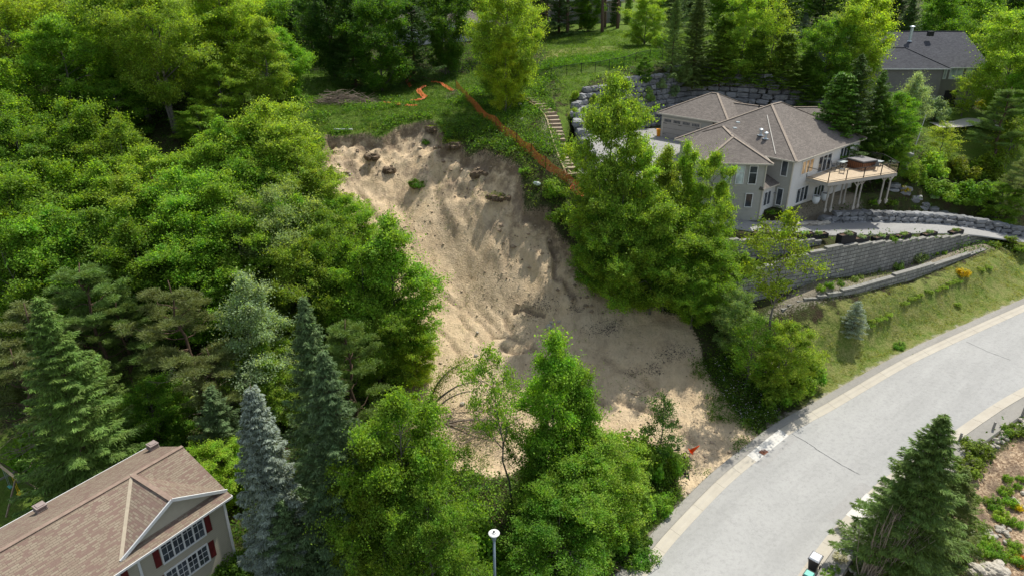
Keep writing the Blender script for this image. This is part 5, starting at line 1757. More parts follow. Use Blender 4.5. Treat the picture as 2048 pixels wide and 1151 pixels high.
 ('t',1690,150,'cedar',10,3.2,'deep','cedar_tree','shaded cedar behind the garage end of the boulder wall'),
 ('t',1770,140,'hemlock',11,3.6,'deep','hemlock_tree','shaded conifer left of the dark taupe house'),
 ('t',1838,150,'maple_b',9,2.5,'silver','olive_tree','grey leaved tree in front of the dark taupe house'),
 ('t',1800,190,'maple_d',8,2.6,'green','maple_tree','green tree at the left foot of the grey leaved tree'),
 ('b',1865,240,'shrub_a',4,2.4,'silver','bush','grey green bush at the near edge of the pale drive'),
 ('b',1922,232,'sapling',5.5,1.7,'yellow','sapling','yellow green sapling in front of the dark taupe house'),
 ('b',1962,215,'shrub_b',1.6,1.2,'gold','bush','round golden shrub at the corner of the dark taupe house'),
 ('b',1986,222,'spruce_small',1.6,.8,'spruce','spruce_tree','tiny dark spruce beside the golden shrub'),
 ('t',1895,250,'sapling',5,1.8,'yellow','sapling','wispy yellow tree before the pale drive'),
 ('t',2080,130,'maple_b',11,3.1,'bright','maple_tree','bright maple right of the dark taupe house'),
 ('t',1990,0,'maple_a',13,4.4,'green','maple_tree','green maple behind the ridge of the dark taupe house'),
 ('t',2050,30,'maple_c',14,4.6,'lime','maple_tree','lime maple cut by the right border'),
 ('t',1900,-20,'maple_b',13,5,'green','maple_tree','soft green maple above the charcoal roof'),
 ('t',1830,-10,'hemlock',13,4,'dark','hemlock_tree','dark conifer left above the charcoal roof'),
 ('t',2030,170,'pine_a',10,3.4,'pine','pine_tree','soft pine on the right border beside the lawn'),
 ('t',1800,260,'maple_d',6,2.4,'bright','maple_tree','bright small tree beside the white flagpole'),
 ('t',1770,230,'maple_d',8,2.6,'deep','maple_tree','shaded tree above the stepped boulder wall'),
 ('t',1870,290,'shrub_a',3.6,2.3,'lime','bush','lime bush right of the white flagpole'),
 ('t',1830,310,'shrub_a',3,2.0,'bright','bush','bright bush at the foot of the white flagpole'),
 ('t',1930,300,'shrub_a',3.6,2.4,'olive','bush','olive bush below the pale drive'),
 ('t',1990,290,'shrub_a',4,2.6,'olive','bush','olive bush below the pale drive, nearer the right border'),
 ('t',2035,240,'sapling',6,2.2,'lime','sapling','lime sapling at the right border by the pale drive'),
 ('t',2010,370,'maple_d',5,2.6,'green','maple_tree','rounded green tree at the right border above the drive'),
 ('t',1950,350,'shrub_a',3.4,2.6,'green','bush','spreading green bush above the lower boulder wall'),
 ('t',1890,350,'shrub_a',2.8,2.3,'bright','bush','spreading bright bush above the lower boulder wall'),
 ('t',2045,310,'pine_b',9,3,'pineb','pine_tree','brown limbed pine on the right border'),
 ('b',1845,368,'shrub_b',1.2,1.0,'bright','bush','low bush right of the deck posts'),
 ('b',1810,382,'shrub_small',.8,.7,'ygold','bush','small yellow flowering shrub beside the deck end'),
 ('b',1865,395,'shrub_small',.9,.8,'silver','bush','small grey shrub on the bank above the lower boulder wall'),
 ('b',1895,398,'shrub_small',.9,.9,'gold','bush','small golden shrub on the bank above the lower boulder wall'),
 ('b',1745,408,'shrub_small',.9,.9,'bright','bush','herb clump behind the lower boulder wall near the deck posts'),
 ('b',1780,408,'shrub_small',1,1,'bright','bush','herb clump behind the lower boulder wall right of the deck posts'),
 ('b',1560,428,'shrub_small',.8,1.1,'deep','bush','low spreading juniper at the house corner by the drive'),
 ('b',1540,426,'shrub_small',.6,.8,'green','bush','little shrub left of the juniper at the house corner'),
 ('b',1287,168,'maple_d',3.4,1.2,'deep','bush','dark bush growing on top of the curved boulder wall'),
 ('b',1495,172,'shrub_small',1.6,.9,'bright','bush','fern like shrub on top of the boulder wall behind the garage'),
 # road side
 ('b',1704,662,'spruce_small',3.1,1.35,'blue','spruce_tree','small bluish spruce alone on the roadside grass bank'),
 ('b',1926,550,'shrub_small',1.0,.95,'ygold','bush','bright yellow shrub on the grass bank below the block wall'),
 ('b',1797,694,'shrub_small',.8,.75,'green','bush','round green tuft on the grass bank near the kerb'),
 ('t',1890,828,'spruce_a',12,3.7,'spruceg','spruce_tree','big green spruce on the near side of the road, lower right'),
 ('t',1825,950,'hemlock',7,2.1,'spruceg','spruce_tree','lower spruce leaning against the big roadside spruce on its left'),
 ('t',1935,935,'hemlock',7,2.6,'spruceg','spruce_tree','lower spruce on the right flank of the big roadside spruce'),
 ('b',1955,905,'shrub_small',1.3,1.5,'olive','bush','olive spreading shrub by the wooden stake on the mulch bed'),
 ('b',1935,935,'shrub_small',1.1,1.4,'olive','bush','olive shrub between the mulch bed and the big roadside spruce'),
 ('b',2030,865,'shrub_small',1.0,1.1,'olive','bush','leafy shrub along the white stones near the right border'),
]
LEAFC['ygreen'] = (.31, .40, .03)
for kd, x, y, pr, Hh, Rr, colr, nm, lab in FOREST:
    if kd == 'b': p = hit(x, y)
    elif kd == 't': p = tip(x, y, Hh)
    else: p = Vector((x, y, hgt(x, y)))
    lean = (x, y) == (1030, 1048)
    plant(nm, pr, p, Hh, Rr, colr, lab, 'bush' if 'bush' in nm else 'tree', tilt=(0, -.12) if lean else (0, 0), rz=0 if lean else None)
# far wood closing the top border
EXTRA = []
for i in range(26):
    X = -70 + i * 8.0 + R.uniform(-2, 2); Y = 150 + R.uniform(-8, 8)
    if X < -1 or X > 28:
        if abs(X - 66) < 14: Y += 10
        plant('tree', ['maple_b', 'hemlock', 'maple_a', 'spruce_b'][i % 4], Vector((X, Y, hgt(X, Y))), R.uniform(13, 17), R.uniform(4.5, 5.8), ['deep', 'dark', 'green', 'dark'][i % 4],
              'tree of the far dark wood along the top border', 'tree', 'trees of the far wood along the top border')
for i in range(24):
    X = -100 + i * 9.5 + R.uniform(-2, 2); Y = 178 + R.uniform(-7, 7)
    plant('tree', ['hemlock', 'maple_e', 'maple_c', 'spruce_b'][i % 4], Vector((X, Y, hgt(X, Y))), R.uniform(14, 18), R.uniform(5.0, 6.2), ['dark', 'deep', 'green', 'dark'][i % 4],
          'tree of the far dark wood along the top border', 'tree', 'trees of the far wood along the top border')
# ------------------------------------------------------------------ boulders
def stone_template(n=3):
    V, F, ix = [], [], {}
    def vid(p):
        k = tuple(int(round(c * 1000)) for c in p)
        if k not in ix:
            ix[k] = len(V); V.append(p)
        return ix[k]
    for ax in range(3):
        for sg in (-1, 1):
            for i in range(n):
                for j in range(n):
                    q = []
                    for di, dj in ((0, 0), (1, 0), (1, 1), (0, 1)):
                        p = [0, 0, 0]
                        p[ax] = sg; p[(ax + 1) % 3] = -1 + 2 * (i + di) / n; p[(ax + 2) % 3] = -1 + 2 * (j + dj) / n
                        q.append(vid(tuple(p)))
                    F.append(tuple(q) if sg > 0 else tuple(reversed(q)))
    return np.array(V, float), F
SV, SF = stone_template(3)
SR = SV / (np.sum(np.abs(SV) ** 7, axis=1) ** (1 / 7))[:, None]
SV5, SF5 = stone_template(5)
SRound = SV5 / np.linalg.norm(SV5, axis=1)[:, None]

def stone_into(mb, c, d, rz, jit=.09, mi=0):
    P = SR.copy()
    P += R.normal(0, jit, P.shape)
    P *= np.array(d) / 2
    cs, sn = math.cos(rz), math.sin(rz)
    X = P[:, 0] * cs - P[:, 1] * sn + c[0]; Y = P[:, 0] * sn + P[:, 1] * cs + c[1]
    mb.add(list(zip(X, Y, P[:, 2] + c[2])), SF, mi)

def boulder_wall(name, line, base, top, course=.68, batter=.16, label='', lo=.9, hi=1.9, depth=.9, mat='stone', face=1, push=0.0):
    """line of world points; base(x,y,t) and top(x,y,t) give heights; face=1 the face looks right of travel"""
    L = [np.asarray(p[:2], float) for p in smooth([np.array([p[0], p[1], 0.0]) for p in line], 8)]
    seg = np.array([np.linalg.norm(b_ - a_) for a_, b_ in zip(L[:-1], L[1:])]); cum = np.concatenate([[0], np.cumsum(seg)])
    tot = cum[-1]
    def at(s):
        s = min(max(s, 0), tot - 1e-4); i = int(np.searchsorted(cum, s, 'right') - 1)
        f = (s - cum[i]) / seg[i]; u = (L[i + 1] - L[i]) / seg[i]
        return L[i] + (L[i + 1] - L[i]) * f, u
    mb = MB()
    k = 0
    while k < 16:
        s = R.uniform(-.8, 0)
        any_ = False
        while s < tot:
            l = R.uniform(lo, hi)
            q, u = at(s + l / 2)
            b0, t0 = base(q[0], q[1], (s + l / 2) / tot), top(q[0], q[1], (s + l / 2) / tot)
            z = b0 - .25 + k * course
            if z + course * .45 < t0:
                o = np.array([u[1], -u[0]]) * face
                out = push - k * batter + R.uniform(-.09, .12)
                cq = q + o * (out - depth / 2)
                stone_into(mb, (cq[0], cq[1], z + course / 2), (l * .97, depth + R.uniform(0, .3), course * R.uniform(.9, 1.02)), math.atan2(u[1], u[0]) + R.normal(0, .05))
                any_ = True
            s += l
        k += 1
        if not any_: break
    o = mb.build(name, M[mat], None, smooth=False)
    tag(o, label, 'wall')
    return o
WL = [(8.0,70.5),(7.4,76),(7.0,82),(8.2,87),(11.6,90),(16,93),(21,97),(26,100),(31.4,98.4),(36,96),(42.5,96.3),(46.3,92),(47.2,84)]
def wtop(x, y, t):
    tt = np.interp(t, [0, .08, .18, .27, .36, .5, .6, .7, .78, .9, 1.0], [15.2, 17.2, 19.6, 21.4, 22.0, 22.8, 23.0, 22.2, 20.6, 19.2, 17.0])
    return float(tt) + .15
boulder_wall('boulder_wall', WL, lambda x, y, t: max(13.2, float(yard_h(np.array(x), np.array(y)))), wtop, push=1.75, label='tall curved grey boulder retaining wall wrapping round the garage yard')
w2 = [px(*q) for q in [(1742,262,16.4),(1757,280,15.6),(1770,305,14.4),(1782,330,13.4),(1792,352,12.7)]]
boulder_wall('boulder_wall', w2, lambda x, y, t: hgt(x, y) - .3, lambda x, y, t: hgt(x, y) + 1.5, label='stepped boulder wall going downhill right of the grey house', lo=.9, hi=1.5)
w3 = [px(*q) for q in [(1655,438,10.8),(1700,435,10.6),(1750,433,10.2),(1800,435,9.8),(1880,441,9.0),(1960,451,8.2),(2048,467,7.2),(2120,480,6.0)]]
boulder_wall('boulder_wall', w3, lambda x, y, t: hgt(x, y), lambda x, y, t: hgt(x, y) + 1.15 * min(1, t * 8 + .5), .5, .14, label='long low boulder wall lining the uphill side of the asphalt drive', lo=.7, hi=1.4, depth=.8)
w4 = [px(*q) for q in [(1787,370,12.2),(1825,377,11.8),(1870,388,11.2),(1915,402,10.4),(1962,414,9.8)]]
boulder_wall('boulder_wall', w4, lambda x, y, t: hgt(x, y), lambda x, y, t: hgt(x, y) + .55, .55, .1, label='loose row of boulders on the bank between deck and drive', lo=.9, hi=1.7, depth=.8)
w5 = [px(*q) for q in [(1540,433,12.2),(1575,436,11.9),(1615,439,11.5),(1660,438,11.0)]]
boulder_wall('stone_edging', w5, lambda x, y, t: hgt(x, y) + .1, lambda x, y, t: hgt(x, y) + .4, .28, .05, label='flat pale stones edging the bed in front of the grey house', lo=.7, hi=1.3, depth=.5, mat='stone_pale')

def block_wall(name, line, drop, label, step=.2, th=.42):
    L = offset([np.asarray(p, float) for p in smooth(line, 10)], .22)
    mb = MB(); cap = MB()
    Lb = offset(L, -th)
    for i in range(len(L) - 1):
        a, c, a2, c2 = L[i], L[i + 1], Lb[i], Lb[i + 1]
        zt = round(((a[2] + c[2]) / 2 + .12) / step) * step
        d_ = drop(i / (len(L) - 1))
        zb = min(a[2], c[2]) - d_ - .5
        V = [(a[0], a[1], zb), (c[0], c[1], zb), (c[0], c[1], zt), (a[0], a[1], zt), (a2[0], a2[1], zb), (c2[0], c2[1], zb), (c2[0], c2[1], zt), (a2[0], a2[1], zt)]
        mb.add(V, [(0, 1, 2, 3), (5, 4, 7, 6), (3, 2, 6, 7), (1, 5, 6, 2), (4, 0, 3, 7)])
        m = (a + c) / 2; u = c - a; ln = float(np.hypot(u[0], u[1]))
        o = np.array([u[1], -u[0]]) / ln
        cap.box((m[0] - o[0] * (th / 2 - .03), m[1] - o[1] * (th / 2 - .03), zt + .04), (ln - .02, th + .07, .075), math.atan2(u[1], u[0]))
    t = empty(name, tuple(L[0])); tag(t, label, 'wall')
    w_ = mb.build('block_face', M['block'], t); cp_ = cap.build('cap_row', simple('block_cap_%d' % NTREE[0], (0.23, 0.225, 0.20), .95, .2), t)
    shift(t)
    return t
block_wall('block_wall', TB_top, lambda t: 3.1 * (1 - max(0, (t - .6)) * 1.7), 'tall grey block retaining wall carrying the black planters')
block_wall('block_wall', TC_top, lambda t: 1.5 * (1 - .4 * t), 'low long grey block wall at the top of the grass bank')
block_wall('block_wall', TA_top, lambda t: 1.3, 'short grey block wall set back beside the drive bend')

# planters
def planter(c, ang, L=1.9, W_=.6, Hh=.5, label='', plab=''):
    t = empty('planter_box', tuple(c), ang); tag(t, label, 'planter', 'black planter boxes along the drive')
    mb = MB()
    mb.box((0, -W_ / 2, Hh / 2), (L, .05, Hh)); mb.box((0, W_ / 2, Hh / 2), (L, .05, Hh)); mb.box((-L / 2 + .025, 0, Hh / 2), (.05, W_ - .06, Hh - .005)); mb.box((L / 2 - .025, 0, Hh / 2), (.05, W_ - .06, Hh - .005))
    mb.box((0, 0, .03), (L - .12, W_ - .08, .04))
    mb.build('box', M['black_wood'], t)
    mb = MB(); mb.box((0, 0, Hh - .1), (L - .12, W_ - .07, .06)); mb.build('soil', M['bark_brown'], t)
    s = Vector((c[0], c[1], c[2] + Hh - .12))
    plant('planter_shrub', 'shrub_small', s + Vector((math.cos(ang) * .1, math.sin(ang) * .1, 0)), .55, .5, 'silver' if R.random() < .7 else 'pale', plab, 'shrub', 'shrubs growing in the planter boxes')
ORD = ['first', 'second', 'third', 'fourth', 'fifth', 'sixth', 'seventh', 'eighth', 'ninth', 'tenth']
def on_line(line, xp, back=.55):
    L = offset(smooth(line, 10), -back)
    best = min(range(len(L)), key=lambda i: abs(1024 + FPX * L[i][0] / (L[i][1] * CS + (CAMZ - L[i][2]) * SN) - xp))
    i = max(1, min(best, len(L) - 2)); u = L[i + 1] - L[i - 1]
    return L[best], math.atan2(u[1], u[0])
ps = [(1520, 'A'), (1562, 'A'), (1603, 'A'), (1640, 'A'), (1682, 'B'), (1722, 'B'), (1762, 'B'), (1806, 'B'), (1857, 'B'), (1909, 'B')]
for i, (xp, ln) in enumerate(ps):
    q, a_ = on_line(TA_top if ln == 'A' else TB_top, xp, .45)
    zz = round((q[2] + .12) / .2) * .2 + .08
    big = (i == 4)
    planter((q[0], q[1], zz - (.02 if not big else 0)), a_, 2.0, .62, .95 if big else .48,
            ('deepest of the black planter boxes, at the tall end of the block wall' if big else '%s black planter box counted from the house end of the drive' % ORD[i]),
            'blue green dwarf shrub in the %s planter box from the house end' % ORD[i])

# ------------------------------------------------------------------ steps up the bank
SP = smooth([px(*q) for q in [(1058,213,19.4),(1085,230,18.9),(1105,251,18.2),(1114,275,17.5),(1120,298,16.8),(1131,327,16.0),(1148,357,15.0)]], 12)
SP = [np.array([p[0], p[1], hgt(p[0], p[1])]) for p in SP]
SP_len = np.concatenate([[0], np.cumsum([np.linalg.norm((b_ - a_)[:2]) for a_, b_ in zip(SP[:-1], SP[1:])])])
st = empty('garden_steps', tuple(SP[-1])); tag(st, 'curving flight of earth steps with timber risers beside the boulder wall', 'steps')
NS = 22
for i in range(NS):
    s = SP_len[-1] * (i + .5) / NS
    j = int(np.searchsorted(SP_len, s) - 1); j = max(0, min(j, len(SP) - 2))
    f = (s - SP_len[j]) / (SP_len[j + 1] - SP_len[j]); p = SP[j] + (SP[j + 1] - SP[j]) * f
    u = unit((SP[j + 1] - SP[j])[:2]); a_ = math.atan2(u[1], u[0])
    dl = SP_len[-1] / NS
    mb = MB()
    mb.box((p[0], p[1], p[2] + .06), (dl * .98, 1.35, .24), a_, 0)
    q = p[:2] + u * (dl * .5)
    mb.box((q[0], q[1], p[2] + .07), (.10, 1.5, .27), a_, 1)
    mb.build('step', [simple('step_gravel', (0.34, 0.28, 0.20), .95, .2) if i == 0 else bpy.data.materials['step_gravel'], M['timber']], st)
eb = MB()
Lq = offset(SP, .85)
eb.tube([(q[0], q[1], hgt(q[0], q[1]) + .22) for q in Lq[::4] + [Lq[-1]]], .07, 5)
eb.build('edging', M['pale_timber'], st)
shift(st)
pl = MB()
a_, b_ = hit(1060, 290), hit(1172, 374)
pl.bar(a_ + Vector((0, 0, .35)), b_ + Vector((0, 0, .4)), .14, .05)
tag(pl.build('timber_plank', M['pale_timber']), 'long pale plank lying down the bank behind the net fence', 'plank')

# ------------------------------------------------------------------ orange net fence
b = NB('orange_net')
c = b.co('UV')
vo = b.n('ShaderNodeTexBrick'); vo.inputs['Scale'].default_value = 1; vo.inputs['Brick Width'].default_value = .09; vo.inputs['Row Height'].default_value = .06; vo.inputs['Mortar Size'].default_value = .013; vo.offset = .5
b.l(c, vo.inputs['Vector'])
pb = b.principled(b.mix(b.rng(b.noise(1.2, 3, .6, c), .3, .7), (.60, .12, .03), (.74, .19, .06)), .6)
tr_ = b.n('ShaderNodeBsdfTransparent'); mx = b.n('ShaderNodeMixShader')
b.l(b.math('ADD', b.math('MULTIPLY', vo.outputs['Fac'], .55), b.rng(b.noise(.9, 3, .6, c), .35, .65, .05, .3)), mx.inputs[0]); b.l(tr_.outputs[0], mx.inputs[1]); b.l(pb.outputs[0], mx.inputs[2]); b.l(mx.outputs[0], b.out.inputs[0])
M['net'] = b.m
def net_fence(pts, h, label, posts=True):
    P = [hit(*q) for q in pts]
    L = smooth([np.array(p) for p in P], 8)
    L = [np.array([p[0], p[1], hgt(p[0], p[1])]) for p in L]
    t = empty('net_fence', tuple(L[0])); tag(t, label, 'fence')
    V, F = [], []
    for i, p in enumerate(L):
        u = unit((L[min(i + 1, len(L) - 1)] - L[max(i - 1, 0)])[:2]); o = np.array([u[1], -u[0]])
        sg = math.sin(i * 1.7) * .10
        for j in range(5):
            f = j / 4
            w_ = math.sin(f * math.pi) * sg
            V.append((p[0] + o[0] * w_, p[1] + o[1] * w_, p[2] - .03 + f * (h - .28 * abs(math.sin(i * math.pi / 8)))))
    for i in range(len(L) - 1):
        for j in range(4):
            a_ = i * 5 + j; F.append((a_, a_ + 5, a_ + 6, a_ + 1))
    mesh_obj('netting', V, F, M['net'], t, smooth=True)
    if posts:
        for i in range(0, len(L), 8):
            mb = MB(); mb.bar(tuple(L[i] - [0, 0, .4]), tuple(L[i] + [0, 0, h + .2]), .055); mb.build('post', M['black'], t)
    shift(t)
    return t
net_fence([(912,178),(934,203),(956,228),(992,256),(1033,290),(1062,312),(1091,338),(1132,366),(1158,384)], 1.35, 'long orange plastic net fence on posts running down above the slide')
def net_strip(pts, wdt, label):
    P = [hit(*q) for q in pts]
    L = [np.array(p) for p in smooth([np.array(p) for p in P], 6)]
    V, F = [], []
    for i, p in enumerate(L):
        u = unit((L[min(i + 1, len(L) - 1)] - L[max(i - 1, 0)])[:2]); o = np.array([u[1], -u[0]])
        for j in range(5):
            q = p[:2] + o * (j / 4 - .5) * wdt
            V.append((q[0], q[1], hgt(q[0], q[1]) + .22 + R.uniform(0, .22)))
    for i in range(len(L) - 1):
        for j in range(4):
            a_ = i * 5 + j; F.append((a_, a_ + 1, a_ + 6, a_ + 5))
    tag(mesh_obj('fallen_netting', V, F, M['net']), label, 'net', 'fallen orange netting on the grass')
net_strip([(862,168),(885,172),(907,186)], .6, 'short piece of fallen orange net left of the standing net fence')
net_strip([(829,153),(815,165),(822,178)], .5, 'farthest fallen strip of orange net on the shaded grass')
net_strip([(849,176),(838,186),(851,198),(838,204),(822,206)], .75, 'curled fallen strip of orange net above the slide top')
net_strip([(770,208),(790,211),(800,214)], .5, 'scrap of orange net in the weeds beside the brush pile')
net_strip([(812,215),(825,216),(835,215)], .5, 'scrap of orange net on the turf just above the scarp')
net_strip([(1142,376),(1155,386),(1168,392)], 1.0, 'heap of orange net at the bottom of the earth steps')

# wire fence with dark posts
fp = [(1072,161),(1102,160),(1133,153),(1162,149),(1190,147),(1218,141),(1247,136),(1271,127),(1299,121),(1324,121),(1346,114),(1384,117)]
P = [hit(*q) for q in fp]
t = empty('wire_fence', tuple(P[0])); tag(t, 'dark wire mesh fence crossing the meadow above the boulder wall', 'fence')
b = NB('wire_mesh'); c = b.co('UV')
wv = b.n('ShaderNodeTexBrick'); wv.inputs['Scale'].default_value = 1; wv.inputs['Brick Width'].default_value = .12; wv.inputs['Row Height'].default_value = .12; wv.inputs['Mortar Size'].default_value = .012; wv.offset = 0
b.l(c, wv.inputs['Vector']); pb = b.principled((.02, .025, .02), .6); tr_ = b.n('ShaderNodeBsdfTransparent'); mx = b.n('ShaderNodeMixShader')
b.l(wv.outputs['Fac'], mx.inputs[0]); b.l(tr_.outputs[0], mx.inputs[1]); b.l(pb.outputs[0], mx.inputs[2]); b.l(mx.outputs[0], b.out.inputs[0])
wm_ = MB(); rl_ = MB()
for a_, c_ in zip(P[:-1], P[1:]):
    wm_.add([tuple(a_), tuple(c_), tuple(c_ + Vector((0, 0, 1.4))), tuple(a_ + Vector((0, 0, 1.4)))], [(0, 1, 2, 3)])
    rl_.bar(a_ + Vector((0, 0, 1.42)), c_ + Vector((0, 0, 1.42)), .045)
wm_.build('wire_mesh', b.m, t); rl_.build('top_rail', M['black'], t)
for a_ in P:
    mb = MB(); mb.bar(a_ - Vector((0, 0, .3)), a_ + Vector((0, 0, 1.5)), .08); mb.build('post', M['black'], t)
shift(t)

# ------------------------------------------------------------------ brush piles, bare shrub, fallen stems
def brush(name, c, rx, ry, h, n, label, l=2.2, r=.025, ang=0.4, mat='dead_wood', cat='brush pile'):
    mb = MB()
    for i in range(n):
        a_ = R.normal(ang, .55); x, y = R.normal(0, rx * .45), R.normal(0, ry * .45)
        z = abs(R.normal(0, h * .5)) * math.exp(-(x / rx) ** 2 - (y / ry) ** 2)
        L_ = R.uniform(.4, 1) * l
        p = np.array([c[0] + x, c[1] + y, hgt(c[0] + x, c[1] + y) + .06 + z])
        d = np.array([math.cos(a_), math.sin(a_), R.normal(.06, .26)]) * L_ / 2
        m = p + R.normal(0, .08, 3)
        mb.tube([p - d, m, p + d], [r * R.uniform(.6, 1.4), r, r * .3], 4, cap=False)
    o = mb.build(name, M[mat], None, uv=False); tag(o, label, cat); return o
q = hit(690, 208); brush('brush_pile', q, 4.2, 1.4, 1.5, 380, 'long grey brown pile of cut branches on the grass above the scarp', 3.4, .028, .05)
q = hit(905, 196); brush('brush_pile', q, 1.0, 1.3, .9, 120, 'small pale heap of twigs beside the net fence', 1.6, .018, 1.9)
q = hit(1190, 1130); brush('brush_pile', q, 1.3, .9, .9, 120, 'brown twig heap at the foot of the bushes on the bottom border', 1.4, .018, .3)
q = hit(960, 862); brush('branch_tangle', q, 4.2, 3.2, .9, 260, 'tangle of thin broken branches strewn over the lower sand behind the slender aspen', 2.0, .016, .3, cat='branches')
mb = MB()
c0 = hit(1712, 1128) + Vector((0.1, -1.3, 0))
for i in range(90):
    a_ = R.uniform(0, 6.28); r_ = R.uniform(0, .5)
    p = np.array([c0.x + math.cos(a_) * r_, c0.y + math.sin(a_) * r_, c0.z - .1])
    hh = R.uniform(3.2, 6.6)
    q = p + np.array([R.normal(1.0, .75), R.normal(-.3, .5), hh])
    m1 = p + (q - p) * .4 + R.normal(0, .14, 3)
    mb.tube([p, m1, q], [.05, .03, .008], 4, cap=False)
    for k_ in range(5):
        f = R.uniform(.3, .95); s = m1 + (q - m1) * f
        mb.tube([s, s + np.array([R.normal(0, .22), R.normal(0, .22), R.uniform(.2, .7)])], [.01, .004], 3, cap=False)
tag(mb.build('bare_shrub', bark_mat('pale_bare_stems', (.20, .16, .11), (.46, .38, .29)), None, uv=False), 'tall leafless shrub with pale stems in front of the big roadside spruce', 'shrub')

def fallen(pts, r, label, mat='bark_grey', leafy=0, lift=None, name='fallen_tree', twigs=14):
    P = []
    for k_, (x, y, up) in enumerate(pts):
        g = hit(x, y, up); P.append(np.array([g.x, g.y, hgt(g.x, g.y) + up]))
    L = smooth(P, 6)
    t = empty(name, tuple(L[0])); tag(t, label, 'fallen tree')
    mb = MB(); n_ = len(L)
    mb.tube(L, [r * (1 - .8 * i / n_) for i in range(n_)], 6)
    for i in range(twigs):
        j = int(R.integers(n_ // 4, n_)); p = L[min(j, n_ - 1)]
        d = R.normal(0, .6, 3); d[2] = -abs(d[2]) * .9 if leafy > 350 else abs(d[2]) * .8
        mb.tube([p, p + d * .6 + R.normal(0, .05, 3), p + d * 1.2], [.02, .012, .004], 3, cap=False)
    mb.build('trunk', M[mat], t, uv=False)
    if leafy:
        C = []
        for i in range(leafy):
            j = R.integers(0, n_); p = L[j]; C.append(p + R.normal(0, .34, 3) + np.array([0, 0, -.05]))
        me_ = leaf_obj_mesh('leaves', np.array(C), np.tile([0, 0, 1.0], (leafy, 1)), .12, .08, M['leaf'], .8, .2)
        o = bpy.data.objects.new('leaves', me_); COL.objects.link(o); o.parent = t; o.color = LEAFC['olive'] + (1,)
    shift(t)
    return t
fallen([(858,812,.1),(866,785,2.2),(880,760,3.4),(904,737,4.0),(938,720,4.0)], .13, 'bowed ivy covered trunk arching over the sand', leafy=2600)
fallen([(862,815,.1),(880,795,1.8),(914,772,2.6),(950,763,2.8),(985,762,2.6)], .11, 'bowed bare trunk below the ivy covered one', leafy=400)
fallen([(866,822,.1),(900,795,1.0),(939,782,1.4),(975,790,1.0)], .09, 'lowest of the three bowed trunks', leafy=300)
fallen([(895,845,.15),(925,840,.4),(963,838,.6),(1000,841,.5),(1036,848,.3)], .12, 'pale fallen log lying level across the sand', mat='dead_wood')
fallen([(896,848,.1),(930,855,.3),(967,866,.3),(1010,880,.2)], .10, 'second fallen log slanting down from the pale one', mat='dead_wood')
fallen([(806,655,.3),(822,625,2.2),(850,590,4.2),(885,574,5.5)], .08, 'thin bent stem reaching out over the sand from the left', leafy=500)
fallen([(1262,785,.1),(1275,790,.15),(1290,780,.3)], .05, 'small forked stick lying on the lower sand', mat='dead_wood', twigs=4)
mb = MB(); a_ = hit(1195, 1125); b_ = hit(1240, 1145)
mb.tube([a_ + Vector((0, 0, .2)), b_ + Vector((0, 0, .15))], [.05, .04], 5); tag(mb.build('stick', M['peeled_wood']), 'peeled stick beside the brown twig heap', 'stick')

# ------------------------------------------------------------------ things lying about the slide
def rock(name, p, s, label, mat='stone_pale', cat='rock', group=None, flat=.7, mesh=None):
    if mesh is None:
        P = SRound.copy() + R.normal(0, .05, SRound.shape)
        P += np.sin(P @ R.normal(0, 2, (3, 3))) * .10
        mesh = bpy.data.meshes.new(name); mesh.from_pydata([tuple(v) for v in P], [], SF5); mesh.materials.append(M[mat])
    o = bpy.data.objects.new(name, mesh); COL.objects.link(o)
    o.location = (p[0], p[1], p[2] + s * flat * .25); o.scale = (s / 2, s / 2 * R.uniform(.65, 1), s / 2 * flat); o.rotation_euler = (R.normal(0, .15), R.normal(0, .15), R.uniform(0, 6.28))
    tag(o, label, cat, group); return o
rock('rock', hit(1098, 656), .75, 'largest pale rock at the middle of the sand, beside the shadow')
rock('rock', hit(1103, 646), .42, 'small pale rock just uphill of the largest one')
rock('rock', hit(1118, 644), .38, 'small rock right of the largest pale rock')
rock('rock', hit(952, 712), .40, 'white rock at the end of the ivy covered trunk')
rock('rock', hit(955, 665), .3, 'little white stone in the open sand above the bowed trunks')
rock('rock', hit(925, 808), .45, 'tan stone among the fallen trunks')
rock('rock', hit(1040, 212), .7, 'grey rock in the weeds at the top of the earth steps', mat='stone')
rock('rock', hit(1045, 241), .6, 'pale rock on the bank beside the net fence')
rock('rock', hit(700, 350), .35, 'small pale stone on the upper left sand')
mb = MB(); a_, b_ = hit(672, 263), hit(702, 263); mb.tube([a_ + Vector((-.2, 0, .25)), b_ + Vector((.2, 0, .25))], .09, 8)
tag(mb.build('pipe', M['white_trim']), 'short white pipe poking out at the upper left rim', 'pipe')
rock('white_sack', hit(1074, 369), .8, 'white sack lying on the right rim under the shrub', mat='pot', cat='sack', flat=.5)
def clod(px_, s, label, sod=True, h=.55):
    c_ = hit(*px_)
    t = empty('sod_block', tuple(c_), R.uniform(-.4, .4)); tag(t, label, 'sod')
    mb = MB()
    for i in range(14):
        stone_into(mb, (R.normal(0, s * .3), R.normal(0, s * .16), R.uniform(.05, h * .7)), (R.uniform(.4, .9), R.uniform(.4, .7), R.uniform(.3, .6)), R.uniform(0, 3), .16)
    mb.build('soil', simple('loam_clod', (0.13, 0.095, 0.062), .95, .4, 2, bump=.6, bs=9) if 'loam_clod' not in bpy.data.materials else bpy.data.materials['loam_clod'], t)
    if sod:
        n_ = 500
        C = np.stack([R.normal(0, s * .36, n_), R.normal(.1, s * .2, n_), R.uniform(h * .5, h + .15, n_)], 1)
        me_ = leaf_obj_mesh('grass_top', C, np.tile([0, 0, 1.0], (n_, 1)), .14, .05, M['leaf'], .9)
        o = bpy.data.objects.new('grass_top', me_); COL.objects.link(o); o.parent = t; o.color = LEAFC['olive'] + (1,)
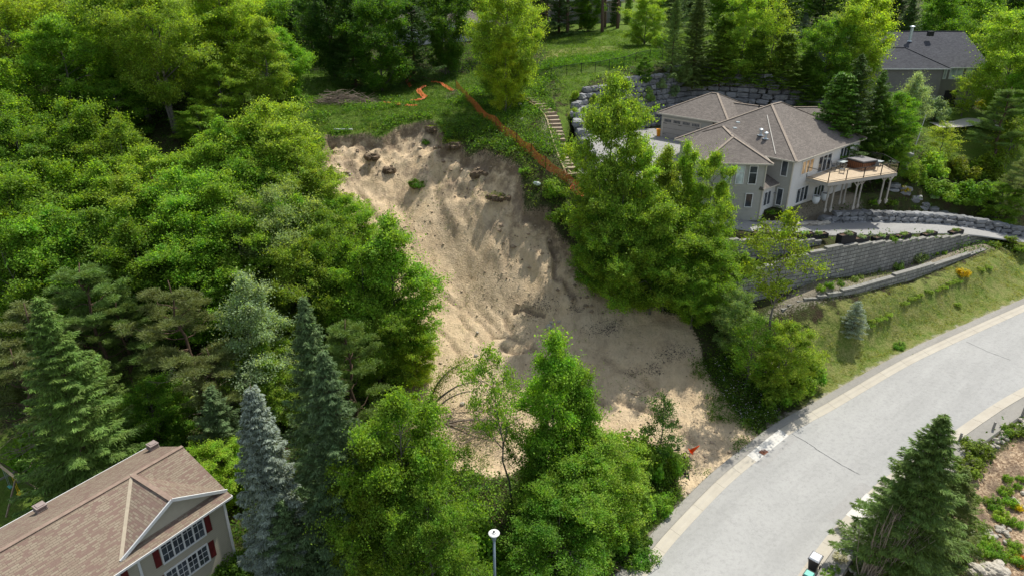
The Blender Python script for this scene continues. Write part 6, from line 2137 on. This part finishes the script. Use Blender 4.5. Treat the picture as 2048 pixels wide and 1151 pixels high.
clod((1000, 398), 2.2, 'biggest dark ledge of turf lodged on the upper right sand')
clod((830, 374), 1.4, 'turf block carrying the round green shrub')
clod((905, 296), 2.0, 'dark slumped clod right below the top scarp', h=.8)
clod((745, 318), 1.5, 'dark clod below the upper left rim', False)
clod((868, 262), 1.2, 'clod hanging at the notch of the scarp', True)
clod((780, 345), 1.0, 'small clod midway between left rim and green shrub', False)
clod((955, 352), 1.1, 'small clod above the biggest ledge of turf', False)

# ------------------------------------------------------------------ street furniture
def cone(p, label):
    t = empty('traffic_cone', tuple(p)); tag(t, label, 'traffic cone')
    mb = MB(); mb.box((0, 0, .02), (.38, .38, .04)); mb.build('base', M['orange'], t)
    mb = MB(); mb.lathe((0, 0, .04), [(.15, 0), (.03, .68), (.025, .70)], 16); mb.build('cone', M['orange'], t, smooth=True)
    return t
g = hit(1380, 912); cn = cone(g, 'orange traffic cone tipped on the debris heap at the sand edge'); cn.rotation_euler = (.3, .75, .4); cn.scale = (1.15,) * 3; cn.location.z += .45
mb = MB()
c0 = hit(1366, 938)
for i in range(60):
    p = np.array([c0.x - .1 + R.normal(0, .28), c0.y + .4 + R.normal(0, .6), 0]); p[2] = hgt(p[0], p[1]) + R.uniform(.05, .45)
    d = R.normal(0, .12, 3)
    mb.tube([p - d, p + R.normal(0, .08, 3), p + d], [.05, .07, .03], 5)
tag(mb.build('debris_heap', M['dark_plastic']), 'heap of crumpled black plastic below the orange cone', 'debris')

base = hit(988, 1150); lp = Vector((px(988, 1063, 7)[0], px(988, 1063, 7)[1], 0)); lz = hgt(lp.x, lp.y)
t = empty('street_lamp', (lp.x, lp.y, lz)); tag(t, 'grey street lamp post with round white disc head on the bottom border', 'street lamp')
hh = 7 - lz
mb = MB(); mb.tube([(0, 0, -.2), (0, 0, hh * .5), (0, 0, hh - .55)], [.10, .085, .065], 12); mb.build('pole', M['bluegrey_metal'], t, smooth=True)
mb = MB(); mb.lathe((0, 0, hh - .55), [(.065, 0), (.12, .04), (.13, .30), (.12, .38)], 16); mb.build('collar', M['bluegrey_metal'], t)
mb = MB(); mb.lathe((0, 0, hh - .17), [(.10, 0), (.29, .05), (.31, .09), (.28, .12), (.05, .17)], 28); hd = mb.build('lamp_head', M['white_trim'], t, smooth=False)
mb = MB(); mb.lathe((0.0, 0, hh), [(.05, 0), (.05, .07), (.03, .09)], 12); mb.build('photocell', M['dark_plastic'], hd)
mb = MB()
for i in range(8):
    a_ = math.pi * (1.15 + .7 * i / 8); b2 = math.pi * (1.15 + .7 * (i + 1) / 8)
    mb.bar((math.cos(a_) * .13, math.sin(a_) * .13, hh - .015), (math.cos(b2) * .13, math.sin(b2) * .13, hh - .015), .025, .02)
mb.build('seal_ring', M['black'], hd)

def wheelie(p, rz, body, lid, label, w_=.62, d_=.72, h_=1.05, name='wheeled_bin'):
    t = empty(name, tuple(p), rz); tag(t, label, 'wheeled bin')
    b0, b1 = .72, 1.0
    V = []
    for z, s in ((.08, b0), (h_ - .12, b1)):
        for x, y in ((-1, -1), (1, -1), (1, 1), (-1, 1)): V.append((x * w_ / 2 * s, y * d_ / 2 * s, z))
    o = mesh_obj('body', V, [(3, 2, 1, 0), (4, 5, 6, 7), (0, 1, 5, 4), (1, 2, 6, 5), (2, 3, 7, 6), (3, 0, 4, 7)], M[body], t)
    mb = MB(); mb.box((0, 0, h_ - .14), (w_ + .06, d_ + .06, .06)); mb.build('rim', M[body], t)
    mb = MB(); V = [(-w_ / 2, -d_ / 2, h_ - .10), (w_ / 2, -d_ / 2, h_ - .10), (w_ / 2, d_ / 2, h_ - .10), (-w_ / 2, d_ / 2, h_ - .10), (-w_ * .42, -d_ * .42, h_ - .02), (w_ * .42, -d_ * .42, h_ - .02), (w_ * .42, d_ * .44, h_), (-w_ * .42, d_ * .44, h_)]
    mb.add(V, [(0, 1, 5, 4), (1, 2, 6, 5), (2, 3, 7, 6), (3, 0, 4, 7), (4, 5, 6, 7)])
    mb.build('lid', M[lid], t)
    mb = MB(); mb.bar((-w_ / 2 - .02, d_ / 2 + .06, h_ - .1), (w_ / 2 + .02, d_ / 2 + .06, h_ - .1), .04); mb.build('handle', M['dark_plastic'], t)
    for s in (-1, 1):
        mb = MB(); mb.tube([(s * (w_ / 2 - .05), d_ / 2 - .05, .13), (s * (w_ / 2 + .02), d_ / 2 - .05, .13)], .13, 14); mb.build('wheel', M['black'], t)
g1_ = px(1624, 1144, .1)
wheelie((g1_[0], g1_[1], hgt(g1_[0], g1_[1]) + .15), -.75, 'dark_plastic', 'lid_grey', 'black wheeled bin with glossy pale lid standing on the kerb strip')
g2_ = px(1612, 1172, .1)
wheelie((g2_[0], g2_[1], hgt(g2_[0], g2_[1]) + .15), -.75, 'dark_plastic', 'teal_plastic', 'smaller bin with teal green lid below the black wheeled bin', .52, .5, .85)

# kerb inlet with grate, new concrete pieces
def kerb_patch(xa, xb, side, label):
    i0 = min(range(len(RLd)), key=lambda i: abs(1024 + FPX * RLd[i][0] / (RLd[i][1] * CS + (CAMZ - RLd[i][2]) * SN) - xa))
    i1 = min(range(len(RLd)), key=lambda i: abs(1024 + FPX * RLd[i][0] / (RLd[i][1] * CS + (CAMZ - RLd[i][2]) * SN) - xb))
    return min(i0, i1), max(i0, i1)
i0, i1 = kerb_patch(1512, 1576, 0, '')
o = strip('kerb', RLd, [(0.05, .018), (-0.36, .036), (-.52, .091), (-.80, .101), (-.85, .08)], M['concrete_new'], i0, i1 + 1); tag(o, kind='structure')
# matching new piece at the other kerb, by its own side
def near_idx(xp, side):
    Lx = offset(RLd, side)
    return min(range(len(Lx)), key=lambda i: abs(1024 + FPX * Lx[i][0] / (Lx[i][1] * CS + (CAMZ - Lx[i][2]) * SN) - xp))
j0, j1 = near_idx(1692, ROADW), near_idx(1735, ROADW)
o = strip('kerb', RLd, [(ROADW + .85, .08), (ROADW + .80, .101), (ROADW + .52, .091), (ROADW + .36, .036), (ROADW - .05, .018)], M['concrete_new'], min(j0, j1), max(j0, j1) + 1); tag(o, kind='structure')
im = (i0 * 2 + i1) // 3
q = offset(RLd, -.2)[im]; u = unit((RLd[im + 1] - RLd[im - 1])[:2])
t = empty('storm_drain', (q[0], q[1], q[2] + .03), math.atan2(u[1], u[0])); tag(t, 'rusty iron storm drain grate set in the new white kerb piece', 'drain')
mb = MB()
for s in (-1, 1): mb.box((0, s * .21, .015), (.62, .05, .03)); mb.box((s * .29, 0, .014), (.05, .37, .028))
mb.build('frame', M['rust'], t)
mb = MB()
for k_ in range(9): mb.box((-.24 + k_ * .06, 0, .012), (.028, .37, .02))
mb.build('grate', M['rust'], t)
# asphalt repair beside the inlet and the transverse crack
o = strip('road', RLd, [(.78, .022), (.02, .006)][::-1], asphalt('patched_asphalt', (.27, .265, .25), (.32, .315, .30)), i0 - 1, i1 + 2); tag(o, kind='structure')
j0, j1 = sorted((near_idx(1675, ROADW), near_idx(1745, ROADW)))
o = strip('road', RLd, [(ROADW - .95, .026), (ROADW - .05, .008)], bpy.data.materials['patched_asphalt'], j0, j1 + 1); tag(o, kind='structure')
jm = MB()
for side_, sg_ in ((0, 1), (ROADW, -1)):
    for i in range(6, len(RLd) - 8, 9):
        a_ = offset(RLd, side_ - sg_ * .02)[i]; c_ = offset(RLd, side_ - sg_ * .36)[i]; e_ = offset(RLd, side_ - sg_ * .52)[i]; g_ = offset(RLd, side_ - sg_ * .79)[i]
        for q1, q2, z1, z2 in ((a_, c_, .018, .034), (c_, e_, .034, .089), (e_, g_, .089, .099)):
            jm.bar((q1[0], q1[1], q1[2] + z1), (q2[0], q2[1], q2[2] + z2), .012, .006)
tag(jm.build('kerb_joint', simple('kerb_joint_gap', (.26, .23, .19), .9, .2)), kind='structure')
def crack(pts, w_, label, h_=0.0):
    P = []
    for x, y in pts:
        g = hit(x, y); 
        # lift onto the crowned surface
        d, hr = pdist(ROADC, np.array([g.x]), np.array([g.y]))
        P.append((g.x, g.y, hr[0] + .078 * (1 - (2 * d[0] / ROADW) ** 2 * .95) + .004))
    mb = MB()
    for a_, c_ in zip(P[:-1], P[1:]): 
        n_ = 5
        for k_ in range(n_):
            f0, f1 = k_ / n_, (k_ + 1) / n_
            A_ = Vector(a_).lerp(Vector(c_), f0) ; C_ = Vector(a_).lerp(Vector(c_), f1)
            j = Vector((R.normal(0, .02), R.normal(0, .02), 0))
            mb.bar(A_, C_ + j, w_ * R.uniform(.6, 1.3), .006)
    o = mb.build('road_crack', simple('crack_tar_%d' % len(bpy.data.materials), (.13, .13, .13), .8, .2), None); tag(o, kind='structure')
crack([(1583,868),(1612,885),(1640,905),(1680,930),(1718,950)], .035, '')
crack([(1932,684),(1975,705),(2020,722)], .022, '')
crack([(1322,1120),(1318,1135),(1298,1150)], .04, '')

# swing set
s1 = Vector(px(96, 988.5, -.95)); s2 = Vector(px(12.5, 1033, -.95))
t = empty('swing_set', ((s1.x + s2.x) / 2, (s1.y + s2.y) / 2, -.95)); tag(t, 'wooden swing set frame with a yellow swing seat on the back lawn', 'swing set')
mid = (s1 + s2) / 2
nrm_ = Vector((s1.y - s2.y, s2.x - s1.x, 0)).normalized()
if nrm_.x > 0: nrm_ = -nrm_
apx = mid + Vector((0, 0, 2.35)) + nrm_ * .1
for s_ in (s1, s2):
    mb = MB(); mb.bar(s_, apx + (s_ - mid) * .10, .11, .09); mb.build('leg', M['timber'], t)
    far_ = s_ + nrm_ * 3.4
    mb = MB(); mb.bar(far_, apx + nrm_ * 3.3 + (s_ - mid) * .10, .11, .09); mb.build('leg', M['timber'], t)
mb = MB(); mb.bar(apx + Vector((0, 0, .02)) - nrm_ * .15, apx + nrm_ * 3.5, .14, .14); mb.build('top_beam', M['pale_timber'], t)
for f in (.42, .93):
    for dd in (0, 3.35):
        a_ = s1.lerp(apx, f) + nrm_ * dd; b_ = s2.lerp(apx, f) + nrm_ * dd
        mb = MB(); mb.bar(a_ - nrm_ * .07, b_ - nrm_ * .07, .05, .15); mb.build('cross_brace', M['grey_timber'], t)
for k_, (dd, mt) in enumerate(((.8, 'yellow'), (2.3, 'teal_plastic'))):
    top = apx + nrm_ * dd; u_ = (s1 - s2).normalized()
    mb = MB(); c_ = top - Vector((0, 0, 1.75))
    mb.box(c_, (.45, .22, .05), math.atan2(nrm_.y, nrm_.x))
    if k_ == 0: mb.box(c_ + u_ * .12 + Vector((0, 0, .14)), (.42, .05, .26), math.atan2(nrm_.y, nrm_.x))
    sw = mb.build('swing_seat', M[mt], t)
    mb = MB()
    for s_ in (-.19, .19): mb.bar(top + nrm_ * s_, c_ + nrm_ * s_, .03)
    mb.build('chain', M[mt if k_ == 0 else 'galv'], sw)
shift(t)

# flag pole, stakes, lumber
a_ = hit(1821, 322)
mb = MB(); mb.tube([a_, a_ + Vector((.5, 0, 5.6))], [.05, .035], 8); tag(mb.build('flagpole', M['white_trim']), 'thin leaning white pole on the bank right of the grey house', 'pole')
for x, y, lab in ((1917, 884, 'short grey wooden stake nearest the big roadside spruce'), (1984, 862, 'short wooden stake at the middle of the mulch bed edge'), (2043, 832, 'wooden stake at the mulch bed edge on the right border')):
    a_ = hit(x, y); mb = MB(); mb.tube([a_ - Vector((0, 0, .2)), a_ + Vector((.06, .03, .85))], .085, 8); tag(mb.build('wooden_stake', M['grey_timber']), lab, 'stake', 'stakes along the mulch bed')
a_ = hit(1182, 352)
g = hit(550, 152); t = empty('timber_stack', tuple(g), .2); tag(t, 'grey timber frame stacked on the shaded lawn at the left', 'timber stack')
for k_ in range(5):
    mb = MB(); mb.box((0, (k_ - 2) * .38, .35 + .02 * k_), (3.0, .2, .12), .0); mb.build('board', M['grey_timber'], t)
for s in (-1.2, 1.2):
    mb = MB(); mb.box((s, 0, .14), (.15, 1.9, .28)); mb.build('bearer', M['grey_timber'], t)
mb = MB(); mb.bar((-.9, .3, .5), (.5, .5, 1.15), .9, .08); mb.build('leaning_panel', M['grey_timber'], t)
# neighbour's terrace beyond the grove
def atd(xp, yp, Y):
    r = ray(xp, yp); t_ = Y / r[1]; return r * t_ + np.array([0, 0, CAMZ])
g = hit(1185, 38)
t = empty('terrace', tuple(g)); tag(t, 'pale paved terrace with wooden steps and dark lounge beyond the pine grove', 'terrace')
gz = g.z
mb = MB(); mb.box((g.x, g.y, gz + .1), (7, 10, .12)); mb.build('paving', simple('terrace_paving', (.42, .38, .33), .9, .15), t)
mb = MB()
for k_ in range(4): mb.box((g.x + 4.6 - k_ * .3, g.y + 5.5 + k_ * .4, gz + .15 + k_ * .18), (5 - k_ * .6, .42, .18))
mb.build('step', M['pale_timber'], t)
mb = MB(); mb.box((g.x - .2, g.y + 4.6, gz + .75), (3.6, 1.6, .9)); mb.build('sofa', M['grey_fabric'], t)
mb = MB(); mb.box((g.x - .2, g.y + 4.6, gz + 1.26), (3.2, 1.2, .12)); mb.build('table_top', M['tub_cover'], t)
shift(t)
t = empty('patio_chair', (hit(1191, 48))); tag(t, 'pale garden chair standing in front of the terrace beyond the grove', 'chair')
mb = MB(); mb.box((0, 0, .42), (.6, .6, .06)); mb.build('seat', M['cushion'], t)
mb = MB(); mb.box((0, .3, .75), (.6, .06, .6)); mb.build('backrest', M['cushion'], t)
for sx in (-1, 1):
    for sy in (-1, 1): mb = MB(); mb.bar((sx * .25, sy * .25, 0), (sx * .25, sy * .25, .42), .05); mb.build('leg', M['cushion'], t)
def plain_house(loc, rz, L, W_, eh, wm, rm, label, pitch=.45):
    t = empty('house', loc); tag(t, label, 'house')
    f = frame2(loc, rz); z0 = loc[2]
    hip_roof(t, f, -L / 2, L / 2, -W_ / 2, W_ / 2, z0 + eh, pitch, M[rm], gable=(0, 0), trim='white_trim')
    walls(t, f, -L / 2 + .5, L / 2 - .5, -W_ / 2 + .5, W_ / 2 - .5, z0 - 1, z0 + eh - .1, M[wm])
    Wx = Wall(f(-L / 2 + .5, -W_ / 2 + .5), np.array(f(1, 0)[:2]) - np.array(f(0, 0)[:2]))
    for k_ in range(4):
        a_ = 1.2 + k_ * (L - 3) / 4
        window(t, Wx, a_, z0 + eh - 2.2, a_ + 1.3, z0 + eh - .8, panes=2)
    shift(t); return t
plain_house((-58, 122, 20.5), .12, 22, 11, 4.2, 'siding_dark', 'roof_grey', 'grey house hidden behind the big maples at the top left')
plain_house((-14, 146, 22.5), -.05, 20, 11, 4.0, 'siding_white', 'roof_grey', 'pale house glimpsed behind the shaded row of trees')
plain_house((15.5, 160, 25.4), 0, 16, 10, 4.6, 'siding_dark', 'roof_black', 'dark house beyond the terrace at the top of the grove')

# garden bed: stones and tufts
MS = []
for k_ in range(5):
    P_ = SRound.copy() + R.normal(0, .05, SRound.shape); P_ += np.sin(P_ @ R.normal(0, 2, (3, 3))) * .10
    me_ = bpy.data.meshes.new('rock'); me_.from_pydata([tuple(v) for v in P_], [], SF5); me_.materials.append(M['stone_pale']); MS.append(me_)
def px_of(p):
    D = CAMZ - p[2]; z = p[1] * CS + D * SN
    return 1024 + FPX * p[0] / z, 575.5 + FPX * (D * CS - p[1] * SN) / z
Lm = offset(RLd, ROADW + 2.45)
prev = None
for i in range(len(Lm)):
    x, y = px_of(Lm[i])
    if 1640 < x < 2060 and 780 < y < 1150 and not (1760 < x < 1900):
        for k_ in range(3):
            q = Lm[i] + (Lm[min(i + 1, len(Lm) - 1)] - Lm[i]) * R.random() + np.array([R.normal(0, .18), R.normal(0, .18), 0])
            rock('edging_stone', (q[0], q[1], hgt(q[0], q[1])), R.uniform(.22, .45), 'white stone in the row edging the sidewalk by the mulch bed', cat='stone', group='white stones edging the mulch bed', mesh=MS[k_])
for cx, cy, n_, sp in ((1985, 1072, 26, 18), (1998, 1062, 12, 14), (2040, 1005, 12, 16), (1985, 1140, 10, 22)):
    for k_ in range(n_):
        g = hit(cx + R.normal(0, sp), cy + R.normal(0, sp * .45))
        rock('garden_stone', g, R.uniform(.25, .5) if cy < 1120 else R.uniform(.5, 1.1), 'pale rounded stone heaped between the green tufts on the mulch slope', cat='stone', group='stones heaped on the mulch slope', mesh=MS[k_ % 5])
tufts = [(1950,1000),(1972,1004),(1985,1012),(2010,985),(2022,1010),(2000,1035),(2012,1045),(2035,975),(2042,960),(1905,1055),(1928,1062),(1955,1055),(1958,1075),(1972,1085),(1942,1100),(1965,1108),(1990,1095),(2020,1115),(1998,1118),(2030,1098),(1930,1130),(1955,1140),(2040,1130),(2015,960),(2030,1050),(1880,1110),(1905,1140),(1920,1085)]
for k_, (x, y) in enumerate(tufts):
    s = R.uniform(.45, 1.0)
    col = ['bright', 'lime', 'green', 'bright'][k_ % 4]
    plant('garden_plant', 'shrub_small', hit(x, y), s, s * .75, col, 'green tuft planted in the mulch on the lower right slope', 'plant', 'tufts planted on the mulch slope')
plant('garden_plant', 'shrub_small', hit(2034, 1017), .6, .45, 'ygold', 'small yellow tuft among the green ones on the mulch slope', 'plant')
plant('garden_plant', 'shrub_small', hit(2044, 1122), .35, .8, 'orange', 'orange flowering ground plant in the lower right corner', 'plant')
plant('garden_plant', 'shrub_small', hit(1680, 1120), .6, .6, (.5, .5, .47), 'white flowering plant at the sidewalk near the bins', 'plant')
for x, y in ((1668, 1141), (1655, 1150)): plant('garden_plant', 'shrub_small', hit(x, y), .5, .5, 'bright', 'green plant beside the white flowering one near the bins', 'plant', 'green plants near the bins')
# row of daylily clumps across the grass bank
for k_ in range(17):
    f = k_ / 16; x = 1805 + 112 * f; y = 605 - 42 * f + R.normal(0, 2.5)
    if R.random() < .12: continue
    plant('daylily_clump', 'shrub_small', hit(x, y), .4, .42, 'lime', 'bright green daylily clump in the row across the grass bank', 'plant', 'daylily clumps on the grass bank')
for x, y in ((1742,643),(1755,640),(1765,637),(1740,652),(1960,540),(1975,536),(1915,610),(1775,630)):
    plant('weed_clump', 'shrub_small', hit(x, y), .45, .55, 'lime', 'bright weed clump scattered on the mown grass bank', 'plant', 'weed clumps on the grass bank')
for k_ in range(9):
    q = hit(1988 + k_ * 8 + R.normal(0, 2), 490 + k_ * 1.5 + R.normal(0, 4)); plant('bank_shrub', 'shrub_small', q, .9, .9, 'olive', 'low olive shrub in the patch at the top end of the grass bank', 'bush', 'shrubs at the top end of the grass bank')
for x, y, s, cc_ in ((1790,527,1.6,'pale'),(1830,515,1.7,'silver'),(1845,505,1.4,'pale'),(1800,540,.8,'green'),(1755,537,.8,'deep'),(1730,540,.7,'deep'),(1775,531,.9,'green'),(1870,510,.7,'lime'),(1888,508,.6,'lime'),(1710,562,.8,'pale'),(1720,556,.6,'pale'),(1660,575,.9,'green'),(1640,580,.8,'lime'),(1680,570,.7,'green')):
    plant('terrace_shrub', 'shrub_small', hit(x, y), s, s * .62, cc_, 'scruffy shrub on the gravel ledge between the two block walls', 'bush', 'shrubs on the ledge between the block walls')
for x, y, s, cc_ in ((1150,195,1.2,'yellow'),(1147,235,1.6,'lime'),(1155,262,1.4,'yellow'),(1185,205,1.5,'lime'),(1210,200,1.2,'olive'),(1290,200,2.4,'pale'),(1320,175,1.6,'silver'),(1368,160,2.6,'pale'),(1345,190,2.0,'silver'),(1178,232,1.3,'yellow'),(1155,290,1.2,'lime')):
    g = hit(x, y); plant('wall_plant', 'shrub_a', g + Vector((0, -.6, 0)), s, s * .55, cc_, 'vine or shrub growing out of the tall curved boulder wall', 'plant', 'plants growing on the tall boulder wall')
# ------------------------------------------------------------------ ground cover nobody could count
def scatter(name, box, n, accept, per, rad, up, leaf, wdt, col, mat='leaf', jit=.7, nz=1.0, label=None):
    x0, x1, y0, y1 = box
    X = R.uniform(x0, x1, n); Y = R.uniform(y0, y1, n)
    z, s, ys, rd = T(X, Y, True)
    k = accept(X, Y, z, s, ys, rd)
    X, Y, z = X[k], Y[k], z[k]
    m = len(X)
    sc = R.uniform(.5, 1.4, m)
    C = np.repeat(np.stack([X, Y, z], 1), per, 0)
    S = np.repeat(sc, per)[:, None]
    d = R.normal(0, .5, C.shape) * S * rad
    d[:, 2] = (R.random(len(C)) ** .8) * np.repeat(sc, per) * up
    C += d
    me_ = leaf_obj_mesh(name, C, np.tile([0, 0, nz], (len(C), 1)), leaf, wdt, M[mat], jit)
    o = bpy.data.objects.new(name, me_); COL.objects.link(o)
    o.color = (LEAFC[col] if isinstance(col, str) else col) + (1,)
    tag(o, kind='stuff')
    if label: o['label'] = label
    return o
lawns = [LAWN1, LAWN2, LAWN3, LAWN4, LAWN5]
def lawn_sd(X, Y): return np.maximum.reduce([sdist(q, X, Y) for q in lawns])
house_zone = [[(-46,16),(-15,30),(-24,44),(-60,22)]]
def forest_ok(X, Y, z, s, ys, rd):
    dr, _ = pdist(DRVC, X, Y)
    return (s < -.4) & (ys < -.6) & (rd > ROADW / 2 + 2.4) & (dr > 3.2) & (lawn_sd(X, Y) < .3) & (sdist(MULCH, X, Y) < 0) & (sdist(house_zone[0], X, Y) < .5) & (sdist([(17,62.5),(31,62.5),(62,72),(62,60),(40,56),(17,55)], X, Y) < 0)
scatter('undergrowth', (-95, 75, 32, 135), 26000, forest_ok, 14, .9, .75, .22, .14, (.06, .13, .014))
scatter('undergrowth', (-30, 30, 30, 84), 9000, lambda *a: forest_ok(*a), 16, .8, .9, .17, .11, (.09, .17, .014))
# weeds along the top rim and the bank by the net fence
scatter('weeds', (-28, 8, 66, 92), 9000, lambda X, Y, z, s, ys, rd: (s < -.15) & (s > -9) & (ys < -.3) & (vnoise(X, Y, 2.5, 31) > -.08), 12, .40, .42, .15, .06, (.10, .19, .02))
scatter('weeds', (5, 22, 40, 62), 9000, lambda X, Y, z, s, ys, rd: (s < 1.2 + vnoise(X, Y, 1.5, 33) * 3) & (s > -7) & (rd > ROADW / 2 + 1.7) & (X > 11) & (X < 26) & (Y < 52), 12, .5, .55, .15, .07, (.085, .165, .018))
scatter('flowers', (9, 24, 40, 52), 1500, lambda X, Y, z, s, ys, rd: (s < .3) & (s > -6) & (rd > ROADW / 2 + 2.2) & (X > 12), 3, .18, .7, .09, .08, (.62, .58, .72), jit=.4)
scatter('grass', (24, 70, 44, 82), 26000, lambda X, Y, z, s, ys, rd: (sdist(LAWN1, X, Y) > 0) & (rd > ROADW / 2 + 2.0) & (vnoise(X, Y, 1.6, 41) > -.12), 7, .28, .16, .16, .035, (.22, .24, .06), jit=1.0, nz=.5)
scatter('grass', (0, 60, 76, 140), 26000, lambda X, Y, z, s, ys, rd: (sdist(LAWN2, X, Y) > 0) & (ys < -.8) & (vnoise(X, Y, 4, 42) > -.25), 8, .40, .28, .24, .06, (.10, .18, .025), jit=1.0, nz=.5)
scatter('tall_grass', (0, 30, 92, 118), 9000, lambda X, Y, z, s, ys, rd: (np.hypot((X - 11) / 9, (Y - 106) / 5) < 1 + vnoise(X, Y, 3, 44)), 14, .5, .65, .3, .07, (.09, .20, .02), jit=1.0, nz=.4)
scatter('grass', (-45, 5, 78, 118), 20000, lambda X, Y, z, s, ys, rd: (sdist(LAWN3, X, Y) > 0) & (s < -.3), 8, .35, .25, .22, .05, (.065, .13, .018), jit=1.0, nz=.5)
scatter('grass', (2, 16, 28, 44), 6000, lambda X, Y, z, s, ys, rd: (rd > ROADW / 2 + 1.65) & (rd < ROADW / 2 + 5.5) & (s < -.1) & (X < 14), 10, .35, .5, .26, .04, (.10, .19, .02), jit=1.0, nz=.3)
scatter('weeds', (15, 48, 54, 64), 3600, lambda X, Y, z, s, ys, rd: (sdist(DIRT, X, Y) > -.3) & (vnoise(X, Y, 2.0, 47) > .02), 8, .32, .3, .12, .05, (.15, .20, .05))
scatter('weeds', (-30, 6, 72, 98), 7000, lambda X, Y, z, s, ys, rd: (s < -.2) & (ys < -.3) & (vnoise(X, Y, 3.5, 32) > .03), 12, .5, .55, .24, .13, (.11, .22, .025))
scatter('weeds', (-26, 6, 66, 92), 4000, lambda X, Y, z, s, ys, rd: (s < -.05) & (s > -2.2) & (vnoise(X, Y, 1.5, 34) > -.1), 12, .35, .38, .16, .07, (.17, .25, .03))
# sparse growth creeping onto the sand
scatter('weeds', (-20, 22, 38, 80), 5200, lambda X, Y, z, s, ys, rd: (s > 0) & (vnoise(X, Y, 2.2, 51) > .22), 5, .22, .22, .12, .05, (.09, .16, .02))
scatter('weeds', (-9, 6, 36, 54), 2600, lambda X, Y, z, s, ys, rd: (vnoise(X, Y, 2.8, 52) > .06) & (Y < 51), 9, .4, .5, .14, .06, (.10, .17, .03))
# clods, gravel and bark bits on the sand
def bits(name, n, accept, smin, smax, col, box=(-24, 24, 36, 82)):
    x0, x1, y0, y1 = box
    X = R.uniform(x0, x1, n); Y = R.uniform(y0, y1, n)
    z, s, ys, rd = T(X, Y, True)
    k = accept(X, Y, s); X, Y, z = X[k], Y[k], z[k]
    m = len(X)
    tv = np.array([(1, 0, 0), (0, 1, 0), (-1, 0, 0), (0, -1, 0), (0, 0, 1), (0, 0, -1)], float)
    tf = np.array([(0, 1, 4), (1, 2, 4), (2, 3, 4), (3, 0, 4), (1, 0, 5), (2, 1, 5), (3, 2, 5), (0, 3, 5)])
    S = (smin + (smax - smin) * R.random(m) ** 3)[:, None, None]
    V = tv[None] * S * R.uniform(.6, 1.3, (m, 6, 3)) * np.array([1, 1, .65]) / 2
    a_ = R.uniform(0, 6.28, m); cs, sn = np.cos(a_)[:, None], np.sin(a_)[:, None]
    Xv = V[:, :, 0] * cs - V[:, :, 1] * sn; Yv = V[:, :, 0] * sn + V[:, :, 1] * cs
    V = np.stack([Xv + X[:, None], Yv + Y[:, None], V[:, :, 2] + z[:, None] + .01], 2).reshape(-1, 3)
    F = (tf[None] + (np.arange(m) * 6)[:, None, None]).reshape(-1, 3)
    me_ = bpy.data.meshes.new(name); me_.vertices.add(len(V)); me_.vertices.foreach_set('co', V.astype('f').ravel())
    me_.loops.add(F.size); me_.loops.foreach_set('vertex_index', F.ravel().astype('i')); me_.polygons.add(len(F)); me_.polygons.foreach_set('loop_start', (np.arange(len(F)) * 3).astype('i'))
    me_.update(calc_edges=True); me_.materials.append(simple(name + str(n), col, .95, .35, 1.5, bump=0))
    o = bpy.data.objects.new(name, me_); COL.objects.link(o); tag(o, kind='stuff'); return o
bits('rubble', 4500, lambda X, Y, s: (s > .2) & (vnoise(X, Y, 3, 61) > -.1), .04, .26, (.40, .32, .22))
bits('rubble', 4500, lambda X, Y, s: (s > .2) & (Y > 62) & (vnoise(X, Y, 2.5, 62) > .02), .06, .38, (.22, .165, .11))
bits('clods', 7000, lambda X, Y, s: (s > .25) & (s < 3.2) & (Y > 58) & (R.random(X.shape) < .45), .15, .75, (.27, .205, .14))
bits('clods', 9000, lambda X, Y, s: (s > .3) & (vnoise(X, Y, 3.5, 64) > .12) & (R.random(X.shape) < .4), .10, .45, (.42, .33, .23))
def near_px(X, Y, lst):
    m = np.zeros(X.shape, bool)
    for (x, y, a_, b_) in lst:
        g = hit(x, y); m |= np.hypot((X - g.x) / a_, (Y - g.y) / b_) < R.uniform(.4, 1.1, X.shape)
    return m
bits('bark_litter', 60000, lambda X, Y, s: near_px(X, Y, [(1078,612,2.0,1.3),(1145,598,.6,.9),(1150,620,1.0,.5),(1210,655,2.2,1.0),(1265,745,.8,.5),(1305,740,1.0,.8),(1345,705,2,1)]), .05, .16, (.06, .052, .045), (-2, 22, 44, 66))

scatter('gutter_weeds', (2, 60, 26, 80), 60000, lambda X, Y, z, s, ys, rd: (np.abs(rd - ROADW / 2 - .84) < .07) & (vnoise(X, Y, 1.7, 71) > .18), 5, .10, .16, .10, .03, (.11, .17, .03), jit=1.0)
